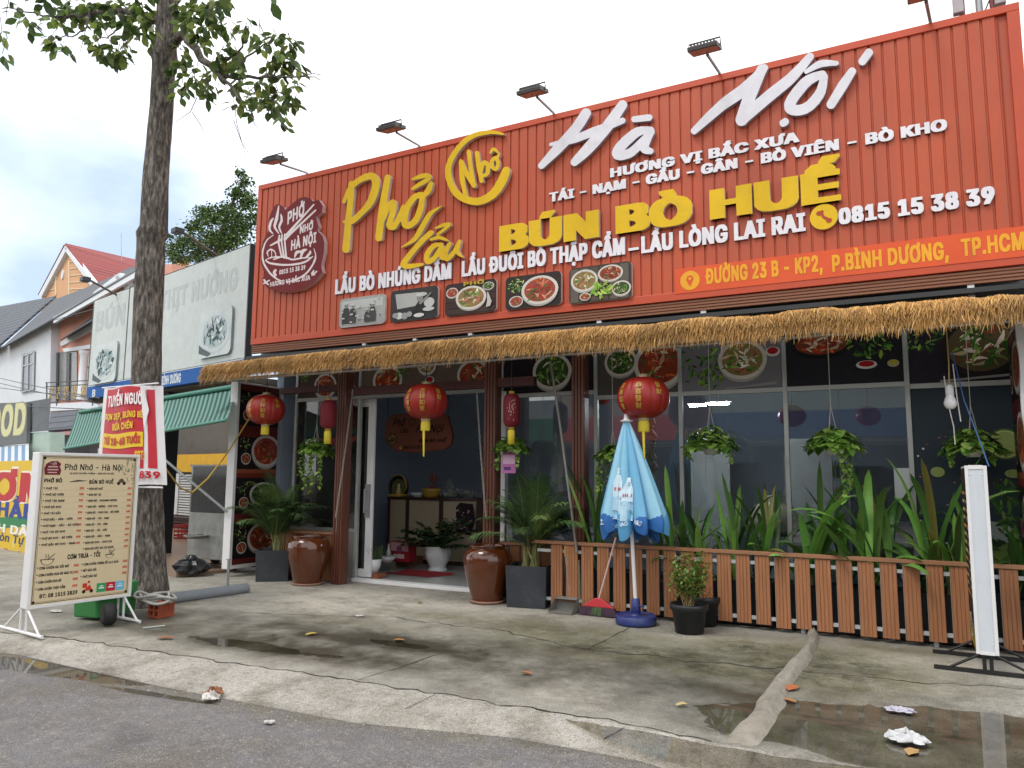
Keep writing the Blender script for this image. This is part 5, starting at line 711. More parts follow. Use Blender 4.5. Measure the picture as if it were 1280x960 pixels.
# address strip
ad_ = MB(); x0, z0 = sp(845, 368.5); z1 = sp(845, 337.5)[1]; x1 = SX1-.002
ad_.box((x0, YS-.036, z0), (x1, YS-.014, z1), C('#d8582f')); fr = frame((0, YS-.036, 0), (1, 0, 0), (0, 0, 1)); OR = C('#e6a42a')
for s, a, b, c_ in (('ĐƯỜNG 23 B - KP2,', (883, 356.5), (883, 337), (1029, 343)), ('P.BÌNH DƯƠNG,', (1041, 341), (1041, 320), (1186, 325)), ('TP.HCM', (1202, 322), (1202, 300), (1281, 313))):
    X0, Z0 = sp(*a); text(ad_, s, fr, X0, Z0, sp(*b)[1]-Z0, sp(*c_)[0]-X0, 'H', OR, .003)
cx, cz = sp(863.5, 351.5); ad_.fill([circ(cx, cz, .115)], fr, .003, OR); ad_.fill([[(cx, cz-.075), (cx+.045, cz+.01), (cx+.03, cz+.05), (cx, cz+.065), (cx-.03, cz+.05), (cx-.045, cz+.01)]], fr, .005, C('#d8582f')); ad_.fill([circ(cx, cz+.02, .018)], fr, .007, OR)
ad_.build('address_strip', ENAM, S)
# maroon logo badge
OUTL = [(318+x*.0, y) for x, y in ()]
bo = [(113, 118), (130, 108), (160, 122), (166, 140), (200, 108), (240, 78), (270, 74), (296, 84), (304, 96), (335, 88), (354, 118), (350, 150), (322, 172), (326, 196), (334, 222), (326, 240), (354, 268), (362, 300), (360, 350), (346, 412), (352, 448), (326, 480), (300, 506), (250, 536), (190, 546), (130, 544), (80, 528), (56, 500), (54, 476), (68, 462), (48, 410), (44, 350), (56, 295), (84, 240), (84, 190), (96, 150)]
bd = MB(); fr = frame((0, YS-.012, 0), (1, 0, 0), (0, 0, 1)); BP = lambda x, y: sp(320+x/4, 230+y/4)
bd.fill([[BP(*p) for p in bo]], fr, .08, MAROON, .076, C('#c2a9ae'))
bd.fill([[BP(*p) for p in l] for l in SH['badge_art']] if 0 else [[sp(*p) for p in l] for l in SH['badge_art']], fr, .0825, C('#e0d3d4'))
def btext(s, a, b, h, base_h=None, slant=0):      # lettering along a sloping base line a-b
    A_, B_ = vec(BP(*a)), vec(BP(*b)); u = np.array((B_[0]-A_[0], 0, B_[1]-A_[1])); L = np.linalg.norm(u); u = u/L
    f2 = (np.array((A_[0], YS-.012, A_[1])), u, np.array((0, 0, 1.)), np.array((0, -1., 0)))
    text(bd, s, f2, 0, 0, h, L, 'H', C('#e0d3d4'), .0835)
btext('PHỞ', (178, 213), (262, 165), .21); btext('NHỚ', (240, 258), (306, 235), .13); btext('HÀ NỘI', (196, 342), (322, 300), .17); btext('0815 15 38 39', (138, 460), (268, 435), .075); btext('HƯƠNG VỊ BẮC XƯA', (92, 520), (292, 486), .075)
bd.build('logo_badge', PRINT, S)
# picture panels
def panel(tl, br, draw):
    x0, z1 = sp(*tl); x1, z0 = sp(*br); w_, h_ = x1-x0, z1-z0
    m = MB(); fr = frame((x0, YS-.012, z0), (1, 0, 0), (0, 0, 1)); r = .06
    bgc = draw(m, fr, w_, h_, None)
    m.fill([rrect(0, 0, w_, h_, r)], fr, .05, bgc, .046, C('#cdb9b6')); draw(m, fr, w_, h_, .052)
    return m.build('picture_panel', ENAM, S)
G = lambda v: tuple([v*.98, v, v*.97])
def old_street(m, fr, w_, h_, d):
    if d is None: return G(.36)
    m.fill([rect(.04, h_*.62, w_-.04, h_-.04)], fr, d, G(.5)); m.fill([rect(.02, .03, w_-.02, h_*.25)], fr, d, G(.34))
    for k, (x, s_) in enumerate(((.15, 1), (.3, .9), (.74, .85), (.62, .6))):
        x *= w_; b = .05; s_ *= .72; dd = d+.002+k*.003; g = rnd.uniform(.03, .08)
        m.fill([[(x-.1*s_, b), (x+.1*s_, b), (x+.11*s_, b+.18*s_), (x+.06*s_, b+.34*s_), (x-.06*s_, b+.34*s_), (x-.11*s_, b+.2*s_)]], fr, dd, G(g)); m.fill([circ(x, b+.4*s_, .045*s_, .055*s_, 12)], fr, dd+.001, G(.2)); m.fill([circ(x, b+.435*s_, .07*s_, .025*s_, 12)], fr, dd+.002, G(.55))
    for i in range(26): x, y = rnd.uniform(.05, w_-.06), rnd.uniform(.05, h_-.08); s_ = rnd.uniform(.015, .05); m.fill([rect(x, y, x+s_*1.4, y+s_*.5)], fr, d+.016+i*.0001, G(rnd.choice([.12, .25, .55, .62])))
def old_vendor(m, fr, w_, h_, d):
    if d is None: return G(.025)
    m.fill([[(w_*.15, h_*.4), (w_*.62, h_*.45), (w_*.6, h_*.86), (w_*.1, h_*.88)]], fr, d, G(.4)); m.fill([[(w_*.48, .1), (w_*.78, .1), (w_*.74, h_*.42), (w_*.62, h_*.62), (w_*.5, h_*.36)]], fr, d+.002, G(.015)); m.fill([circ(w_*.63, h_*.68, .055, .06, 14)], fr, d+.004, G(.22)); m.fill([circ(w_*.66, h_*.78, .1, .03, 14)], fr, d+.005, G(.5))
    for k, (x, y, a, b) in enumerate(((.2, .18, .07, .05), (.32, .16, .06, .05), (.62, .14, .09, .03), (.83, .5, .09, .07), (.82, .3, .1, .03), (.42, .2, .05, .04), (.12, .2, .05, .04))): m.fill([circ(x*w_, y*h_, a, b, 14)], fr, d+.006+k*.001, G(rnd.choice([.3, .5, .6])))
    m.fill([[(w_*.62, h_*.5), (w_*.86, h_*.8), (w_*.88, h_*.78), (w_*.66, h_*.45)]], fr, d+.015, G(.25))
def bowl_dark(m, fr, w_, h_, d):
    if d is None: return C('#2a1c1c')
    for i in range(5): m.fill([rect(.02, .02+i*h_*.19, w_-.02, .02+i*h_*.19+h_*.15)], fr, d, jit(C('#3c2a26'), .25))
    bowl(m, fr, w_*.14, h_*.72, w_*.12, h_*.16, 'raw', d+.001); bowl(m, fr, w_*.85, h_*.8, w_*.11, h_*.12, 'herb', d+.001); bowl(m, fr, w_*.52, h_*.5, w_*.3, h_*.36, 'pho', d+.010); m.fill([[(w_*.82, h_*.15), (w_*.9, h_*.17), (w_*.93, h_*.3), (w_*.86, h_*.6), (w_*.84, h_*.6), (w_*.84, h_*.3)]], fr, d+.02, C('#bdb9b2'))
    text(m, 'PHỞ', fr, w_*.38, h_*.88, .05, w_*.4, 'H', C('#b79a2c'), d+.021)
def bowl_beef(m, fr, w_, h_, d):
    if d is None: return C('#2b211e')
    herbs(m, fr, w_*.2, h_*.72, w_*.16, h_*.2, 40, d+.001, [C('#6f9a3c'), C('#b9c27a'), C('#47752f')]); bowl(m, fr, w_*.2, h_*.24, w_*.13, h_*.16, 'raw', d+.006); bowl(m, fr, w_*.63, h_*.5, w_*.33, h_*.42, 'raw', d+.012)
def hotpot(m, fr, w_, h_, d):
    if d is None: return C('#3a332c')
    for i in range(6): m.fill([rect(.02+i*w_*.16, .02, .02+i*w_*.16+w_*.13, h_-.02)], fr, d, jit(C('#5a5047'), .3))
    bowl(m, fr, w_*.25, h_*.62, w_*.22, h_*.3, 'pho', d+.002); bowl(m, fr, w_*.67, h_*.74, w_*.2, h_*.22, 'red', d+.002); herbs(m, fr, w_*.55, h_*.3, w_*.16, h_*.22, 34, d+.012, [C('#7fae3c'), C('#a9c05a')], size=.35); bowl(m, fr, w_*.84, h_*.3, w_*.15, h_*.2, 'herb', d+.002); bowl(m, fr, w_*.27, h_*.17, w_*.09, h_*.1, 'red', d+.016)
for tl, br, f_ in (((428.5, 375.5), (484, 405), old_street), ((492, 365.5), (550, 398), old_vendor), ((560, 357.5), (623, 390), bowl_dark), ((635, 348.5), (704, 382), bowl_beef), ((714, 337.5), (792, 374), hotpot)): panel(tl, br, f_)
# light steel posts that hold the awning under the sign
for i, x in enumerate(np.linspace(-9.0, .75, 8)):
    pass

# ================================================================= THATCH AWNING
TH = thing('thatch_awning', 'long straw thatch awning hanging over the whole restaurant front below the red sign', 'awning', (-4.3, 8.2, 3.0))
tx0, tx1 = U(259, 466, Y=7.9)[0], 1.5
core = MB(); pr = [(8.46, 3.34), (8.0, 3.18), (7.95, 3.12), (8.05, 3.10), (8.46, 3.22)]; k = len(pr)
core.add([(tx0+.03, a, b) for a, b in pr]+[(tx1-.03, a, b) for a, b in pr], [(i, (i+1) % k, (i+1) % k+k, i+k) for i in range(k)]+[tuple(range(k))[::-1], tuple(range(k, 2*k))])
core.build('thatch_backing', mat('dark_straw', '#4a3620', rough=.95, var=.3, scale=20), TH)
STRAW = mat('straw', attr=True, rough=.8, var=.1, scale=3, trans=.18)
st = MB(); rs = random.Random(3); SC = [C(x) for x in ('#c49a5e', '#b48850', '#d2ac72', '#a0763f', '#bc9258', '#8c6638')]
Lx = tx1-tx0
def blade(p, d, l, wd, c, sag):
    d = nrm(d); m_ = p+d*l*.55; e_ = p+d*l+np.array((0, 0, -sag)); s_ = np.array((wd/2, 0, 0))+np.array((0, rs.uniform(-.002, .002), 0))
    st.add([p-s_, p+s_, m_+s_*.9, m_-s_*.9, e_+s_*.15, e_-s_*.15], [(0, 1, 2, 3), (3, 2, 4, 5)], c)
cl2 = [rs.random() for _ in range(60)]
clump = [rs.random() for _ in range(400)]
def clump2(x): return mnoise.noise(Vector((x*1.7, 3, 0)))*.6+mnoise.noise(Vector((x*6, 8, 0)))*.4
for i in range(62000):
    x = tx0+Lx*rs.random(); t = rs.random()
    cl = clump[int((x-tx0)/Lx*399)]
    t = t**.75; y = 8.46+(7.86-8.46)*min(1, t/.55)**.8; z = 3.385+(3.27-3.385)*min(1, t/.55)-(.10*max(0, t-.55)/.45)+rs.uniform(-.02, .03)-.07*max(0, (x+4.3)/5.8)-.04*max(0, (-7-x)/2.7)+.05*clump2(x)
    ln = rs.uniform(.06, .14)*(.8+.45*cl)*(1+.35*(t > .85))
    d = (rs.gauss(-.08, .28), -(1-t)*.9-.22-abs(rs.gauss(0, .16)), -.30-.6*t)
    c = rs.choice(SC); k_ = rs.uniform(.75, 1.2)*(.85+.35*cl2[int((x-tx0)/Lx*59)]); c = (c[0]*k_, c[1]*k_, c[2]*k_*rs.uniform(.8, 1.1))
    blade(np.array((x, y, z)), d, ln, rs.uniform(.004, .011), c, ln*.25*rs.random())
for i in range(3000):                                 # stray ends over the left gable
    y = 7.86+.6*rs.random(); blade(np.array((tx0+rs.uniform(-.01, .06), y, 3.2+(y-7.86)*.3+rs.uniform(-.04, .03))), (-.35-rs.random()*.4, -.3, -.8), rs.uniform(.1, .22), .008, tuple(q*rs.uniform(.7, 1.2) for q in rs.choice(SC)), .03)
st.build('thatch', STRAW, TH)
sup = MB()
sup.tube([(tx0+.1, 8.02, 3.03), (tx1-.1, 8.02, 3.03)], .025, 8)
for x in np.linspace(-9.2, 1.0, 9): sup.tube([(x, 8.02, 3.05), (x, 8.62, 3.32)], .02, 6)
sup.build('support_pipe', GALV, TH)
ps = MB()
for px_, py_ in ((446, 437), (580, 422), (743, 405), (875, 395), (1215, 358), (510, 430)): x = U(px_, py_, Y=8.45)[0]; ps.box((x-.03, 8.60, 3.36), (x+.03, 8.66, bz0+.03))
ps.build('support_stub', WHITE, TH)

# ================================================================= LIGHTBOXES AT BOTH ENDS
def food_box(x0, x1, face, label, pos):
    T = thing('picture_lightbox', label, 'lightbox', (x0, 8.45, 0)); z0, z1, y0, y1 = .12, 3.06, 8.42, (9.42 if face > 0 else 9.14)
    MB().box((x0, y0, z0), (x1, y1, z1)).build('casing', WHITE, T, bevel=.006)
    fxx = x1 if face > 0 else x0
    p = MB(); fr = frame((fxx, y0 if face > 0 else y1, z0), (0, face, 0), (0, 0, 1)); W_, H_ = y1-y0, z1-z0
    p.fill([rect(.05, .06, W_-.03, H_-.03)], fr, .004, C('#5e2420'))
    for i, zb in enumerate((.15, .85, 1.5, 2.25)):
        p.fill([rect(.05, zb, W_-.03, zb+.56)], fr, .006, C('#1a1416'))
    p.fill([rect(.05, 2.08-.65, W_-.03, 2.08-.53)], fr, .0065, C('#8a4c30')); p.fill([rect(.05, 1.36+.06, W_-.03, 1.36+.13)], fr, .0068, C('#6a2a1c'))
    for zc, ry in ((.45, .2), (1.15, .16), (1.85, .22), (2.55, .2)):
        bowl(p, fr, .64, zc, .31, ry*1.2, 'raw' if zc > 1.5 else ('red' if zc < .5 else 'herb'), .008, .8); herbs(p, fr, .2, zc+.1, .12, .12, 24, .009, [C('#9db05a'), C('#c2c98a'), C('#4c7a34')], .8); bowl(p, fr, .22, zc-.13, .1, .09, 'red', .012, .8)
    p.build('printed_face', PRINT, T)
    return T
food_box(-9.66, -9.5, 1, 'tall white edged lightbox with printed food pictures at the left end of the awning', 0)
food_box(.87, 1.02, -1, 'tall white edged lightbox under the right end of the thatch awning', 1)

# ================================================================= FLOODLIGHTS ON THE SIGN
def floodlight(base_px, head_px, label, tilt=0):
    b = U(*base_px, Y=YS+.02); b[2] = SZ1
    h = U(*head_px, Y=7.72)
    T = thing('floodlight', label, 'floodlight', (b[0], b[1], b[2]), 'floodlights along the top of the sign')
    a = MB().tube([b+np.array((0, .0, -.15)), b+np.array((0, -.02, .03)), h+np.array((0, .12, .02))], .018, 8); a.build('arm', GALV, T)
    d = nrm(np.array((0, -1.0, -.28))); u = np.array((1., 0, 0)); n = np.cross(d, u); n = n if n[2] > 0 else -n
    hb = MB(); c = h
    hb.obox(c-u*.16-d*.13, u*.32, d*.26, n*.05); A_ = hb.build('lamp_housing', mat('dark_lamp_housing', '#4a4543', rough=.5, var=.15, scale=8), T, bevel=.008)
    fi = MB()
    for k in range(8): fi.obox(c-u*(.13-k*.035)-d*.1+n*.051, u*.008, d*.2, n*.03)
    fi.build('cooling_fin', DARKM, A_)
    MB().obox(c-u*.145-d*.115-n*.004, u*.29, d*.23, n*.004).build('lamp_glass', mat('lamp_glass', '#8a6a60', rough=.15, var=.3, scale=25), A_)
    MB().tube([c-u*.17+n*.02, c-u*.17+n*.11-d*.02, c+u*.17+n*.11-d*.02, c+u*.17+n*.02], .009, 6).build('yoke', DARKM, T)
for b, h, l in (((385, 219), (343, 203), 'floodlight on a bent arm above the maroon logo badge'), ((525, 185), (489, 163), 'floodlight above the yellow script words'), ((693, 146), (666, 118), 'floodlight above the gap between yellow and white script'), ((900, 95), (881, 64), 'floodlight above the white capital N of the sign'), ((1163, 32), (1158, -4), 'floodlight at the top edge of the photo, near the right end of the sign')): floodlight(b, h, l)
# rooftop gear behind the right end of the sign
def rooftop():
    T = thing('antenna_mast', 'steel antenna mast with grey panel boxes and cables behind the right end of the sign', 'antenna', (.6, 9.0, 6.1))
    p = lambda x, y: U(x, y, Y=8.95)
    m = MB()
    for x in (1203, 1242): a, b = p(x, 22), p(x, 12); m.tube([(a[0], 8.95, 5.9), (a[0], 8.95, 8.4)], .03, 8)
    m.build('mast_pole', mat('rust_red_pole', '#7d4038', rough=.6, var=.3, scale=9), T)
    a = p(1224, 10); MB().tube([(a[0], 8.95, 5.9), (a[0], 8.95, 8.2)], .035, 8).build('mast_pole', GALV, T)
    for (x, y) in ((1197, 8), (1249, -4)):
        q = p(x, y); MB().box((q[0]-.05, 8.86, q[2]-.12), (q[0]+.05, 8.94, q[2]+.55)).build('panel_box', mat('grey_box', '#a8a2a4', rough=.6, var=.2, scale=9), T, bevel=.008)
    MB().tube([p(1215, 16), p(1222, 20), p(1232, 12), p(1238, -3), p(1241, -15)], .008, 6).build('cable', DARKM, T)
rooftop()

# ================================================================= LANTERNS
GOLD = mat('gold_print', '#b3903a', rough=.4, var=.2, scale=20)
LRED = mat('lantern_silk', '#9c261d', rough=.42, var=.1, scale=6, trans=.12, dirt=.15, dirtcol='#6b1a16')
LDRED = mat('lantern_velvet', '#6d0c1c', rough=.7, var=.12, scale=8)
LYEL = mat('yellow_tassel', '#d8c23a', rough=.7, var=.25, scale=50, stretch=(9, 9, .4))
def lantern(px_, py_, rw, Y, label, chars, tail):
    c = U(px_, py_, Y=Y); r = rw*mpp(c); hz = r*.80
    T = thing('round_lantern', label, 'lantern', c, 'round red lanterns under the awning')
    prof = []
    for i in range(25): a = -math.pi/2+math.pi*i/24; prof.append((max(.16*r, r*abs(math.cos(a))**.75), hz*math.sin(a)))
    G_ = 14
    MB().lathe(prof, c, 112, rad=lambda a, z: 1-.035*(1-abs(math.sin(a*G_/2)))**2.2).build('lantern_body', LRED, T)
    MB().lathe([(.01, hz+.03), (.2*r, hz+.03), (.22*r, hz-.02), (.2*r, hz-.03)], c, 20).lathe([(.2*r, -hz+.03), (.22*r, -hz+.0), (.2*r, -hz-.03), (.01, -hz-.03)], c, 20).build('cap_ring', mat('pale_gold', '#cbb890', rough=.4, var=.1, metal=.3), T)
    pm = MB(); ctr = math.atan2(-c[1], -c[0])
    def on(a, z, d=.008): q = r*math.sqrt(max(0, 1-(z/hz)**2))**.75*(1-.0)+d; return c+vec((q*math.cos(a), q*math.sin(a), z))
    for ci, da in enumerate((-.95, -.18, .62)):
        pm = MB()
        for k, ch in enumerate(chars[ci]):
            g, w0 = text_faces(ch, 'C'); zc = hz*(.50-.33*k); sz = r*.185
            for flat, tr_ in g:
                P_ = [on(ctr+da+(p[0]-w0/2)*sz/r*1.05, zc+(p[1]-.5)*sz) for p in flat]
                pm.add(P_, [tuple(t) for t in tr_])
        pm.build('gold_characters', GOLD, T)
    ts = MB(); ts.lathe([(.19*r, -hz-.02), (.21*r, -hz-.06), (.22*r, -hz-.22*r-.08), (.19*r, -hz-.26*r-.08), (.02, -hz-.26*r-.08)], c, 24, rad=lambda a, z: 1+.05*math.sin(a*12))
    if tail: ts.tube([c+vec((.06*r, -.06, -hz-.26*r-.08)), c+vec((.08*r, -.06, -hz-.26*r-.08-tail))], [.018, .010], 6)
    ts.build('tassel', LYEL, T)
    MB().tube([c+vec((0, 0, hz)), (c[0], c[1], 3.12)], .006, 5).build('cord', DARKM, T)
lantern(332.5, 512, 23.5, 8.25, 'round red lantern with gold characters hanging over the left food lightbox', ('恭喜發財', '吉祥如意', '發財'), 0)
lantern(532.5, 502, 27.5, 8.25, 'round red lantern hanging in front of the open doorway', ('恭喜發財', '吉祥如意', '發財'), .34)
lantern(804, 497, 32.5, 8.2, 'largest round red lantern, hanging above the folded blue umbrella', ('吉祥如意', '恭喜發財', '發財'), .30)
def long_lantern(px_, py_, rw, rh, Y, label, spark):
    c = U(px_, py_, Y=Y); k = mpp(c); r, h = rw*k, rh*k
    T = thing('long_lantern', label, 'lantern', c, 'small dark red lanterns')
    MB().lathe([(.35*r, -h), (.75*r, -h*.93), (r, -h*.7), (r*1.02, 0), (r, h*.7), (.75*r, h*.93), (.35*r, h)], c, 40, rad=lambda a, z: 1-.03*abs(math.sin(a*7))).build('lantern_body', LDRED, T)
    MB().lathe([(.36*r, h-.01), (.38*r, h+.03), (.02, h+.03)], c, 16).lathe([(.02, -h-.03), (.38*r, -h-.03), (.36*r, -h+.01)], c, 16).build('cap_ring', GOLD, T)
    MB().lathe([(.3*r, -h-.03), (.42*r, -h-.05), (.4*r, -h-.22), (.02, -h-.22)], c, 16, rad=lambda a, z: 1+.08*math.sin(a*10)).build('tassel', LYEL, T)
    MB().tube([c+vec((0, 0, h)), (c[0], c[1], 3.2)], .005, 5).build('cord', DARKM, T)
    if spark:
        m = MB(); ctr = math.atan2(-c[1], -c[0])
        for i in range(34):
            a = ctr+rnd.gauss(.05, .3); z = rnd.gauss(.05, .3)*h; q = r*1.03+.003; p = c+vec((q*math.cos(a), q*math.sin(a), z)); u = np.array((-math.sin(a), math.cos(a), 0))*.006; m.add([p-u+vec((0, 0, -.006)), p+u+vec((0, 0, -.006)), p+vec((0, 0, .009))], [(0, 1, 2)])
        m.build('blossom_print', mat('pale_print', '#c8a89a', rough=.5), T)
long_lantern(410.5, 518, 10, 18, 8.45, 'small dark red barrel lantern left of the doorway', 0)
long_lantern(639.5, 513, 10.5, 21, 8.45, 'small dark red barrel lantern with pale blossom print right of the doorway', 1)
# ================================================================= PICKET FENCE AND PLANTERS
YF = 8.46
zf1 = U(1000, 692, Y=YF)[2]; zf0 = U(1000, 786, Y=YF)[2]
FE = thing('picket_fence', 'low brown fence of grooved upright boards with a flat top rail below the windows', 'fence', (-1.8, YF, 0))
xa, xb = U(690, 700, Y=YF)[0], .84
x = xa; k = 0
while x < xb:
    p = MB(); wd = .142; g = 4; lean = rnd.uniform(-.006, .006); z0 = zf0+rnd.uniform(-.012, .012)
    p.box((x, YF-.012, z0), (x+wd, YF, zf1-.045))
    for q in range(g): p.box((x+q*wd/g+.003, YF-.018, z0+.001), (x+(q+1)*wd/g-.004, YF-.0125, zf1-.046))
    for zz_ in (z0+.06, zf1-.11):
        for q in (.3,): p.lathe([(.006, 0), (.001, .002)], (0, 0, 0), 6) if 0 else p.box((x+wd*.52, YF-.0205, zz_), (x+wd*.52+.009, YF-.0182, zz_+.009))
    p.build('picket', DECK, FE, bevel=0)
    e = MB().box((x-.006, YF-.016, z0), (x-.0005, YF, zf1-.046)); e.build('edge_strip', mat('pale_edge', '#8e7f74', rough=.6, var=.1), FE)
    x += .2; k += 1
MB().box((xa-.35, YF-.035, zf1-.038), (xb+.02, YF+.05, zf1)).build('top_rail', WOODL, FE, bevel=.004)
m = MB()
for z in (zf1-.12, zf0+.07): m.box((xa-.2, YF+.003, z-.018), (xb, YF+.035, z+.018))
for x in np.arange(xa+.45, xb, 1.2): m.box((x-.02, YF+.036, .0), (x+.02, YF+.07, zf1-.04))
m.build('steel_rail', mat('pale_steel', '#b9bcbd', rough=.45, var=.12, metal=.2), FE)
SOILM = mat('potting_soil', '#2c221a', rough=1, var=.4, scale=40)
BLKP = mat('black_planter', '#24272b', rough=.55, var=.15, scale=5, dirt=.35, dirtcol='#5a564e')
for i, (a, b) in enumerate(((-3.6, -2.55), (-2.5, -1.45), (-1.4, -.35), (-.3, .85))):
    T = thing('planter_trough', ['black planter trough behind the fence by the folded umbrella', '', 'black planter trough behind the fence at the mortar hump', 'black planter trough behind the fence by the white standing sign'][i] if i != 1 else 'second black planter trough from the folded umbrella, behind the fence', 'planter', (a, 8.8, 0), 'black planters behind the fence')
    MB().box((a, 8.62, .02), (b, 8.65, .48)).box((a, 8.97, .02), (b, 9.0, .48)).box((a, 8.651, .02), (a+.03, 8.969, .48)).box((b-.03, 8.651, .02), (b, 8.969, .48)).box((a+.031, 8.651, .02), (b-.031, 8.969, .05)).build('trough', BLKP, T)
    MB().box((a+.032, 8.652, .06), (b-.032, 8.968, .44)).build('soil', SOILM, T)
LEAF = mat('broad_leaf', attr=True, rough=.42, var=.14, scale=7, trans=.22, spec=.45)
def strap(mb, p, az, elev, L, wd, droop, c, n=8, fold=.25):
    p = vec(p); d = np.array((math.cos(az)*math.cos(elev), math.sin(az)*math.cos(elev), math.sin(elev))); pts = [p]; ds = [d]
    for i in range(n):
        d = nrm(d+np.array((math.cos(az)*.25, math.sin(az)*.25, -1))*droop*(i+1)/n*.35); ds.append(d); pts.append(pts[-1]+d*L/n)
    s = np.array((-math.sin(az), math.cos(az), 0)); V = []; F = []
    for i, q in enumerate(pts):
        t = i/n; w = wd*(.22+3.1*t*(1-t)**.75)*.62 if t < 1 else 0.002
        up = nrm(np.cross(s, ds[i])); V += [q-s*w/2+up*w*fold*-.0, q-up*w*fold, q+s*w/2]
    for i in range(n): a = i*3; F += [(a, a+1, a+4, a+3), (a+1, a+2, a+5, a+4)]
    mb.add(V, F, c, True)
def lily(px_, pty, Y, label, seed, nl=11, zb=.44, spread=.5, wide=.085):
    r_ = random.Random(seed); q = U(px_, pty, Y=Y); x, top = q[0], q[2]; H = top-zb
    T = thing('strap_leaf_plant', label, 'plant', (x, Y, zb), 'strap leaved plants in the fence planters')
    m = MB(); gc = [C(c) for c in ('#56803a', '#6a9444', '#456c30', '#7aa64e', '#3b5c28')]
    nl = int(nl*1.15)
    for i in range(nl):
        az = r_.uniform(0, 6.28) if i > 2 else r_.uniform(-.6, .6)-1.57
        el = R(r_.uniform(62, 87)) if i < nl*.7 else R(r_.uniform(40, 64))
        L = H*r_.uniform(.62, 1.05)/max(.75, math.sin(el))*(1 if el > 1.15 else .62); b = (x+r_.gauss(0, .06), Y+r_.gauss(0, .04), zb+r_.uniform(0, H*.22))
        strap(m, b, az, el, L, wide*r_.uniform(.7, 1.25), spread*r_.uniform(.1, 1.2), jit(r_.choice(gc), .42) if r_.random() > .07 else jit(C('#8a8a4a'), .2), 9)
    m.build('leaves', LEAF, T)
    s_ = MB()
    for i in range(4): s_.tube([(x+r_.gauss(0, .05), Y+r_.gauss(0, .03), zb-.05), (x+r_.gauss(0, .06), Y+r_.gauss(0, .04), zb+H*.45)], [.014, .007], 6)
    s_.build('stalk', mat('green_stalk', '#5c6b34', rough=.6, var=.2), T)
for a in ((747, 590, 8.8, 'strap leaved plant just left of the folded umbrella', 1, 14), (838, 600, 8.82, 'strap leaved plant just right of the folded umbrella', 2, 13), (872, 622, 8.8, 'short strap leaved plant between umbrella and thin window mullion', 12, 12),
          (915, 612, 8.78, 'arching strap leaved plant above the shrub in black pots', 3, 15), (955, 602, 8.82, 'strap leaved plant in front of the pale second window mullion', 4, 15), (1012, 592, 8.8, 'strap leaved plant with two tall pointed leaves beneath a trailing basket', 5, 14),
          (1050, 622, 8.84, 'low strap leaved plant under the trailing basket vine', 14, 14), (1090, 588, 8.76, 'dense strap leaved plant left of the white paper on the window', 6, 16), (1160, 583, 8.8, 'tallest broad strap leaved plant right of the white paper on the window', 7, 16), (1195, 600, 8.84, 'dark strap leaved plant beside the white standing sign', 8, 14), (1262, 640, 8.82, 'strap leaved plant right of the white standing sign', 9, 10)):
    lily(*a[:6], zb=.44, spread=.75, wide=.12 if a[4] in (7, 6, 5) else .085) if a[4] != 1 else lily(*a)

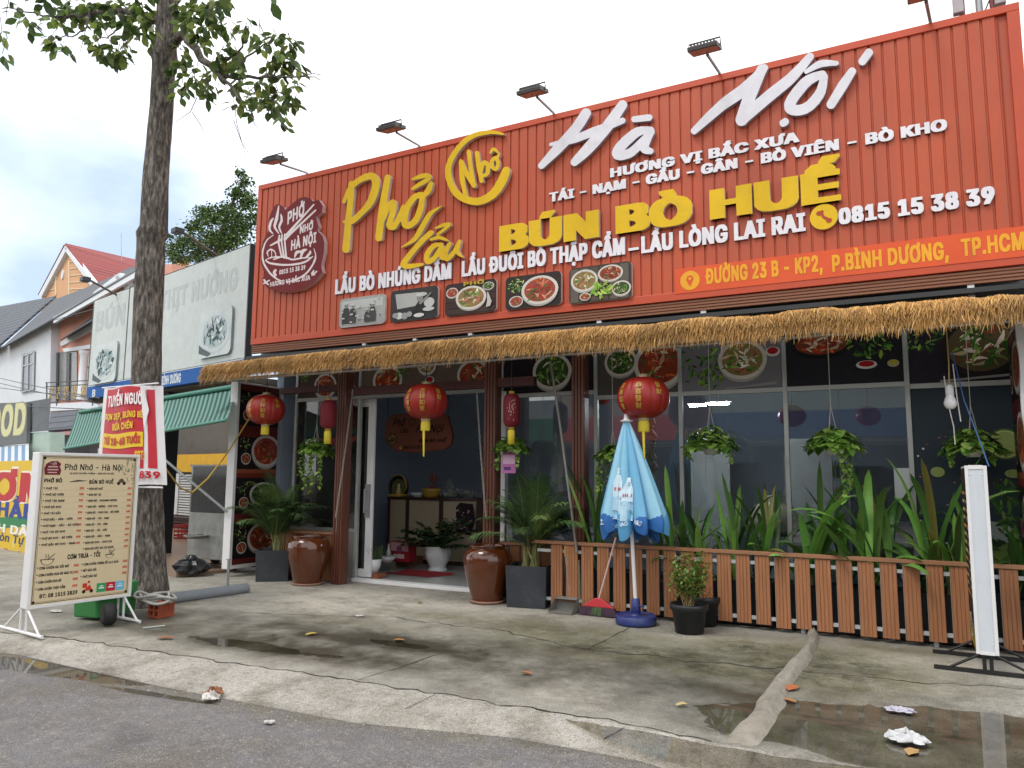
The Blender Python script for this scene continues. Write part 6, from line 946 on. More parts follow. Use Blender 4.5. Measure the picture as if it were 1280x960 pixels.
# ================================================================= PALMS IN SQUARE POTS
PALM = mat('palm_leaf', attr=True, rough=.5, var=.12, scale=5, trans=.2)
def palm(base, top, size, label, seed, potw, poth, rot, spread=1.0):
    r_ = random.Random(seed); x, y, _ = base
    T = thing('potted_palm', label, 'potted palm', (x, y, 0)); c, s = math.cos(rot), math.sin(rot)
    P = lambda a, b, z: (x+a*c-b*s, y+a*s+b*c, z)
    m = MB(); h = potw/2; t = .025; k = .93
    o_ = [P(a*h*k, b*h*k, .0) for a, b in ((-1, -1), (1, -1), (1, 1), (-1, 1))]+[P(a*h, b*h, poth) for a, b in ((-1, -1), (1, -1), (1, 1), (-1, 1))]+[P(a*(h-t), b*(h-t), poth) for a, b in ((-1, -1), (1, -1), (1, 1), (-1, 1))]+[P(a*(h-t), b*(h-t), poth-.06) for a, b in ((-1, -1), (1, -1), (1, 1), (-1, 1))]
    m.add(o_, [(3, 2, 1, 0)]+[(i, (i+1) % 4, (i+1) % 4+4, i+4) for i in range(4)]+[(i+4, (i+1) % 4+4, (i+1) % 4+8, i+8) for i in range(4)]+[(i+8, (i+1) % 4+8, (i+1) % 4+12, i+12) for i in range(4)])
    m.build('square_pot', mat('charcoal_pot', '#2f343a', rough=.6, var=.18, scale=5, dirt=.35, dirtcol='#5f5c56', bump=.15), T, bevel=.006)
    MB().add([P(a*(h-t-.002), b*(h-t-.002), poth-.045) for a, b in ((-1, -1), (1, -1), (1, 1), (-1, 1))], [(0, 1, 2, 3)]).build('soil', SOILM, T)
    st_, lf = MB(), MB(); H = top-poth; gc = [C(q) for q in ('#3f5a2e', '#50703c', '#33492a', '#6a7f48')]
    for i in range(11):
        a = r_.uniform(0, 6.28); q = r_.uniform(.02, .12); b = vec(P(q*math.cos(a), q*math.sin(a), poth-.05)); e = b+vec((r_.gauss(0, .05), r_.gauss(0, .05), H*r_.uniform(.2, .36)))
        st_.tube([b, (b+e)/2+vec((r_.gauss(0, .012), r_.gauss(0, .012), 0)), e], [.022, .018, .012], 7)
        for j in range(4):
            az = r_.uniform(0, 6.28); el = R(r_.uniform(36, 88)); L = size*r_.uniform(.6, 1.0)*spread; d = np.array((math.cos(az)*math.cos(el), math.sin(az)*math.cos(el), math.sin(el))); p = e.copy(); pts = [p]; n = 11
            for u in range(n): d = nrm(d+np.array((math.cos(az)*.12, math.sin(az)*.12, -.5))*(.05+.42*(u/n)**1.4)); p = p+d*L/n; pts.append(p)
            st_.tube(pts, [.006*(1-.75*u/n) for u in range(n+1)], 4, caps=False)
            cc = jit(r_.choice(gc), .2)
            for u in range(3, n*4+1):
                t = u/(n*4); q_ = t*n; i0 = min(n-1, int(q_)); p0 = pts[i0]*(1-q_+i0)+pts[min(n, i0+1)]*(q_-i0); dd = nrm(pts[min(n, i0+1)]-pts[i0]); side = nrm(np.cross(dd, (0, 0, 1))); 
                for s_ in (-1, 1):
                    l = L*.36*(math.sin(math.pi*min(1, .12+t*.88))**.6)*r_.uniform(.8, 1.1); v = nrm(dd*.95+side*s_*.62+np.array((0, 0, -.05+r_.gauss(0, .12)))); w_ = np.cross(v, side*s_); w_ = nrm(np.cross(v, nrm(np.cross(dd, side))))*.0060
                    m_ = p0+v*l*.5; e_ = p0+v*l+np.array((0, 0, -.22*l)); lf.add([p0-w_*.4, p0+w_*.4, m_+w_, m_-w_, e_], [(0, 1, 2, 3), (3, 2, 4)], jit(cc, .12))
    st_.build('stems', mat('palm_stem', '#8a8a55', rough=.6, var=.3, scale=12), T); lf.build('fronds', PALM, T)
b = U(333, 726, Z=0); palm((b[0], b[1]+.15, 0), 1.42, 1.0, 'feathery palm in a charcoal square pot beside the left picture lightbox', 4, .5, .46, R(38))
b = U(658, 758, Z=0); palm((b[0], b[1]+.12, 0), 1.42, 1.02, 'feathery palm in a charcoal square pot right of the brown glazed jar', 9, .52, .50, R(12))

# ================================================================= GLAZED JARS
GLAZE = mat('brown_glaze', '#54280f', rough=.12, var=.35, scale=3.5, stretch=(1, 1, .35), coat=.6, dirt=.3, dirtcol='#3a1c10')
def jar(px_, py_, rpx, hpx, label):
    b = U(px_, py_, Z=0); k = mpp(b); b = b+nrm(vec((b[0], b[1], 0)))*rpx*k*.6; k = mpp(b); r, h = rpx*k, hpx*k
    T = thing('glazed_jar', label, 'jar', (b[0], b[1], 0), 'brown glazed jars by the doorway')
    pr = [(.60, .03), (.62, .06), (.72, .2), (.86, .42), (.97, .62), (1.0, .74), (.97, .84), (.86, .92), (.74, .955), (.72, .965), (.78, .975), (.80, .99), (.78, 1.0), (.70, .995), (.68, .96), (.66, .9), (.6, .6)]
    MB().lathe([(.02, .03*h)]+[(a*r, z*h) for a, z in pr], (b[0], b[1], 0), 48).build('jar_body', GLAZE, T)
    MB().lathe([(.02, 0), (.68*r, 0), (.74*r, .035*h), (.70*r, .045*h), (.02, .04*h)], (b[0], b[1], .004), 40).build('saucer', mat('terracotta_saucer', '#8b6a5c', rough=.8, var=.2, dirt=.4), T)
jar(384, 733, 27, 61, 'brown glazed jar left of the doorway, beside the left potted palm')
jar(609, 756, 31, 71, 'brown glazed jar right of the doorway, beside the right potted palm')

# ================================================================= FOLDED UMBRELLA
def umbrella():
    b = U(795, 780, Z=0); k = mpp(b); x, y = b[0], b[1]
    T = thing('folded_umbrella', 'folded light blue parasol with printed bottles on a round dark blue base', 'umbrella', (x, y, 0))
    P = lambda px_, py_: U(px_, py_, Y=y)
    zt = P(783, 527)[2]; zh = P(787, 655)[2]; zl = P(790, 672)[2]; tx = P(783, 527)[0]-x
    bl = mat('navy_plastic', '#27346e', rough=.45, var=.15, scale=8, dirt=.35, dirtcol='#6a6a68')
    rb = 25.5*k
    MB().lathe([(.02, 0), (rb*.98, 0), (rb, .02), (rb*.99, .085), (rb*.93, .10), (rb*.9, .085), (rb*.2, .10), (.055, .12), (.045, .26), (.032, .27), (.02, .27)], (x, y, .004), 48).tube([(x+.05, y-.02, .2), (x+.10, y-.03, .2)], .012, 6).build('base', bl, T)
    MB().tube([(x, y, .2), (x+tx*.5, y, (zt)/2), (x+tx, y, zt+.04)], .021, 12).build('pole', WHITE, T)
    cn = MB(); n = 280; rows = 64; cx = lambda t: x+tx*(1-t)
    cols_ = [C('#86c4e0'), C('#9bd0e8'), C('#72b5da')]; V = []; F = []; CC = []
    nf = 9; r_ = random.Random(5); ph = [r_.uniform(-.25, .25) for _ in range(nf)]; amp = [r_.uniform(.7, 1.2) for _ in range(nf)]; low = [r_.uniform(-.5, 1) for _ in range(nf)]
    for j in range(rows+1):
        t = j/rows
        for i in range(n):
            a = 2*math.pi*i/n; f_ = a/(2*math.pi)*nf; fi = int(f_) % nf; u = f_-int(f_)
            lobe = math.sin(math.pi*u)**.62
            R0 = .035+(.40*t**.92)*(1+.04*math.sin(a*2+1)); fold = min(.8, .66*(.35+.65*t)*amp[fi])
            rr = R0*(1-fold*(1-lobe))*(1+.02*math.sin(a*23+t*5)*t)
            zz_ = zt+(zl+.05-zt)*t
            if t > .82: q = (t-.82)/.18; zz_ += -.10*q*(.3+low[fi])*lobe+.10*q*(1-lobe); rr *= 1-.16*q*q
            V.append((cx(t)+rr*math.cos(a), y+.72*rr*math.sin(a), zz_))
    for j in range(rows):
        for i in range(n):
            a = j*n+i; b2 = j*n+(i+1) % n; t = j/rows; F.append((a, a+n, b2+n, b2))
            f_ = (i+.5)/n*nf; fi = int(f_) % nf
            c = cols_[(fi*2) % 3]; lb = math.sin(math.pi*(f_-int(f_))); hem = t > .90-.09*lb*(.4+amp[fi])*.7
            if hem: c = C('#2f6cb2') if fi % 3 else C('#58a2d2')
            CC.append(c)
    base = len(cn.v); cn.v += V; cn.f += F; cn.c += CC; cn.sm += [True]*len(F)
    can = cn.build('canopy', mat('umbrella_cloth', attr=True, rough=.5, var=.07, scale=6, trans=.15), T)
    def surf(px_, py_, lift=.006):
        # nearest canopy vertex in front along the facade direction
        q = P(px_, py_); Va = np.array(V); f = Va[(Va[:, 1] < y)]; d = (f[:, 0]-q[0])**2+(f[:, 2]-q[2])**2; v = f[d.argmin()]; return np.array((q[0], v[1]-lift, q[2]))
    pr = MB()
    def patch(poly, c, lift):
        g = [surf(*p, lift) for p in poly]; pr.add(g, [tuple(range(len(g)))], c)
    def bottle(cx_, y0, y1, w_, cap):
        wts = [(-.18, 0), (.18, 0), (.2, .1), (.5, .28), (.5, .55), (.42, .6), (.5, .65), (.5, 1), (-.5, 1), (-.5, .65), (-.42, .6), (-.5, .55), (-.5, .28), (-.2, .1)]
        L = 10
        for k in range(len(wts)//2):
            pass
        prof = [(0, .18), (.1, .2), (.28, .5), (.55, .5), (.6, .42), (.65, .5), (1, .5)]
        for (ta, wa), (tb, wb) in zip(prof[:-1], prof[1:]):
            for s in range(4):
                t0, t1 = ta+(tb-ta)*s/4, ta+(tb-ta)*(s+1)/4; w0, w1 = wa+(wb-wa)*s/4, wa+(wb-wa)*(s+1)/4
                for h in range(4):
                    p = lambda t, w, q: (cx_+w_*w*(-1+2*q), y0+(y1-y0)*t)
                    patch([p(t0, w0, h/4), p(t0, w0, (h+1)/4), p(t1, w1, (h+1)/4), p(t1, w1, h/4)], C('#d9e9f0') if ta in (0,) else (C('#c7dce8') if ta < .3 else C('#aecfe2')), .010)
        for k in range(5): patch([(cx_-w_*.38+k*w_*.16, y0+(y1-y0)*.38), (cx_-w_*.28+k*w_*.16, y0+(y1-y0)*.38), (cx_-w_*.28+k*w_*.16, y0+(y1-y0)*.44), (cx_-w_*.38+k*w_*.16, y0+(y1-y0)*.45)], C('#c0444a'), .014)
    bottle(779, 585, 648, 13, 0); bottle(792, 597, 650, 13, 0)
    def wr(s, cx_, cy_, h_, w_, c, rot=0):
        g, w0 = text_faces(s, 'H'); kx = w_/w0
        for flat, tr_ in g:
            pts = [(p[0]*kx-w_/2, -(p[1]-.5)*h_) for p in flat]
            pr.add([surf(cx_+a*math.cos(rot)-b_*math.sin(rot), cy_+a*math.sin(rot)+b_*math.cos(rot), .016) for a, b_ in pts], [tuple(t) for t in tr_], c)
    wr('10', 758, 652, 7, 11, C('#e8eef2')); wr('Vinh Hao', 783, 655, 5, 22, C('#c9dff0'), -.22); wr('Hao', 806, 652, 6, 10, C('#d5e6f2'), .3)
    pr.build('printed_bottles', mat('cloth_print', attr=True, rough=.6, var=.05), T)
    MB().lathe([(.02, .0), (.05, .005), (.075, .02), (.03, .035), (.025, .09), (.01, .1)], (x+tx, y, zt-.01), 16).build('finial', WHITE, T)
umbrella()

# ================================================================= BROOM, DUSTPAN, LEANING POLE
def broom():
    b = U(748, 770, Z=0); x, y = b[0], b[1]; T = thing('broom', 'long handled broom with red head and dark bristles leaning on the fence', 'broom', (x, y, 0)); top = U(770, 672, Y=YF-.06)
    MB().tube([(x, y, .17), top], .012, 8).build('handle', mat('pink_steel', '#c8a9a4', rough=.4, var=.1), T)
    h = MB(); h.add([(x-.2, y-.03, .10), (x+.2, y-.03, .10), (x+.2, y+.03, .10), (x-.2, y+.03, .10), (x-.04, y-.018, .2), (x+.04, y-.018, .2), (x+.04, y+.018, .2), (x-.04, y+.018, .2)], [(3, 2, 1, 0), (4, 5, 6, 7), (0, 1, 5, 4), (1, 2, 6, 5), (2, 3, 7, 6), (3, 0, 4, 7)]); h.build('broom_head', mat('red_plastic', '#b8323a', rough=.4, var=.1), T, bevel=.008)
    br = MB()
    for i in range(900):
        u = rnd.uniform(-1, 1); v = rnd.uniform(-1, 1); p = vec((x+u*.19, y+v*.025, .105)); e = vec((x+u*.235+rnd.gauss(0, .01), y+v*.06-.01, rnd.uniform(.005, .02))); w_ = vec((.003, .001, 0)); c = C('#3c5a28') if abs(u) < .3 and rnd.random() < .8 else C('#3a1f33')
        br.add([p-w_, p+w_, e+w_, e-w_], [(0, 1, 2, 3)], jit(c, .3))
    br.build('bristles', mat('bristle', attr=True, rough=.7, var=.1), T)
broom()
def dustpan():
    b = U(705, 766, Z=0); x, y = b[0], b[1]; T = thing('dustpan', 'grey upright dustpan with a thin handle and yellow grip by the fence', 'dustpan', (x, y, 0)); GP = mat('grey_plastic', '#77756f', rough=.55, var=.2, dirt=.4)
    m = MB(); m.box((x-.15, y-.12, .008), (x+.15, y+.1, .018)); m.add([(x-.15, y+.1, .018), (x+.15, y+.1, .018), (x+.13, y+.12, .17), (x-.13, y+.12, .17), (x-.14, y+.03, .15), (x+.14, y+.03, .15)], [(0, 1, 2, 3), (3, 2, 5, 4)]); m.add([(x-.152, y-.12, .019), (x-.152, y+.1, .019), (x-.14, y+.03, .15), (x-.13, y+.12, .17)], [(0, 1, 3, 2)]); m.add([(x+.152, y-.12, .019), (x+.152, y+.1, .019), (x+.14, y+.03, .15), (x+.13, y+.12, .17)], [(0, 2, 3, 1)]); m.build('pan', GP, T)
    t = U(707, 682, Y=y+.12); MB().tube([(x+.03, y+.12, .12), (t[0], y+.12, t[2]-.13)], .010, 8).build('handle', GALV, T); MB().tube([(t[0], y+.12, t[2]-.13), (t[0]-.003, y+.12, t[2])], .016, 8).build('grip', mat('yellow_grip', '#b58a3a', rough=.6, var=.1), T)
dustpan()
a, b_ = U(688, 452, Y=8.62), U(721, 690, Y=8.40); T = thing('leaning_pole', 'thin grey pole leaning from the fence up to the thatch right of the doorway', 'pole', (b_[0], b_[1], b_[2])); MB().tube([a, U(700, 530, Y=8.56), b_], .017, 8).build('pole_shaft', mat('grey_pole', '#77766f', rough=.6, var=.25, scale=8), T)
MB().tube([U(722, 700, Y=8.52), (U(724, 752, Y=8.52)[0], 8.52, .0)], .03, 10).build('pole_sleeve', mat('cream_pipe', '#b8ac92', rough=.5, var=.15), T)

# ================================================================= SMALL SHRUB IN BLACK POTS
def shrub_pot(px_, py_, rpx, hpx, label, seed, foliage):
    b = U(px_, py_, Z=0); k = mpp(b); b = b+nrm(vec((b[0], b[1], 0)))*rpx*k*.7; r, h = rpx*k, hpx*k; x, y = b[0], b[1]; r_ = random.Random(seed)
    T = thing('potted_shrub', label, 'potted shrub', (x, y, 0))
    MB().lathe([(.02, .0), (r*.74, 0), (r*.9, h*.78), (r*1.0, h*.80), (r*1.02, h*.97), (r*.97, h), (r*.92, h*.97), (r*.9, h*.8), (.02, h*.8)], (x, y, .003), 40).build('pot', mat('black_plastic_pot', '#1d2024', rough=.45, var=.15, dirt=.25, dirtcol='#55524a'), T)
    MB().lathe([(.01, h*.86), (r*.9, h*.84)], (x, y, .003), 20).build('soil', SOILM, T)
    if not foliage: 
        m = MB()
        for i in range(7): a = r_.uniform(0, 6.28); m.tube([(x, y, h*.8), (x+r*.9*math.cos(a)*r_.random(), y+r*.6*math.sin(a), h*1.4)], [.006, .003], 5)
        m.build('stems', mat('dry_stem', '#6f5b41', rough=.8, var=.2), T); return
    m, lf = MB(), MB(); gc = [C(q) for q in ('#6a8c3c', '#86a64c', '#557534', '#9a9450', '#43602a')]; H = foliage*k
    for i in range(26):
        a = r_.uniform(0, 6.28); q = r_.uniform(.2, 1)*r*1.35; p = vec((x+r_.gauss(0, .03), y+r_.gauss(0, .03), h*.82)); e = vec((x+q*math.cos(a), y+q*math.sin(a)*.9, h+H*r_.uniform(.5, 1)*(1-.25*(q/r/1.25)**2))); md = (p*.5+e*.5)+vec((0, 0, .04)); m.tube([p, md, e], [.007, .005, .002], 5)
        for j in range(75):
            t = r_.uniform(.4, 1.08); c = p+(e-p)*t+vec((r_.gauss(0, .035), r_.gauss(0, .035), r_.gauss(0, .03))); d = nrm((r_.gauss(0, 1), r_.gauss(0, 1), r_.gauss(.3, .8))); s_ = nrm(np.cross(d, (r_.random(), r_.random(), 1))); l = r_.uniform(.028, .052)
            lf.add([c, c+d*l*.5+s_*l*.32, c+d*l, c+d*l*.5-s_*l*.32], [(0, 1, 2, 3)], jit(r_.choice(gc), .3) if r_.random() > .04 else jit(C('#b04a2a'), .2))
    m.build('stems', mat('pale_stem', '#8d7a55', rough=.8, var=.25), T); lf.build('foliage', LEAF, T)
shrub_pot(862, 794, 24, 36, 'small leafy shrub in a black plastic pot in front of the picket fence', 3, 62)
shrub_pot(881, 784, 20, 36, 'second black pot with bare stems tucked behind the leafy shrub', 4, 0)

# ================================================================= HANGING BASKETS
POTHOS = mat('pothos_leaf', attr=True, rough=.35, var=.1, scale=6, trans=.25)
def heart(mb, p, d, up, l, c):
    d = nrm(d); s = nrm(np.cross(d, up)); n = np.cross(s, d)
    mb.add([p, p+s*l*.32+d*l*.05-n*l*.04, p+s*l*.42+d*l*.35, p+s*l*.25+d*l*.72-n*l*.05, p+d*l-n*l*.16, p-s*l*.25+d*l*.72-n*l*.05, p-s*l*.42+d*l*.35, p-s*l*.32+d*l*.05-n*l*.04, p+d*l*.4-n*l*.08], [(0, 1, 2, 8), (8, 2, 3, 4), (8, 4, 5, 6), (0, 8, 6, 7)], c, True)
def basket(px_, py_, wpx, label, seed, trail, Y=8.72, tag_=False, dark=1.0):
    c = U(px_, py_, Y=Y); k = mpp(c); r = wpx*k; r_ = random.Random(seed)
    T = thing('hanging_basket', label, 'hanging plant', c, 'hanging baskets of pothos under the awning')
    pr = .31*r; z0 = -.42*r
    MB().lathe([(.01, z0-.48*pr), (pr*.72, z0-.48*pr), (pr, z0+.3*pr), (pr*1.05, z0+.36*pr), (pr*.93, z0+.36*pr), (pr*.9, z0+.2*pr), (.01, z0+.2*pr)], c, 24).build('pot', mat('white_plastic_pot', '#d4d4d2', rough=.4, var=.06, dirt=.2), T)
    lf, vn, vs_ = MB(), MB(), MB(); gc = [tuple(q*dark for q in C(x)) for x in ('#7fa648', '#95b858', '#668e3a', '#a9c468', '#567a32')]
    for i in range(260):
        a = r_.uniform(0, 6.28); q = r*.92*(r_.random()**.55); z = .95*r*(1-(q/r)**2)*r_.uniform(.25, 1)-.1*r*(q/r)**2+z0+.14*r
        p = c+vec((q*math.cos(a), q*math.sin(a), z)); d = (math.cos(a)+r_.gauss(0, .4), math.sin(a)+r_.gauss(0, .4), r_.uniform(-1.0, .15)); heart(lf, p, d, (0, 0, 1), r_.uniform(.08, .13), jit(r_.choice(gc), .22))
    for (dx, ln) in trail:
        p = c+vec((dx*r, -.3*r, z0+.1*r)); pts = [p]; n = max(4, int(ln*k/.05))
        for i in range(n):
            p = p+vec((r_.gauss(0, .012), r_.gauss(0, .01), -ln*k/n)); pts.append(p)
            for j in range(2): a = r_.uniform(0, 6.28); heart(lf, p, (math.cos(a), math.sin(a)-.4, -.9), (0, 0, 1), r_.uniform(.05, .085), jit(r_.choice(gc[:4]), .2))
        vs_.tube(pts, .004, 5)
    lf.build('foliage', POTHOS, T); vs_.build('vines', mat('green_stalk', '#5c6b34', rough=.6, var=.2), T)
    hk = c+vec((0, 0, .95*r+.12))
    for a in (0, 2.1, 4.2): vn.tube([c+vec((pr*math.cos(a), pr*math.sin(a), z0+.36*pr)), hk], .0035, 4)
    vn.tube([hk, hk+vec((0, 0, .06)), (hk[0]+.0, hk[1], 3.15)], .004, 4)
    vn.build('hanger', mat('pale_cord', '#b8b4a8', rough=.6), T)
    if tag_: q = c+vec((0, -.02, z0-.75*pr)); MB().box((q[0]-.1, q[1]-.04, q[2]-.24), (q[0]+.1, q[1]-.035, q[2]+.03), C('#b06a9c')).fill([rect(q[0]-.09, q[2]-.12, q[0]+.09, q[2]-.0)], (np.array((0, q[1]-.041, 0)), np.array((1., 0, 0)), np.array((0, 0, 1.)), np.array((0, -1., 0))), .001, C('#cfa8c4')).fill([rect(q[0]-.07, q[2]-.2, q[0]+.03, q[2]-.16)], (np.array((0, q[1]-.041, 0)), np.array((1., 0, 0)), np.array((0, 0, 1.)), np.array((0, -1., 0))), .001, C('#5a3a78')).build('care_card', PRINT, T)
basket(395, 560, 21, 'hanging pothos with straggling vines left of the doorway', 1, ((-.6, 42), (.1, 45), (.5, 40), (-.2, 28), (-.8, 25)))
basket(639, 556, 19, 'hanging pothos with a pink card below its pot right of the doorway', 2, ((-.8, 22), (.6, 18)), tag_=True)
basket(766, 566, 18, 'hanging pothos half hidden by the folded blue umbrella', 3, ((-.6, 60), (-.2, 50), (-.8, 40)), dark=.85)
basket(888, 551, 31, 'full round hanging pothos without vines right of the folded umbrella', 4, ((.8, 14), (-.9, 12)))
basket(1040, 551, 31, 'hanging pothos with one long vine trailing below its pot', 5, ((.35, 62), (.45, 48), (.6, 30)))
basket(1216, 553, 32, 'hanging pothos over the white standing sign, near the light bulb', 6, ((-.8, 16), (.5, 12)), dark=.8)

# ================================================================= BULB, CORDS, CHAINS
q = U(1187.5, 497, Y=8.5); T = thing('light_bulb', 'bare white light bulb hanging on a cord at the right windows', 'light bulb', q); k = mpp(q)
MB().lathe([(.001, -.115), (.03, -.11), (.052, -.085), (.058, -.055), (.05, -.02), (.036, .01), (.034, .02)], q, 24).build('bulb', mat('opal_glass', '#e8e8ea', rough=.2, var=0), T); MB().lathe([(.034, .02), (.038, .03), (.036, .1), (.02, .125), (.005, .13)], q, 20).build('socket', WHITE, T)
MB().tube([q+vec((0, 0, .13)), U(1186, 455, Y=8.5), (U(1184, 430, Y=8.5)[0], 8.5, 3.15)], .006, 5).build('cord', mat('yellowed_cord', '#b5a265', rough=.6), T)
def cord(name, label, pts, r, colr, cat='cord'):
    P_ = [U(*p[:2], Y=p[2]) for p in pts]; tag(MB().tube(P_, r, 6).build(name, mat('cord_'+colr.strip('#'), colr, rough=.6), loc=P_[0]), label, cat)
cord('loose_cord', 'white cord hanging in a bend left of the light bulb', [(1180, 470, 8.5), (1184, 500, 8.5), (1192, 533, 8.48), (1194, 556, 8.48)], .006, '#c9c6bd')
cord('loose_cord', 'straight white cord hanging just right of the light bulb', [(1191, 455, 8.52), (1196, 495, 8.5), (1201, 527, 8.48)], .006, '#cfcdc8')
cord('blue_rope', 'thin blue rope running from the awning down to the white standing sign', [(1190, 440, 8.5), (1205, 500, 8.2), (1225, 552, 7.9), (1236, 583, 7.56)], .006, '#2f4f80', 'rope')
def chain(a, b, label):
    a, b = vec(a), vec(b); T = MB(); L = np.linalg.norm(b-a); n = int(L/.034)
    for i in range(n):
        t = i/n; c = a+(b-a)*t+np.array((0, 0, -.25*math.sin(math.pi*t)*.35)); d = nrm(b-a+np.array((0, 0, -.25*.35*math.pi*math.cos(math.pi*t)))); s = nrm(np.cross(d, (0, 1, 0))) if i % 2 else nrm(np.cross(d, (1, .3, 0)))
        T.tube([c+d*(.021*math.cos(x))+s*(.012*math.sin(x)) for x in np.linspace(0, 2*math.pi, 11)], .0036, 5, caps=False)
    tag(T.build('steel_chain', mat('dull_chain', '#b5b2aa', rough=.4, var=.2, metal=.6), loc=a), label, 'chain')
chain(U(441, 488, Y=8.66), U(419, 648, Y=8.64), 'steel chain slung from the lintel to the left timber post of the doorway')
chain(U(596, 492, Y=8.66), U(608, 650, Y=8.64), 'steel chain hanging along the right timber post of the doorway')
cord('hanging_lace', 'thin cord hanging below the left chain on the door post', [(422, 628, 8.63), (420, 665, 8.63)], .003, '#9a978e')

# ================================================================= WHITE STANDING SIGN (RIGHT)
def stand_sign():
    fl, fr_ = U(1221.5, 817, Y=7.5), U(1248, 817, Y=7.5); x0, x1 = fl[0], fr_[0]; z0 = fl[2]; z1 = U(1226, 582, Y=7.5)[2]; y0, y1 = 7.5, 8.28
    T = thing('standing_sign', 'white edged standing lightbox with a dark menu face on thin black legs', 'sign', (x0, y0, 0))
    MB().box((x0, y0, z0), (x1, y1, z1)).build('casing', mat('white_vinyl', '#c9cfd6', rough=.35, var=.05, scale=2.5, stretch=(5, 1, .6), dirt=.12, bump=.25, bscale=5), T, bevel=.008)
    rim = MB()
    for a, b in (((x0-.006, y0-.006, z0), (x0+.02, y0-.001, z1)), ((x1-.02, y0-.006, z0), (x1+.006, y0-.001, z1)), ((x0+.021, y0-.006, z1-.03), (x1-.021, y0-.001, z1+.004)), ((x0+.021, y0-.006, z0-.004), (x1-.021, y0-.001, z0+.02))): rim.box(a, b)
    for zz_ in (z1-.08, z1-.55, z0+.6, z0+.08):
        for xx in (x0+.028, x1-.036): rim.box((xx, y0-.005, zz_), (xx+.008, y0-.0002, zz_+.008))
    rim.build('edge_band', WHITE, T)
    p = MB(); f = frame((x0, y1, z0), (0, -1, 0), (0, 0, 1)); W_, H_ = y1-y0, z1-z0
    p.fill([rect(.02, .02, W_-.02, H_-.02)], f, .004, C('#2c251f'))
    for i in range(13):
        zz_ = H_-.25-i*.072; p.fill([rect(.1, zz_, .1+rnd.uniform(.25, .42), zz_+.028)], f, .006, C('#b9a878') if i % 4 else C('#c8803a')); p.fill([rect(W_-.16, zz_, W_-.08, zz_+.028)], f, .006, C('#b9b2a4'))
    p.fill([rect(.02, .02, W_-.02, .22)], f, .007, C('#8c7a2c')); bowl(p, f, .4, .18, .2, .1, 'pho', .009); p.build('menu_face', PRINTM, T)
    p = MB(); 
    for xx in (x0+.05, x1-.05):
        for yy in (y0+.05, y1-.08): p.box((xx-.014, yy-.014, .03), (xx+.014, yy+.014, z0+.01))
    for yy in (y0+.05, y1-.08): p.box((x0-.32, yy-.018, .004), (x1+.42, yy+.018, .034))
    for yy in (y0+.05, y1-.08): p.tube([(x0-.2, yy, .03), (x0+.03, yy, z0*.95)], .012, 6); p.tube([(x1+.25, yy, .03), (x1-.03, yy, z0*.95)], .012, 6)
    p.build('stand', mat('black_steel', '#1b1b1c', rough=.5, var=.2), T)
stand_sign()
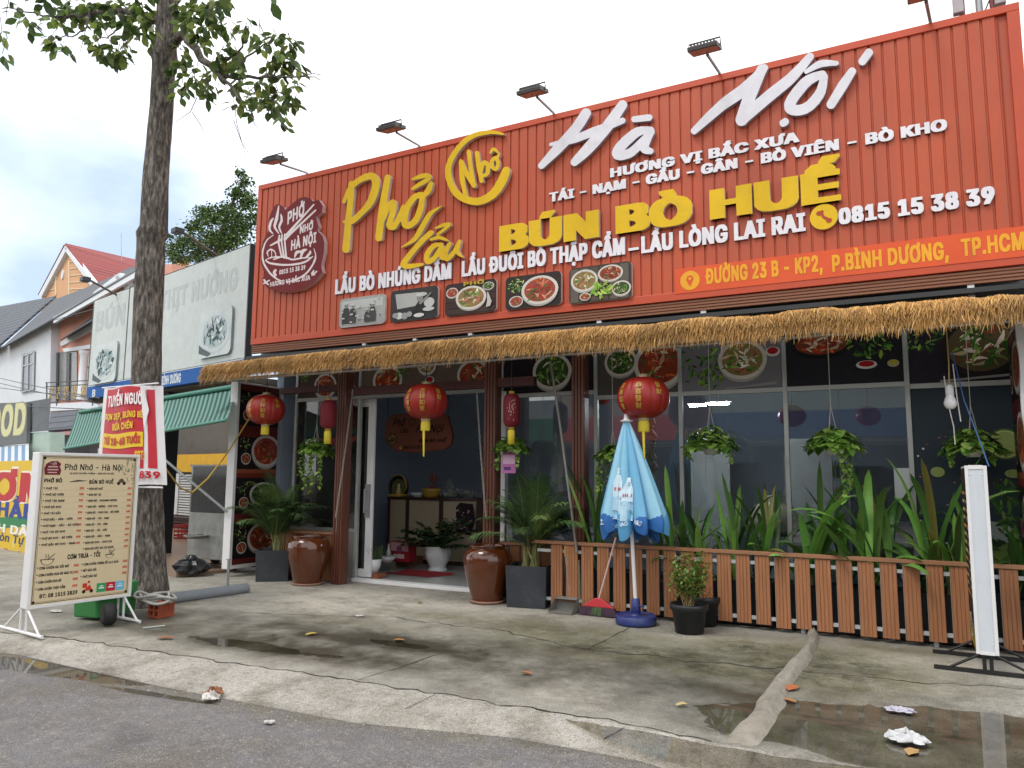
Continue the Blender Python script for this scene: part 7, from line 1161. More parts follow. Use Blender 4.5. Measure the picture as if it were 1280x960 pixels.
# ================================================================= MENU BOARD (LEFT)
def hit(x, y, o, n): d = ray(x, y); return CAM+d*(np.dot(vec(o)-CAM, n)/np.dot(d, n))
def menu_board():
    A_, B_ = U(38, 793, Z=0), U(166, 773, Z=0); u = nrm(B_-A_); n = np.cross(u, (0, 0, 1.)); v = np.array((0, 0, 1.))
    P = lambda x, y: hit(x, y, A_, n)
    s = lambda p: float(np.dot(p-A_, u))
    s0, s1 = (s(P(36, 762))+s(P(47, 565)))/2, (s(P(163, 742))+s(P(177, 562)))/2; z0, z1 = P(36, 762)[2], P(47, 565)[2]; th = .15
    W_, H_ = s1-s0, z1-z0; O = A_+u*s0+v*z0
    T = thing('menu_board', 'cream menu board in a white metal case on thin legs at the left kerb', 'menu board', (A_[0], A_[1], 0))
    m = MB(); m.obox(O-n*th, u*W_, v*H_, n*(th-.012)); m.build('casing', WHITE, T, bevel=.008)
    f = (O-n*.012, u, v, n); b = .03
    rim = MB()
    for a, w_, h_ in (((0, 0), W_, b), ((0, H_-b), W_, b), ((0, b+.001), b, H_-2*b-.002), ((W_-b, b+.001), b, H_-2*b-.002)): rim.obox(O+u*a[0]+v*a[1]-n*.012, u*w_, v*h_, n*.014)
    rim.build('frame_rim', WHITE, T, bevel=.003)
    p = MB(); CR = C('#d3c3a0'); K = C('#1d1a1c'); RD = C('#c23a2c')
    p.fill([rect(b, b, W_-b, H_-b)], f, .001, CR)
    def fr_(d_, t, c): 
        for r in (rect(d_, d_, W_-d_, d_+t), rect(d_, H_-d_-t, W_-d_, H_-d_), rect(d_, d_+t, d_+t, H_-d_-t), rect(W_-d_-t, d_+t, W_-d_, H_-d_-t)): p.fill([r], f, .002, c)
    fr_(b+.012, .006, K); fr_(b+.026, .003, K)
    for a in (b+.03, W_-b-.03):
        for c_ in (b+.03, H_-b-.03): p.fill([circ(a, c_, .014, n=8)], f, .003, K)
    X = lambda q: q*W_; Y = lambda q: H_*(1-q)
    tx = lambda s_, x, y, h, w_=None, font='H', c=K, align='l', sl=0: text(p, s_, f, X(x), Y(y), h*H_, None if w_ is None else w_*W_, font, c, .003, align=align, slant=sl)
    # emblem, heading, sketches
    mrn = C('#6d1f2c')
    p.fill([[(X(.135)+x*.078*W_, Y(.105)+y*.052*H_) for x, y in ((-.9, -.8), (.9, -.8), (1, -.2), (.8, .2), (.95, .6), (.5, .95), (-.3, .9), (-.8, .6), (-1, 0))]], f, .003, mrn)
    for (x, y, w_, h_) in ((.09, .098, .09, .008), (.085, .117, .1, .008), (.09, .135, .085, .007)): p.fill([rect(X(x), Y(y)-.0, X(x+w_), Y(y-h_))], f, .0045, C('#c9a9a0'))
    tx('PHỞ', .1, .085, .018, .065, c=C('#e0cfc6')); 
    tx('Phở Nhớ - Hà Nội', .245, .115, .042, .575, 'M'); tx('VỊ PHỞ TRUYỀN THỐNG - ĐẬM ĐÀ HÀ NỘI', .295, .142, .011, .44, c=C('#4b443c'))
    for i in range(40): x, y = .82+rnd.random()*.13, .03+rnd.random()*.18; s_ = rnd.uniform(.004, .02); p.fill([rect(X(x), Y(y), X(min(x+s_*1.2, .955)), Y(y)+.004)], f, .003, C('#75695a')); 
    for i in range(14): x, y = .84+rnd.random()*.1, .06+rnd.random()*.14; p.fill([rect(X(x), Y(y), X(x)+.004, Y(y)+rnd.uniform(.02, .05))], f, .003, C('#5e5448'))
    tx('PHỞ BÒ', .065, .197, .026, .165); tx('BÚN BÒ HUẾ', .49, .207, .026, .245)
    p.fill([[(X(.3), Y(.195)), (X(.47), Y(.188)), (X(.47), Y(.186)), (X(.38), Y(.18)), (X(.3), Y(.192))]], f, .003, C('#4a4038')); p.fill([circ(X(.79), Y(.205), .018, n=12), ], f, .003, K); p.fill([circ(X(.85), Y(.205), .018, n=12)], f, .003, K); p.fill([[(X(.78), Y(.2)), (X(.86), Y(.2)), (X(.83), Y(.17)), (X(.8), Y(.175))]], f, .0035, C('#5a4f44'))
    L = [('PHỞ TÁI', '35K'), ('PHỞ BÒ VIÊN', '35K'), ('PHỞ TÁI NẠM', '35K'), ('PHỞ BÒ KHO', '35K'), ('PHỞ TÁI GẦU', '35K'), ('PHỞ GẦU - GÂN - VIÊN', '40K'), ('PHỞ NẠM - GẦU - BÒ VIÊN', '40K'), ('PHỞ TÁI BÒ KHO', '40K'), ('PHỞ BÒ KHO - BÒ VIÊN', '40K'), ('PHỞ GẦU BÒ KHO - NẠM', '40K')]
    Rr = [('BÚN BÒ HUẾ', '35K'), ('BÚN BÒ TÁI', '35K'), ('BÚN BÒ - KHOANH MÓNG', '35K'), ('BÚN BÒ - MÓNG - CHẢ CUA', '35K'), ('BÚN BÒ - CHẢ CUA - BÒ VIÊN', '40K'), ('BÚN BÒ - TÁI - NẠM', '40K'), ('BÚN BÒ - TÁI - GÂN', '40K'), ('BÚN BÒ - TÁI - GẦU', '40K'), ('BÚN BÒ - GẦU - NẠM', '40K'), ('BÚN BÒ KHO - CHẢ CUA', '40K'), ('BÚN BÒ ĐẦY ĐỦ CÓ ĐUÔI', '55K')]
    wl = [.11, .17, .18, .155, .155, .27, .33, .21, .28, .31]; wr = [.135, .125, .29, .3, .32, .22, .21, .21, .245, .27, .29]
    for i, (a, k) in enumerate(L): y = .243+i*.0405; tx('* '+a, .065, y, .0145, wl[i]+.02); tx(k, .4, y, .0145, .045, c=RD); p.fill([rect(X(.065), Y(y+.008), X(.46), Y(y+.0068))], f, .002, C('#b9a988'))
    for i, (a, k) in enumerate(Rr): y = .248+i*.0405; tx('* '+a, .475, y, .0145, wr[i]+.02); tx(k, .89, y, .0145, .045, c=RD); p.fill([rect(X(.475), Y(y+.008), X(.95), Y(y+.0068))], f, .002, C('#b9a988'))
    tx('CƠM TRƯA - TỐI', .335, .705, .031, .32)
    for cx_, cy_, r_ in ((.15, .695, .055), (.75, .695, .038)):
        hb = [(X(cx_)+r_*W_*1.1*math.cos(a), Y(cy_)+r_*W_*1.0*math.sin(a)) for a in np.linspace(math.pi, 2*math.pi, 14)]; p.fill([hb], f, .003, K); hb = [(X(cx_)+r_*W_*.95*math.cos(a), Y(cy_)-.004+r_*W_*.85*math.sin(a)) for a in np.linspace(math.pi, 2*math.pi, 14)]; p.fill([hb], f, .004, CR)
        p.fill([rect(X(cx_)-r_*W_*1.2, Y(cy_)-.003, X(cx_)+r_*W_*1.2, Y(cy_)+.004)], f, .005, K); p.fill([[(X(cx_), Y(cy_)), (X(cx_)+r_*W_*1.2, Y(cy_)+.055), (X(cx_)+r_*W_*1.2+.004, Y(cy_)+.05), (X(cx_)+.012, Y(cy_))]], f, .003, K)
        for k in (-.4, 0): p.fill([[(X(cx_)+k*r_*W_, Y(cy_)+.012), (X(cx_)+k*r_*W_+.012, Y(cy_)+.03), (X(cx_)+k*r_*W_, Y(cy_)+.05), (X(cx_)+k*r_*W_+.005, Y(cy_)+.052), (X(cx_)+k*r_*W_+.018, Y(cy_)+.03), (X(cx_)+k*r_*W_+.006, Y(cy_)+.012)]], f, .003, K)
    for i, (a, k, w_) in enumerate((('CƠM CHIÊN GÀ XỐI MỠ', '35K', .29), ('CƠM CHIÊN DƯA BÒ NGŨ VỊ', '35K', .33), ('CƠM CHIÊN DƯA BÒ', '35K', .23), ('CƠM CHIÊN THẬP CẨM', '35K', .27))): y = .757+i*.0445; tx('* '+a, .065, y, .0165, w_); tx(k, .4, y, .0165, .05, c=RD)
    for i, (a, k, w_) in enumerate((('CƠM CHIÊN TRỨNG ỐP LA 2 QUẢ', '35K', .37), ('MỲ XÀO BÒ', '35K', .15), ('PHỞ XÀO BÒ', '35K', .16))): y = .757+i*.041; tx('* '+a, .475, y, .0165, w_); tx(k, .89, y, .0165, .05, c=RD)
    tx('ĐT: 08 1515 3839', .105, .94, .026, .35, 'H', C('#2a2627'))
    for i, c_ in enumerate(('#2f9a5c', '#b8203c', '#6fb6d4')): x_ = .64+i*.095; p.fill([rect(X(x_), Y(.945), X(x_+.093), Y(.885))], f, .003, C(c_)); tx(('Giao', 'Mua', 'Ship')[i] if 0 else '', x_, .92, .01); p.fill([rect(X(x_+.02), Y(.922), X(x_+.075), Y(.914))], f, .005, C('#e8e8e4')); p.fill([rect(X(x_+.03), Y(.908), X(x_+.065), Y(.902))], f, .005, C('#e8e8e4'))
    p.fill([rect(X(.5), Y(.905), X(.545), Y(.875))], f, .003, RD); p.fill([circ(X(.515), Y(.93), .018, n=12)], f, .004, K); p.fill([circ(X(.59), Y(.93), .018, n=12)], f, .004, K); p.fill([[(X(.5), Y(.925)), (X(.6), Y(.925)), (X(.57), Y(.885)), (X(.55), Y(.9))]], f, .0035, C('#c8402c')); p.fill([circ(X(.56), Y(.868), .014, n=12)], f, .004, RD)
    p.build('printed_menu', PRINT, T)
    # lighter ply behind the sheet is not visible; stand
    g = MB()
    def bar(a, b_, r=.016): g.tube([a, b_], r, 6)
    for s_, near in ((s0+.02, 1), (s1-.06, 0)):
        c0 = A_+u*s_-n*.07
        for q in (.0, -.12): bar(c0+n*(.045+q)+v*.02, c0+n*(.045+q)+v*(z0+.02))
        bar(c0+n*.38+v*.015, c0-n*.5+v*.015, .018); bar(c0+n*.32+v*.02, c0+n*.05+v*z0*.98, .013); bar(c0-n*.42+v*.02, c0-n*.09+v*z0*.98, .013)
    g.build('stand', WHITE, T)
menu_board()

# ================================================================= STREET TREE WITH BANNER
BARK = None
def bark():
    m = bpy.data.materials.new('tree_bark'); m.use_nodes = True; MATS['tree_bark'] = m; t = m.node_tree; P = t.nodes['Principled BSDF']; nn = t.nodes.new; lk = t.links.new; tc = nn('ShaderNodeTexCoord')
    def noise(s, st, d=8): mp = nn('ShaderNodeMapping'); mp.inputs['Scale'].default_value = st; lk(tc.outputs['Object'], mp.inputs['Vector']); n = nn('ShaderNodeTexNoise'); n.inputs['Scale'].default_value = s; n.inputs['Detail'].default_value = d; n.inputs['Roughness'].default_value = .7; lk(mp.outputs[0], n.inputs['Vector']); return n.outputs['Fac']
    r = nn('ShaderNodeValToRGB'); lk(noise(9, (3, 3, .7)), r.inputs['Fac']); e = r.color_ramp.elements; e[0].position = .36; e[0].color = (*C('#302b27'), 1); e[1].position = .66; e[1].color = (*C('#9c958b'), 1); q = e.new(.5); q.color = (*C('#645d56'), 1)
    x = nn('ShaderNodeMix'); x.data_type = 'RGBA'; mr_ = nn('ShaderNodeMapRange'); lk(noise(1.6, (1, 1, 1.4)), mr_.inputs['Value']); mr_.inputs['From Min'].default_value = .5; mr_.inputs['From Max'].default_value = .68; mr_.inputs['To Max'].default_value = .75; lk(mr_.outputs[0], x.inputs['Factor']); lk(r.outputs[0], x.inputs['A']); x.inputs['B'].default_value = (*C('#2a2623'), 1); lk(x.outputs['Result'], P.inputs['Base Color']); P.inputs['Roughness'].default_value = .92
    b = nn('ShaderNodeBump'); b.inputs['Strength'].default_value = 1; b.inputs['Distance'].default_value = .04; lk(noise(9, (3, 3, .7)), b.inputs['Height']); lk(b.outputs[0], P.inputs['Normal']); return m
BARK = bark()
TL_ = mat('tree_leaf', attr=True, rough=.45, var=.15, scale=9, trans=.42)
def leaf(mb, p, d, l, w_, c, r_):
    d = nrm(d); s = nrm(np.cross(d, (r_.gauss(0, .4), r_.gauss(0, .4), 1))); n = np.cross(s, d); k = -n*l*.10
    mb.add([p, p+d*l*.3+s*w_*.8+k*.2, p+d*l*.62+s*w_*.9+k*.6, p+d*l+k*1.6, p+d*l*.62-s*w_*.9+k*.6, p+d*l*.3-s*w_*.8+k*.2, p+d*l*.4+n*l*.04], [(0, 1, 6), (1, 2, 6), (2, 3, 6), (3, 4, 6), (4, 5, 6), (5, 0, 6)], c)
def whorl(mb, p, n, l, r_, gc, spread=.16):
    for i in range(n):
        a = r_.uniform(0, 6.28); q = spread*math.sqrt(r_.random()); b = p+np.array((q*math.cos(a), q*math.sin(a), r_.uniform(-.10, .06)))
        leaf(mb, b, (math.cos(a)*.8, math.sin(a)*.8, r_.uniform(-1.3, .0)), l*r_.uniform(.65, 1.1), l*.27, jit(r_.choice(gc), .3), r_)
def street_tree():
    Yt = 6.2; r_ = random.Random(11)
    base = U(186, 760, Z=0); T = thing('street_tree', 'tall street tree with a bare grey trunk and low leafy boughs at the top left', 'tree', (base[0], base[1], 0))
    tk = [(186, 764, 25), (185, 735, 23.5), (184, 700, 21.5), (183, 640, 20), (182, 560, 18.5), (182, 480, 17.5), (184, 420, 17), (187, 350, 16.8), (189.5, 300, 16.5), (191, 292, 18.5), (192.5, 284, 16), (195, 220, 15), (200, 160, 14), (203, 118, 13.6), (205, 78, 13.5), (205, 70, 16), (207, 62, 13), (208, 20, 12), (210, -40, 11), (214, -140, 10), (220, -260, 8)]
    # resample
    P_ = []; Rr = []
    for (a, b) in zip(tk[:-1], tk[1:]):
        n = max(2, int(abs(a[1]-b[1])/12))
        for i in range(n):
            t = i/n; x, y, r = (a[k]+(b[k]-a[k])*t for k in range(3)); p = U(x, y, Y=Yt+.0); P_.append(p); Rr.append(r*mpp(p))
    P_[0][2] = -.08
    m = MB(); n = 28; vs = []
    for i, (p, r) in enumerate(zip(P_, Rr)):
        for k in range(n):
            a = 2*math.pi*k/n; rr = r*(1+.05*mnoise.noise(Vector((math.cos(a)*1.5, math.sin(a)*1.5, p[2]*1.6)))+.05*mnoise.noise(Vector((math.cos(a)*4, math.sin(a)*4, p[2]*5+9))))
            if p[2] < .5: rr *= 1+.10*max(0, math.sin(a*2.5+1))*(1-p[2]/.5)
            vs.append((p[0]+rr*math.cos(a), p[1]+rr*math.sin(a), p[2]))
    m.add(vs, [(i*n+k, i*n+(k+1) % n, (i+1)*n+(k+1) % n, (i+1)*n+k) for i in range(len(P_)-1) for k in range(n)], None, True)
    m.build('trunk', BARK, T)
    lf = MB(); gc = [C(q) for q in ('#4a6030', '#5c7238', '#3f5228', '#72854a', '#85934a')]
    def P3(x, y, Y): return U(x, y, Y=Y)
    boughs = [  # pixel path with distances, then leaf tufts
        [(206, 62, 6.2, 7), (228, 42, 6.15, 5.5), (245, 62, 6.1, 5), (262, 84, 6.05, 4), (285, 97, 6.0, 2.6), (335, 97, 5.95, 1.6), (378, 96, 5.9, .9), (400, 100, 5.9, .5)],
        [(262, 84, 6.05, 3), (285, 105, 5.8, 2), (305, 130, 5.7, 1), (318, 150, 5.7, .6)],
        [(285, 97, 6.0, 2), (310, 70, 6.2, 1.3), (335, 52, 6.3, .8), (345, 42, 6.3, .5)],
        [(262, 84, 6.05, 2), (305, 60, 5.9, 1.2), (310, 40, 5.9, .8), (308, 28, 5.9, .5)],
        [(206, 30, 6.2, 6), (160, 14, 6.1, 4), (112, 17, 6.0, 2.6), (70, 22, 5.9, 1.5), (35, 16, 5.8, .9), (12, 10, 5.8, .6)],
        [(112, 17, 6.0, 2), (108, 35, 5.8, 1.1), (92, 45, 5.7, .8), (72, 47, 5.7, .6), (60, 48, 5.7, .5)],
        [(150, 15, 6.1, 2), (150, 32, 6.0, 1.2), (138, 45, 5.9, .9), (122, 50, 5.85, .6)],
        [(160, 20, 6.1, 2), (165, 45, 6.2, 1), (150, 62, 6.2, .7)],
        [(206, 10, 6.2, 6), (240, -20, 6.5, 4), (300, -60, 6.8, 3), (360, -110, 7, 2)], [(206, -10, 6.2, 6), (160, -40, 5.8, 4), (90, -70, 5.4, 3), (20, -90, 5.2, 2)],
        [(208, -40, 6.2, 6), (220, -90, 5.2, 4), (235, -130, 4.6, 2.5)], [(212, -100, 6.2, 6), (240, -150, 7.4, 4), (260, -170, 8.2, 2.5)]]
    bm = MB()
    for b in boughs:
        pts = [P3(x, y, Y) for x, y, Y, r in b]; rr = [max(.35, r)*mpp(p) for p, (_, _, _, r) in zip(pts, b)]
        # soften corners
        pp, qq = [], []
        for i in range(len(pts)-1):
            for k in range(4):
                t = k/4; pp.append(pts[i]*(1-t)+pts[i+1]*t+np.array((r_.gauss(0, .012), r_.gauss(0, .012), r_.gauss(0, .012)))); qq.append(rr[i]*(1-t)+rr[i+1]*t)
        pp.append(pts[-1]); qq.append(rr[-1]); bm.tube(pp, qq, 7)
    tufts = [(18, 14, 5), (30, 22, 6), (36, 33, 6), (2, 42, 7, 5.5), (3, 70, 6, 5.5), (62, 24, 8), (72, 30, 6), (62, 6, 7), (45, 2, 6), (82, 12, 12), (95, 8, 14), (100, 20, 10), (112, 8, 14), (118, 22, 12), (130, 12, 14), (128, 28, 12), (142, 6, 14), (146, 22, 14), (158, 10, 14), (160, 30, 12), (172, 6, 14), (174, 24, 14), (182, 12, 12), (186, 34, 10), (172, 42, 8), (190, 50, 6), (165, 36, 8),
        (72, 55, 12), (80, 62, 6), (118, 52, 10), (128, 66, 10), (138, 72, 10), (146, 76, 8), (140, 60, 8), (152, 66, 10), (158, 72, 8), (152, 52, 6), (64, 48, 8),
        (228, 10, 14), (240, 20, 14), (250, 6, 14), (262, 18, 14), (270, 8, 12), (280, 4, 10), (232, 32, 10), (248, 40, 12), (262, 38, 12), (272, 28, 10), (282, 34, 10), (255, 54, 8), (225, 50, 6),
        (226, 66, 8), (230, 80, 8), (224, 92, 8), (234, 98, 8), (246, 88, 8), (228, 108, 7), (225, 122, 6), (244, 108, 7), (258, 118, 9), (262, 104, 8), (272, 72, 10), (284, 62, 10), (296, 70, 12), (300, 82, 10), (288, 88, 8), (268, 88, 8), (306, 32, 9), (312, 40, 6), (325, 56, 10), (336, 58, 6), (348, 52, 10), (360, 50, 8), (366, 60, 8), (352, 68, 10), (362, 76, 10), (346, 80, 10), (372, 84, 10), (336, 90, 10), (352, 96, 10), (366, 102, 8), (326, 108, 10), (340, 116, 10), (350, 124, 12), (336, 130, 10), (362, 118, 10), (366, 130, 8), (322, 124, 8), (300, 108, 8), (298, 122, 8), (306, 130, 6), (352, 152, 8), (344, 136, 8), (286, 112, 5), (318, 134, 6)]
    for t in tufts:
        x, y, n_ = t[:3]; Y = (t[3] if len(t) > 3 else 6.0)+r_.uniform(-.35, .35); p = P3(x, y-3, Y); whorl(lf, p, int(n_*1.2), 16.5*mpp(p), r_, gc+([C('#6d8a2e')] if 180 < x < 200 or 150 < x < 182 and y < 40 else []), 6.5*mpp(p)*1.1)
        if y > 40: bm.tube([p, p+np.array((r_.gauss(0, .05), r_.gauss(0, .05), r_.uniform(.1, .25)))], [.004, .006], 4, caps=False)
    for i in range(230):                       # the crown above the picture
        x, y, Y = r_.uniform(-60, 400), r_.uniform(-300, -12), r_.uniform(4.2, 8.2); p = P3(x, y, Y); whorl(lf, p, 9, .2, r_, gc, .2)
    for a, b, c_ in (((246, 122), (238, 140), (220, 152)), ((240, 140), (252, 158), (258, 172)), ((292, 125), (296, 155), (308, 198)), ((292, 150), (302, 178), (313, 195)), ((278, 138), (290, 132), (300, 144)), ((314, 140), (318, 155), (322, 160)), ((12, -5), (8, 15), (7, 30)), ((108, 33), (104, 50), (100, 66)), ((376, 95), (392, 92), (404, 94))):
        bm.tube([P3(*a, 5.8), P3(*b, 5.75), P3(*c_, 5.75)], [.006, .005, .003], 4, caps=False)
    bm.build('boughs', BARK, T); lf.build('crown', TL_, T)
street_tree()
def banner():
    Y = 5.88; P = lambda x, y: U(x, y, Y=Y)
    o = P(120, 607); T = thing('hiring_banner', 'red and yellow hiring banner tied round the tree trunk behind the menu board', 'banner', o)
    xl0, xr0, xl1, xr1 = P(119, 605)[0], P(199, 608)[0], P(131, 486)[0], P(195, 480)[0]; zb, zt = P(150, 606)[2], P(160, 483)[2]
    # cloth surface, bowed round the trunk; (s,t) in 0..1
    def S_(s, t, lift=0):
        x = (xl0+(xl1-xl0)*t)*(1-s)+(xr0+(xr1-xr0)*t)*s; z = zb+(zt-zb)*t+.012*math.sin(s*9+t*3)
        y = Y-.05*math.sin(math.pi*min(1, s*1.05))+.005*math.sin(s*14+t*5)+(.10*max(0, s-.86)/.14); return (x, y-lift, z)
    def sheet(m, s0, s1, t0, t1, c, lift, n=12): 
        V = [S_(s0+(s1-s0)*i/n, t0+(t1-t0)*j/n, lift) for j in range(n+1) for i in range(n+1)]; m.add(V, [(j*(n+1)+i, j*(n+1)+i+1, (j+1)*(n+1)+i+1, (j+1)*(n+1)+i) for j in range(n) for i in range(n)], c, True)
    m = MB(); RDB, YL = C('#b3182a'), C('#d9b51e'); WHB = C('#d5d2d2')
    sheet(m, 0, 1, 0, 1, WHB, 0, 24); sheet(m, .10, .80, .16, .985, RDB, .008, 24); sheet(m, .86, .93, .16, .96, RDB, .008, 24)
    sheet(m, .10, .80, .37, .52, YL, .015, 24)
    def tx(s_, a, b, t0, t1, c, lift=.024):
        g, w0 = text_faces(s_, 'H')
        for flat, tr_ in g:
            m.add([S_(a+(b-a)*p[0]/w0, t0+(t1-t0)*p[1], lift) for p in flat], [tuple(t) for t in tr_], c)
    tx('TUYỂN NGƯỜ', .16, .80, .80, .915, C('#e4dede')); tx('DỌN DẸP, BƯNG BÊ', .13, .81, .665, .73, YL); tx('RỬA CHÉN', .30, .66, .555, .625, YL); tx('TỪ 18-60 TUỔI', .15, .77, .405, .48, RDB); tx('SĐT:', .70, .83, .24, .33, YL); tx('0815153839', .30, .96, .06, .13, RDB)
    # folded right hand flap
    m.add([S_(.79, .99, .035), S_(.86, 1.0, .045), S_(.90, .75, .045), S_(.84, .55, .04)], [(0, 1, 2, 3)], C('#d9d6d8'))
    m.build('banner_cloth', mat('banner_vinyl', attr=True, rough=.4, var=.06, scale=5), T)
    MB().tube([P(116, 607.5), P(203, 609.5)], .012, 6).tube([P(128, 485), P(198, 479)], .01, 6).build('batten', WHITE, T)
banner()
# things lying at the foot of the tree
def bin_():
    b = U(104, 776, Z=0); k = mpp(b); x, y = b[0], b[1]+.2; T = thing('wheeled_bin', 'green plastic bin lying on its side behind the menu board', 'bin', (x, y, 0))
    w_ = 42*k; GR = mat('green_plastic', '#2f7a3e', rough=.45, var=.18, dirt=.3)
    m = MB(); m.add([(x-w_*.5, y-.2, .02), (x+w_*.45, y-.16, .03), (x+w_*.45, y+.3, .03), (x-w_*.5, y+.35, .02), (x-w_*.55, y-.22, .40), (x+w_*.48, y-.18, .38), (x+w_*.48, y+.32, .38), (x-w_*.55, y+.37, .40)], [(3, 2, 1, 0), (4, 5, 6, 7), (0, 1, 5, 4), (1, 2, 6, 5), (2, 3, 7, 6), (3, 0, 4, 7)]); m.build('bin_body', GR, T, bevel=.02)
    MB().box((x-w_*.6, y-.24, .37), (x-w_*.5, y+.39, .43)).build('rim', GR, T, bevel=.01)
    q = U(136, 764, Y=y-.25); 
    tm = MB()
    r = 13*k; pts = [(r*.35, -.05), (r*.8, -.055), (r, -.03), (r, .03), (r*.8, .055), (r*.35, .05)]; n = 28
    V = []; 
    for (rr, d) in pts:
        for i in range(n): a = 6.2832*i/n; V.append((q[0]+rr*math.cos(a)*.85+d*.5, q[1]+d-rr*math.cos(a)*.3, r+.01+rr*math.sin(a)))
    tm.add(V, [(j*n+i, j*n+(i+1) % n, (j+1)*n+(i+1) % n, (j+1)*n+i) for j in range(len(pts)-1) for i in range(n)]+[tuple(range(n))[::-1]], None, True); tm.build('wheel', mat('black_rubber', '#1c1c1d', rough=.7, var=.2), T)
bin_()
def junk():
    b = U(186, 774, Z=0); x, y = b[0], b[1]+.05; BR = mat('red_hollow_brick', '#9a4a30', rough=.85, var=.25, scale=14, bump=.3, dirt=.3)
    T = thing('hollow_brick', 'red four hole brick at the foot of the street tree', 'brick', (x, y, 0)); m = MB(); s = .1; t = .02; h = .10
    m.box((x-s, y, 0.005), (x+s*.0-.0, y+.2, h)) if 0 else None
    for xx in (-.09, -.01, .07): m.box((x+xx, y, .005), (x+xx+.02, y+.2, .165))
    for zz_ in (.005, .075, .145): m.box((x-.07, y+.002, zz_), (x-.01, y+.198, zz_+.02)).box((x+.01, y+.002, zz_), (x+.07, y+.198, zz_+.02))
    m.build('brick_body', BR, T)
    a = U(176, 764, Z=.12); T2 = thing('coiled_hose', 'loops of grey hose heaped on a brick beside the tree', 'hose', (a[0], a[1], .1)); hs = MB(); pts = []
    for i in range(120): an = i*.22; r = .24+.05*math.sin(i*.31); pts.append((x-.06+r*1.05*math.cos(an), y+.05+r*.55*math.sin(an), .18+.0006*i+.02*math.sin(i*.7)))
    hs.tube(pts, .016, 7); hs.build('hose', mat('grey_hose', '#9a9a94', rough=.5, var=.2), T2)
junk()
p0, p1 = U(205, 749, Z=.06), U(309, 735, Z=.06)
tag(MB().tube([p0, (p0+p1)/2, p1], .068, 16).build('drain_pipe', mat('grey_pvc', '#80868b', rough=.45, var=.1, dirt=.4), loc=p0), 'thick grey plastic pipe lying along the edge of the tiled shop floor by the tree', 'pipe')
p0 = U(284, 738, Z=0); tag(MB().tube([p0, p0+vec((.0, 0, .42))], .018, 8).box(p0+vec((-.03, -.02, .41)), p0+vec((.03, .02, .425))).build('steel_stake', GALV, loc=p0), 'short steel stake standing before the left lightbox', 'stake')

# ================================================================= NEIGHBOURING SHOP
UN = ray(-460, 595); UN = nrm((UN[0], UN[1], 0)); NI = np.array((-UN[1], UN[0], 0)); NI = NI if NI[1] > 0 else -NI     # to the left along its front; into the building
ON = U(315.3, 400, Y=8.95); ON = np.array((ON[0], ON[1], 0))
nh = lambda x, y, off=0: hit(x, y, ON+NI*off, NI)
NS = thing('closed_shop', 'neighbouring open fronted shop with a faded pale billboard and green striped awning', 'shop', ON)
LB = lambda p, off=0: (float(np.dot(p-ON, UN)), p[2])
def nbox(m, s0, s1, d0, d1, z0, z1, c=None): return m.obox(ON+UN*s0+NI*d0+vec((0, 0, z0)), UN*(s1-s0), NI*(d1-d0), vec((0, 0, z1-z0)), c)
sL = LB(nh(122, 420))[0]; zT, zB = nh(315, 310)[2], nh(313, 448)[2]; zB2 = nh(240, 480.5)[2]
f = (ON-NI*.12, -UN, np.array((0, 0, 1.)), np.cross(-UN, (0, 0, 1.)))
bm_ = MB(); s_gap = LB(nh(167, 400))[0]; PALE = C('#c3cac8')
for a, b in ((-.02, s_gap-.03), (s_gap+.03, sL)):
    nbox(bm_, a, b, -.11, -.02, zB, zT, PALE)
bm_d = .012
bp = MB()
for a, b in ((-.02, s_gap-.03), (s_gap+.03, sL)): bp.fill([rect(-b, zB, -a, zT)], f, .0, PALE)
def ntext(s_, bl, tl, br, c, d=.003):
    a, t_, b = LB(nh(*bl)), LB(nh(*tl)), LB(nh(*br)); text(bp, s_, f, -a[0], a[1], t_[1]-a[1], a[0]-b[0], 'H', c, d)
GH = C('#b6bdbc')
ntext('THỊT NƯỚNG', (207.5, 391), (207.5, 367), (304, 372), GH); ntext('BÚN', (126, 416), (126, 392), (163, 406), GH)
for tl, br in (((262, 393), (299, 443)), ((128.5, 434), (154, 477))):
    a, b = LB(nh(*tl)), LB(nh(*br)); x0, x1, z0, z1 = -a[0], -b[0], b[1], a[1]; w_, h_ = x1-x0, z1-z0
    bp.fill([rrect(x0, z0, x1, z1, .12)], f, .05, C('#c6cfcf'), .046, C('#8d9696')); bp.fill([circ(x0+w_*.52, z0+h_*.5, w_*.46, h_*.42)], f, .053, C('#c3cccc')); bp.fill([circ(x0+w_*.5, z0+h_*.52, w_*.38, h_*.34)], f, .055, C('#aebabb')); herbs(bp, f, x0+w_*.5, z0+h_*.52, w_*.36, h_*.3, 55, .057, [C(q) for q in ('#4a6468', '#7d9a9a', '#cbd4d4', '#39484c', '#9fb0b0')], size=.2)
    bp.fill([[(x0+.02, z0+.1), (x0+w_*.3, z0+.02), (x0+w_*.42, z0+.06), (x0+w_*.12, z0+h_*.22), (x0+.02, z0+h_*.3)]], f, .056, C('#5e686a'))
BLUE = C('#2f5d9e')
nbox(bm_, -.02, sL, -.115, -.02, zB2, zB-.012, BLUE); bp.fill([rect(-sL, zB2, .02, zB-.012)], f, .004, BLUE); bp.fill([rect(-sL, zB-.03, .02, zB-.012)], f, .006, C('#c3ccd4'))
ntext('MỘT, BÌNH DƯƠNG', (200, 484), (200, 473), (234, 477.5), C('#cdd6dd'), .007); ntext('B', (122.5, 497), (122.5, 488), (126.5, 496), C('#cdd6dd'), .007)
bm_.build('billboard', PRINTM, NS); bp.build('billboard_print', PRINTM, NS)
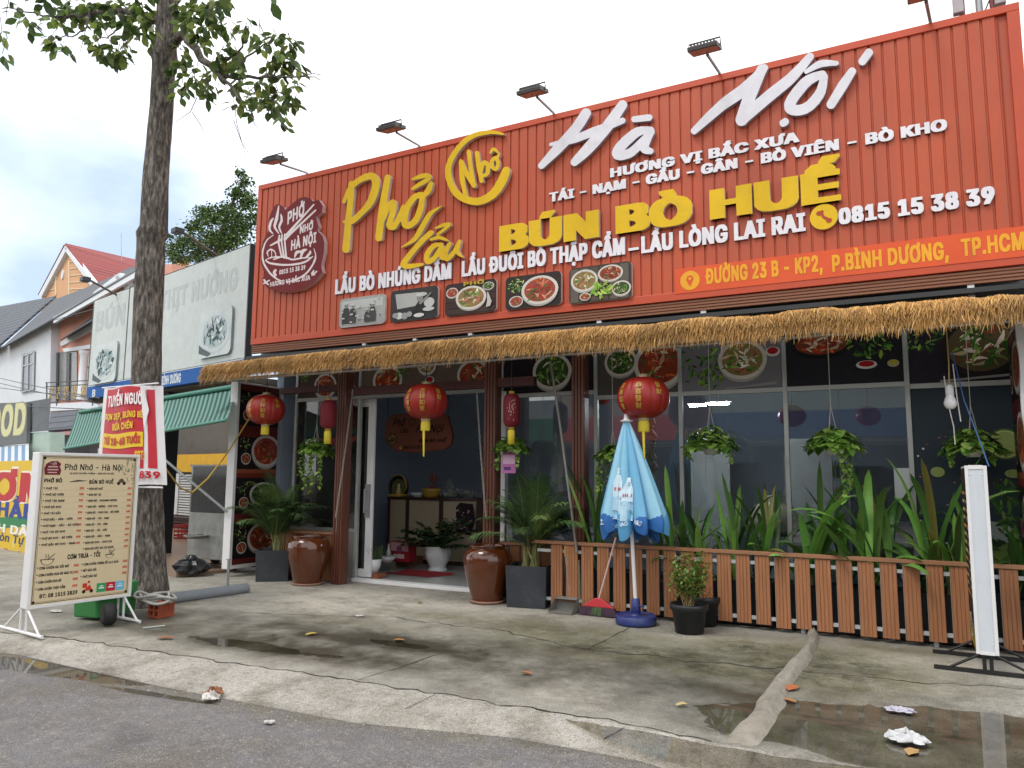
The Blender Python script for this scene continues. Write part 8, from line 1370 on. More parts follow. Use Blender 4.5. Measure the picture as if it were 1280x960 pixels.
fr2 = MB(); nbox(fr2, -.05, -.02, -.125, .0, zB2, zT+.02); nbox(fr2, sL, sL+.04, -.125, 0, zB2, zT+.02); nbox(fr2, -.02, sL, -.12, .0, zT, zT+.02); nbox(fr2, s_gap-.03, s_gap+.03, -.08, 0, zB2, zT)
fr2.build('billboard_frame', DARKM, NS)
gi = C('#4a4a4a')
sh = MB(); D_in = 4.8; sE = sL+7
nbox(sh, 1.15, sE, D_in, D_in+.15, 0, 3.4); nbox(sh, .45, sL+.3, .0, 2.0, zB2-.05, zB2+.05)
sh.build('shell', mat('brown_grey_plaster', '#5b5751', rough=.9, var=.2, scale=1.2, dirt=.5), NS)  # dark brown-grey plaster with uneven darker blotches
fl = MB(); nbox(fl, .1, sE, -1.0, -.001, -.05, .05); nbox(fl, 1.15, sE, 0, D_in, -.05, .05); fl.build('tiled_floor', mat('brown_floor_tile', '#8a7360', rough=.35, var=.2, scale=3, dirt=.35), NS)
# awning
GA, GB_ = C('#2a564c'), C('#6f968b'); aw = MB(); tR, tL, bR, bL = nh(296, 483), nh(96, 515), nh(283, 525, -1.2), nh(80, 561, -1.2); n = 90
for i in range(n):
    a, b = i/n, (i+1)/n; P_ = lambda t, k: (tR+(tL-tR)*t)*(1-k)+(bR+(bL-bR)*t)*k-vec((0, 0, .06*math.sin(math.pi*k)))
    for k in range(6): aw.add([P_(a, k/6), P_(b, k/6), P_(b, (k+1)/6), P_(a, (k+1)/6)], [(3, 2, 1, 0)], GA if i % 2 else GB_, True)
aw.build('awning', mat('awning_canvas', attr=True, rough=.8, var=.1, scale=3, trans=.15), NS)
bmn = MB(); bmn.tube([bR, bL], .025, 8).tube([nh(300, 482, -.1), nh(100, 515, -.1)], .045, 8); bmn.build('awning_bar', mat('green_bar', '#3c7d6c', rough=.5), NS)
cl = MB(); q = nh(205, 640, .25); s_ = LB(q)[0]; nbox(cl, s_-.10, s_+.10, .15, .4, .05, zB2); cl.build('pillar', mat('black_pillar', '#191a1c', rough=.6, var=.2), NS)
# inside: yellow strip, shutter, stacked goods
ins = MB(); q0, q1 = LB(nh(200, 580, 4.5)), LB(nh(300, 570, 4.5)); nbox(ins, q1[0]-.3, q0[0]+1.2, 4.45, 4.5, nh(240, 590, 4.5)[2], nh(240, 568, 4.5)[2]); ins.build('yellow_fascia', mat('yellow_fascia', '#c99a1a', rough=.5, var=.15), NS)
ins = MB(); a, b = nh(211, 642, 3.5), nh(244, 592, 3.5); s0, s1 = LB(b)[0], LB(a)[0]
for i in range(16): z = a[2]+(b[2]-a[2])*i/16; nbox(ins, s0, s1, 3.45, 3.5, z, z+(b[2]-a[2])/28)
nbox(ins, s0+(s1-s0)*.55, s0+(s1-s0)*.7, 3.42, 3.449, a[2], b[2]); ins.build('slatted_shutter', mat('white_slats', '#b9bdc0', rough=.5, var=.1), NS)
ins = MB(); nbox(ins, LB(nh(246, 650, 3.6))[0], LB(nh(202, 650, 3.6))[0], 3.6, 4.4, .05, nh(220, 650, 3.6)[2])
for i in range(9): nbox(ins, LB(nh(246, 650, 3.58))[0], LB(nh(204, 650, 3.58))[0], 3.55, 3.598, .1+i*.1, .15+i*.1)
ins.build('stacked_boards', mat('dark_boards', '#3a2622', rough=.8, var=.3), NS)
def crate():
    p = nh(223, 697, 2.0); T = thing('plastic_crate', 'small red plastic crate in the shade of the neighbouring shop', 'crate', (p[0], p[1], .05)); k = mpp(p); h = 17*k; w_ = 11*k; x, y = p[0], p[1]; m = MB()
    m.box((x-w_, y, .05), (x+w_, y+.3, .08)); 
    for zz_ in (.1, .05+h*.45, .05+h*.85): m.box((x-w_, y-.01, zz_), (x+w_, y+.02, zz_+h*.16)).box((x-w_, y+.29, zz_), (x+w_, y+.31, zz_+h*.16)).box((x-w_, y+.021, zz_), (x-w_+.02, y+.289, zz_+h*.16)).box((x+w_-.02, y+.021, zz_), (x+w_, y+.289, zz_+h*.16))
    for xx in (-w_, -w_*.3, w_*.3, w_-.03): m.box((x+xx, y-.015, .05), (x+xx+.03, y-.0105, .05+h))
    m.build('crate_body', mat('red_crate', '#9c2326', rough=.5, var=.1), T)
crate()
def cart():
    ST = mat('scuffed_steel_sheet', '#8b8d8a', rough=.38, var=.3, scale=5, metal=.55, dirt=.5, dirtcol='#4f4a42')
    Yc = 8.75; a, b = U(233, 697, Y=Yc), U(296, 695, Y=Yc); z1 = U(240, 583, Y=Yc)[2]; zb = a[2]; zm = U(240, 640, Y=Yc)[2]; x0, x1 = a[0], min(b[0], -9.68)
    T = thing('food_cart', 'dented stainless steel food cart with glass top parked at the mouth of the neighbouring shop', 'cart', (x0, Yc, .05))
    m = MB(); m.box((x0, Yc, zb), (x1, Yc+.6, zm)); m.build('steel_body', ST, T, bevel=.01)
    g = MB(); t = .025
    for xx in (x0, x1-t):
        for yy in (Yc, Yc+.6-t): g.box((xx, yy, zm), (xx+t, yy+t, z1))
    for zz_ in (zm+.001, zm+(z1-zm)*.33, zm+(z1-zm)*.66, z1-t): g.box((x0+t, Yc+.001, zz_), (x1-t, Yc+t, zz_+t)).box((x0+t, Yc+.6-t, zz_), (x1-t, Yc+.599, zz_+t)).box((x0+t, Yc+t, zz_), (x1-t, Yc+.6-t, zz_+.006))
    g.box((x0-.02, Yc-.02, z1), (x1+.02, Yc+.62, z1+.03)); g.build('display_frame', ST, T)
    MB().box((x0+t, Yc-.004, zm), (x1-t, Yc-.001, z1-.002)).build('pane', glass('cart_glass', (.8, .85, .85), 1.5, .05, .07), T)
    MB().lathe([(.01, 0), (.12, .0), (.2, .05), (.19, .055), (.12, .012), (.01, .01)], (x0+.35, Yc-.12, zb+.34), 24).tube([(x0+.35, Yc-.1, zb+.4), (x0+.35, Yc, zb+.4)], .01).build('side_tray', ST, T)
    wq = MB()
    for xx in (x0+.12, x1-.15):
        for yy in (Yc+.08, Yc+.5): wq.tube([(xx-.03, yy, .14), (xx+.03, yy, .14)], .09, 18).box((xx-.035, yy-.02, .14), (xx-.03, yy+.02, zb)).box((xx+.03, yy-.02, .14), (xx+.035, yy+.02, zb))
    wq.build('castor', mat('black_rubber', '#1c1c1d'), T)
    b_ = MB(); c = U(226, 708, Z=.15)
    for i in range(1):
        b_.lathe([(.0, -.13), (.2, -.135), (.25, -.08), (.24, .0), (.17, .06), (.10, .08), (.07, .13), (.02, .14)], (c[0]+.1, c[1]+.1, .185), 22, smooth=False, rad=lambda a, z: 1+.14*math.sin(a*3+z*9+i)+.35*mnoise.noise(Vector((math.cos(a)*2.3, math.sin(a)*2.3, z*16))))
    tag(b_.build('rubbish_bag', mat('black_bag', '#17181a', rough=.3, var=.2, bump=.6, bscale=14), loc=(c[0], c[1], .05)), 'black rubbish bag slumped beside the steel food cart', 'bag')
cart()
cord('yellow_rope', 'slack yellow rope from the white column to the tree', [(313, 521, 8.4), (285, 565, 8.0), (260, 598, 7.5), (240, 616, 7.1), (225, 610, 6.8), (205, 583, 6.45), (198, 576, 6.35)], .012, '#b0923c', 'rope')
tag(MB().tube([nh(198, 568, -1.2), nh(284, 640, -.5)], .022, 8).build('prop_pole', GALV, loc=nh(284, 640, -.5)), 'slanting steel pole propping the green awning', 'pole')
# old lamp arms over the faded billboard
for a, b, l in (((228, 290), (272, 320), 'old lamp arm above the right half of the faded billboard'), ((112, 350), (150, 371), 'old lamp arm above the left corner of the faded billboard')):
    p, q = nh(*a, -.9), nh(*b); T = thing('lamp_arm', l, 'lamp', q, 'old lamp arms over the faded billboard'); MB().tube([q, p], .022, 6).build('arm', mat('rusty_arm', '#5b4a40', rough=.8, var=.3), T); MB().obox(p-UN*.09-vec((0, 0, .05)), UN*.18, NI*-.16, vec((0, 0, .09))).build('lamp_head', DARKM, T, bevel=.01)
# ================================================================= HOUSES BEYOND (facades parallel to the neighbour's front)
def hp(x, y, off): return nh(x, y, off)
def slab(m, pts, off, thick, c=None):
    P_ = [hp(x, y, off) for x, y in pts]; fr = (np.array((0, 0, 0.)), -UN, np.array((0, 0, 1.)), -NI); o = ON+NI*off
    L = [(float(np.dot(p-o, -UN)), p[2]) for p in P_]; m.fill([L], (o, -UN, np.array((0, 0, 1.)), -NI), 0, c, thick, c)
    # back face
    m.fill([L[::-1]], (o+NI*thick, -UN, np.array((0, 0, 1.)), -NI), 0, c); return m
WWALL = mat('white_render', '#cfd4d8', rough=.85, var=.06, scale=.8, dirt=.18, dirtcol='#8d8f8e')
PEACH = mat('peach_render', '#cf9784', rough=.85, var=.06, scale=.8); ORNG = mat('orange_render', '#cfa27a', rough=.85, var=.06)
def tilemat(name, c, c2):
    m = bpy.data.materials.new(name); m.use_nodes = True; MATS[name] = m; t = m.node_tree; P = t.nodes['Principled BSDF']; nn = t.nodes.new; lk = t.links.new; tc = nn('ShaderNodeTexCoord')
    b = nn('ShaderNodeTexBrick'); b.inputs['Color1'].default_value = (*C(c), 1); b.inputs['Color2'].default_value = (*C(c2), 1); b.inputs['Mortar'].default_value = (*[q*.35 for q in C(c)], 1); b.inputs['Scale'].default_value = 1; b.inputs['Brick Width'].default_value = .3; b.inputs['Row Height'].default_value = .28; b.inputs['Mortar Size'].default_value = .035; b.inputs['Mortar Smooth'].default_value = .6
    mp = nn('ShaderNodeMapping'); mp.inputs['Rotation'].default_value = (R(90), 0, R(0)); lk(tc.outputs['Object'], mp.inputs['Vector']); lk(mp.outputs[0], b.inputs['Vector']); lk(b.outputs['Color'], P.inputs['Base Color']); P.inputs['Roughness'].default_value = .6
    bp_ = nn('ShaderNodeBump'); bp_.inputs['Distance'].default_value = .04; lk(b.outputs['Fac'], bp_.inputs['Height']); bp_.invert = True; lk(bp_.outputs[0], P.inputs['Normal']); return m
GT = tilemat('grey_roof_tile', '#4a5059', '#565c66'); RTL = tilemat('red_roof_tile', '#a13a34', '#8c302c')
o3 = 6.0
HA = thing('white_house', 'white walled house with dark grey roof and one tall window at the far left', 'house', ON+UN*12+NI*o3)
m = MB(); slab(m, [(-70, 475), (0, 434), (64, 401), (62, 520), (62, 640), (-70, 640)], o3, 5.0); m.build('wall', WWALL, HA)
def roofp(m, pts, offs, th=.12):       # sloping sheet through pixel points each at its own depth
    P_ = [hp(x, y, d) for (x, y), d in zip(pts, offs)]; n = nrm(np.cross(P_[1]-P_[0], P_[2]-P_[0])); n = n if n[2] > 0 else -n; k = len(P_); m.add([p+n*th for p in P_]+list(P_), [tuple(range(k)), tuple(range(k, 2*k))[::-1]]+[(i, (i+1) % k, (i+1) % k+k, i+k) for i in range(k)]); return m
m = MB(); roofp(m, [(-70, 478), (0, 434), (71, 372), (0, 385), (-70, 395)], (o3-.4, o3-.4, o3+2.6, o3+2.6, o3+2.6)); m.build('roof', GT, HA)
m = MB(); roofp(m, [(0, 436), (67, 399), (180, 332), (162, 334), (130, 351), (69, 374)], (o3-.45, o3-.45, o3-.45, o3+.4, o3+1.2, o3+2.4)); m.build('roof', mat('plain_grey_roof', '#4b5055', rough=.65, var=.12, scale=2), HA)
w0 = MB(); slab(w0, [(28, 443), (42, 438), (41, 487), (26, 490)], o3-.05, .05); wf = w0.build('window', mat('house_window', '#4d5a63', rough=.15, var=.2), HA)
m = MB()
for a, b, c_, d in (((27, 443), (29, 442), (27, 490), (25.5, 490)), ((40.8, 438.5), (42.6, 438), (41.6, 487), (40, 487)), ((33.8, 441), (35.2, 440.5), (34.4, 488.5), (33, 489)), ((28, 444), (42, 439), (42, 441), (28, 446)), ((27, 457), (42, 453.5), (42, 455), (27, 458.5)), ((26, 489), (41, 486), (41, 488), (26, 491))): slab(m, [a, b, c_, d], o3-.09, .04)
m.build('frame', mat('window_bar', '#a7adb2', rough=.5), wf)
HB = thing('peach_house', 'peach fronted house with white eaves, a balcony with gold scrolls and a white column', 'house', ON+UN*8+NI*o3)
m = MB(); slab(m, [(64, 402), (185, 333), (215, 330), (215, 560), (62, 560)], o3+.35, .8); m.build('wall', PEACH, HB)
m = MB(); slab(m, [(66, 397), (180, 333), (181, 340), (67, 404)], o3-.42, .12); slab(m, [(75, 428), (122, 400), (122, 408), (93, 424), (76, 433)], o3+.25, .1); slab(m, [(78, 436), (116, 430), (116, 435), (80, 440)], o3+.2, .2); m.build('eaves', mat('white_trim', '#d4dadf', rough=.6, var=.06), HB)
m = MB(); slab(m, [(142, 345), (150, 341), (168, 368), (160, 366)], o3-.2, .3); slab(m, [(116, 366), (146, 343), (150, 347), (118, 372)], o3-.2, .3); m.build('small_gable', MATS['white_trim'], HB)
m = MB(); roofp(m, [(76, 426), (122, 398), (122, 393), (85, 420)], (o3-.3, o3-.3, o3+.5, o3+.5), .05); m.build('roof', MATS['plain_grey_roof'], HB)
m = MB(); slab(m, [(63, 440), (96, 440), (96, 500), (62, 500)], o3+.30, .04); slab(m, [(105, 446), (124, 443), (124, 500), (105, 500)], o3+.30, .04); m.build('balcony_glazing', mat('grey_glazing', '#6f716f', rough=.25, var=.25, scale=1.2), HB)
m = MB(); slab(m, [(70, 441), (73, 441), (72, 500), (69, 500)], o3+.25, .04); slab(m, [(83, 441), (87, 441), (86, 500), (82, 500)], o3+.25, .04); slab(m, [(113, 446), (115, 445), (115, 500), (113, 500)], o3+.25, .04); slab(m, [(105, 458), (124, 456), (124, 458), (105, 460)], o3+.25, .04); m.build('glazing_bar', mat('dark_bar', '#3e4144', rough=.5), HB)
cp = hp(101, 500, o3-.2); k = mpp(cp); ct = hp(101, 440, o3-.2)
MB().lathe([(5.4*k, 0), (5.4*k, .06), (4.6*k, .08), (4.4*k, ct[2]-cp[2]-.25), (5*k, ct[2]-cp[2]-.2), (6*k, ct[2]-cp[2]-.1), (6.4*k, ct[2]-cp[2])], cp, 20).build('column', MATS['white_trim'], HB)
m = MB(); slab(m, [(58, 505), (122, 502), (122, 511), (58, 514)], o3-.7, 1.4); m.build('balcony_floor', MATS['white_trim'], HB)
rl = MB(); ob = o3-.7
for x in (58.5, 71, 116): rl.tube([hp(x, 478, ob), hp(x, 507, ob)], .03, 6)
for y in (478, 483, 503): rl.tube([hp(57, y+.5, ob), hp(122, y-3, ob)], .022, 6)
RLo = rl.build('balcony_railing', mat('black_railing', '#202123', rough=.5), HB)
gd = MB()
for i in range(6):
    c = hp(62+i*10.5 if i else 64, 492-.6*i, ob); kk = mpp(c)
    for r, dx, dz in ((4, -2, 3), (4, 2, -3), (2.6, 3, 4.5), (2.6, -3, -4.5)): gd.tube([c+UN*-(dx*kk+r*kk*math.cos(t))+vec((0, 0, dz*kk+r*kk*math.sin(t))) for t in np.linspace(0, 5.2, 12)], .022, 5)
gd.build('gold_scroll', mat('gold_paint', '#b99a4a', rough=.5, var=.1), RLo)
m = MB(); roofp(m, [(62, 541), (112, 537), (122, 515), (66, 518)], (o3-1.6, o3-1.6, o3-.7, o3-.7)); m.build('porch_roof', GT, HB)
m = MB(); slab(m, [(60, 541), (112, 537), (112, 541), (60, 546)], o3-1.65, .1); m.build('porch_fascia', mat('red_white_fascia', '#b98a84', rough=.6), HB)
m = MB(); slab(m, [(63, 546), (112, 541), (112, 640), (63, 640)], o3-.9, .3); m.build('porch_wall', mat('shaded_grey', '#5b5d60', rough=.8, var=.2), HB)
o4 = 11.0
HC = thing('red_roofed_house', 'tall orange gabled house with a red tiled roof rising behind the peach house', 'house', ON+UN*10+NI*o4)
m = MB(); slab(m, [(82, 311), (52, 369), (52, 480), (118, 480), (114, 355)], o4, .4); m.build('wall', ORNG, HC); m = MB(); slab(m, [(200, 340), (228, 322), (228, 420), (200, 420)], o4+.5, .4); m.build('side_wall', ORNG, HC)
m = MB()
for i in range(5):
    y = 328+i*8.5; xl = 82-30*(y-311)/58; xr = 82+32*(y-311)/46
    if xl+1 < 67: slab(m, [(xl+1, y), (69, y-1), (69, y), (xl+1, y+1)], o4-.04, .04)
    if xr-1 > 91: slab(m, [(87, y-1), (xr-1, y-2.5), (xr-1, y-1.5), (87, y)], o4-.04, .04)
for x in (68.5, 85): slab(m, [(x, 326), (x+1.6, 326), (x+1.6, 368), (x, 369)], o4-.05, .05)
m.build('board_line', mat('cream_line', '#d9c3a4', rough=.7), HC)
c = hp(77.5, 343, o4-.08); k = mpp(c); fr = (c, -UN, np.array((0, 0, 1.)), -NI); MB().fill([circ(0, 0, 3.6*k, 6*k)], fr, 0, None, .08).build('round_vent', MATS['white_trim'], HC)
m = MB(); slab(m, [(81, 307), (83.5, 311), (52, 370), (48, 369)], o4-.25, .3); slab(m, [(81, 307), (117, 353), (113, 357), (81, 313)], o4-.25, .3); m.build('bargeboard', MATS['white_trim'], HC)
m = MB(); roofp(m, [(81, 306), (116, 355), (200, 345), (178, 328)], (o4-.2, o4-.2, o4+6.5, o4+6.5)); roofp(m, [(81, 306), (48, 369), (60, 372), (90, 318)], (o4-.2, o4-.2, o4+5, o4+5), .05); m.build('roof', RTL, HC)
m = MB(); slab(m, [(114, 356), (196, 345), (196, 350), (114, 361)], o4+.2, .3); m.build('gutter', MATS['dark_bar'], HC)
a, b = hp(152, 326, o4+2), hp(151.5, 291, o4+2); tag(MB().tube([a, b], .02, 5).build('lightning_rod', GALV, loc=a), 'thin lightning rod on the red tiled roof ridge', 'rod')
# corrugated shop with grey letter sign, striped awning
o1 = 1.2
SH_ = thing('corrugated_shop', 'grey corrugated shop front with big pale letters and a striped awning at the left edge', 'shop', ON+UN*9+NI*o1)
m = MB(); n = 60; sA, sB = LB(nh(62, 520, o1))[0], LB(nh(-60, 520, o1))[0]; zt, zb = nh(30, 503, o1)[2], nh(30, 541, o1)[2]
V = []
for i in range(n*2+1): s = sA+(sB-sA)*i/(2*n); V.append(ON+UN*s+NI*(o1+(.03 if i % 2 else 0)))
m.add([p+vec((0, 0, zb)) for p in V]+[p+vec((0, 0, zt)) for p in V], [(i+1, i, i+2*n+1, i+2*n+2) for i in range(2*n)]); m.build('corrugated_fascia', mat('dull_corrugated', '#6e7376', rough=.55, var=.18, scale=3, metal=.3, dirt=.3), SH_)
m = MB(); P_ = lambda x, y, o=o1: hp(x, y, o); slab(m, [(-60, 505), (34, 503), (33, 554), (-60, 562)], o1-.12, .1, C('#6c6f70'))
fr = (ON+NI*(o1-.12), -UN, np.array((0, 0, 1.)), -NI)
def stext(m, s_, fr, bl, tl, br, off, c, d, font='H', slant=0):
    a, t_, b = LB(hp(*bl, off)), LB(hp(*tl, off)), LB(hp(*br, off)); text(m, s_, fr, -a[0], a[1], t_[1]-a[1], a[0]-b[0], font, c, d, slant=slant)
stext(m, 'FOOD', fr, (-25, 548), (-25, 512), (30, 547), o1-.12, C('#c9c79a'), .006); stext(m, 'FOOD', fr, (-25.8, 549), (-25.8, 511), (31, 548), o1-.12, C('#8f8f78'), .003)
m.build('letter_sign', PRINTM, SH_)
m = MB()
for i in range(26):
    a, b = i/26, (i+1)/26; tR_, tL_, bR_, bL_ = hp(36, 556, o1-.1), hp(-60, 563, o1-.1), hp(36, 578, o1-.9), hp(-62, 586, o1-.9)
    m.add([tR_+(tL_-tR_)*a, tR_+(tL_-tR_)*b, bR_+(bL_-bR_)*b, bR_+(bL_-bR_)*a], [(3, 2, 1, 0)], C('#5f7f9e') if i % 2 else C('#b9bfc2'))
m.build('striped_awning', mat('striped_canvas', attr=True, rough=.7, var=.1), SH_)
m = MB(); slab(m, [(36, 541), (62, 540), (62, 740), (36, 740)], o1+.05, .4); m.build('pale_green_wall', mat('pale_green_render', '#a3b8ad', rough=.85, var=.1), SH_)
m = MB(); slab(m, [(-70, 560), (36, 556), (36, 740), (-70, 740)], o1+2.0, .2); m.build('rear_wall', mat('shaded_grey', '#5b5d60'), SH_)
# yellow sign at left edge
def yellow_sign():
    off = -1.4; P_ = lambda x, y: hp(x, y, off); o = P_(0, 722); T = thing('yellow_food_sign', 'yellow printed food sign with big red and blue letters cut by the left photo edge', 'sign', (o[0], o[1], 0))
    f = (ON+NI*off, -UN, np.array((0, 0, 1.)), -NI); m = MB()
    q = [LB(P_(*p)) for p in ((-70, 579), (80, 574), (80, 713), (-70, 727))]; L = [(-a, z) for a, z in q]; L = L[::-1]
    m.fill([L], f, 0, C('#d3b12a'), .06, C('#8f8f8f'))
    def band(pts, c, d): q = [LB(P_(*p)) for p in pts]; m.fill([[(-a, z) for a, z in q][::-1]], f, d, c)
    for i in range(24): a = rnd.uniform(-60, 34); y = rnd.uniform(582, 700); c_ = LB(P_(a, y)); s_ = rnd.uniform(.03, .12); m.fill([circ(-c_[0], c_[1], s_, s_*1.3, 12)], f, .002+i*.00006, jit(C('#d9c56a'), .12))
    stext(m, 'CƠM', f, (-40, 624), (-40, 588), (66, 620), off, C('#e4ddc8'), .005); 
    stext(m, 'CƠM', f, (-39, 622), (-39, 590), (64, 618), off, C('#b3222a'), .007); stext(m, 'PHẦN', f, (-17, 643), (-17, 625), (46, 640), off, C('#1f3a8a'), .006)
    band(((-70, 650), (80, 643), (80, 656), (-70, 664)), C('#2a7a4a'), .004); stext(m, 'BÌNH DÂN', f, (-28, 660), (-28, 650), (48, 656), off, C('#e3e3dc'), .007)
    stext(m, 'Còn Tự Chọn', f, (-8, 674), (-8, 664), (68, 669), off, C('#1f3a6a'), .006, 'M', .2); stext(m, 'Kính Quy Khách', f, (-22, 689), (-22, 679), (68, 683), off, C('#b0402c'), .006, 'M', .2)
    for x, y, r, kd in ((2, 691, .17, 'red'), (24, 692, .13, 'raw'), (-22, 695, .17, 'pho')): c_ = LB(P_(x, y)); bowl(m, f, -c_[0], c_[1]-.03, r, r*.8, kd, .008)
    band(((-70, 710), (80, 701), (80, 713), (-70, 727)), C('#a01f2a'), .02); stext(m, '0977.47.39', f, (-48, 722), (-48, 713), (26, 715), off, C('#e3dfda'), .023)
    m.build('printed_face', PRINT, T)
    l = MB(); 
    for x in (-30, 19): a = P_(x, 716); l.box((a[0]-.02, a[1], .0), (a[0]+.02, a[1]+.04, a[2]))
    l.build('leg', DARKM, T)
yellow_sign()
for i, (a, b) in enumerate((((-40, 462), (125, 498)), ((-40, 468), (125, 505)), ((-40, 500), (120, 512)), ((-40, 478), (118, 497)))):
    A_, B_ = hp(*a, 3.6), hp(*b, -.2); M_ = (A_+B_)/2-vec((0, 0, .12)); 
    P_ = [A_*(1-t)**2+2*M_*t*(1-t)+B_*t*t for t in np.linspace(0, 1, 10)]; tag(MB().tube(P_, .012, 5).build('overhead_wire', DARKM, loc=A_), ['upper black cable', 'second black cable from the top', 'lowest black cable', 'third black cable from the top'][i]+' sagging past the white house', 'cable', 'cables past the white house')
tag(MB().tube([hp(100, 394, o3-.6), hp(60, 402, o3-1), hp(122, 385, -.1)], .01, 4).build('overhead_wire', DARKM, loc=hp(60, 402, o3-1)), 'thin cable along the white eaves of the peach house', 'cable')
# backyard tree between the billboards
def back_tree():
    r_ = random.Random(21); off = 9.5; c = hp(268, 300, off); T = thing('backyard_tree', 'leafy green tree rising behind the faded billboard left of the red sign', 'tree', (c[0], c[1], 0)); k = mpp(c)
    tk = MB(); P_ = lambda x, y, o=off: hp(x, y, o); base = P_(268, 420); tk.tube([(base[0], base[1], -.2), P_(268, 420), P_(270, 330), P_(276, 290), P_(290, 255), P_(303, 225)], [.22, .2, .15, .11, .07, .03], 9)
    gc = [C(q) for q in ('#344a22', '#425c2c', '#293d1b', '#557036', '#627a40')]; lf = MB()
    blobs = [(262, 272, 20, 11), (243, 282, 14, 8), (282, 262, 18, 9), (296, 240, 11, 9), (306, 226, 9, 7), (300, 215, 6, 5), (310, 250, 12, 12), (270, 300, 24, 14), (235, 300, 16, 10), (218, 310, 14, 8), (222, 322, 16, 8), (248, 318, 18, 10), (300, 280, 20, 16), (255, 262, 10, 6), (212, 295, 6, 4), (330, 270, 16, 14), (285, 300, 22, 12)]
    for (x, y, rx, ry) in blobs:
        b = P_(x, y, off+r_.uniform(-.6, .6)); tk.tube([P_(272, 320), (b+P_(272, 320))/2+vec((0, 0, .1)), b], [.05, .03, .01], 5, caps=False)
        for i in range(int(rx*ry*3.6)):
            p = P_(x+r_.gauss(0, rx*.5), y+r_.gauss(0, ry*.55), off+r_.gauss(0, rx*k*.5)); a = r_.uniform(0, 6.28); leaf(lf, p, (math.cos(a), math.sin(a), r_.uniform(-1, .1)), r_.uniform(.09, .17), .05, jit(r_.choice(gc), .3), r_)
    tk.build('trunk', BARK, T); lf.build('crown', TL_, T)
back_tree()

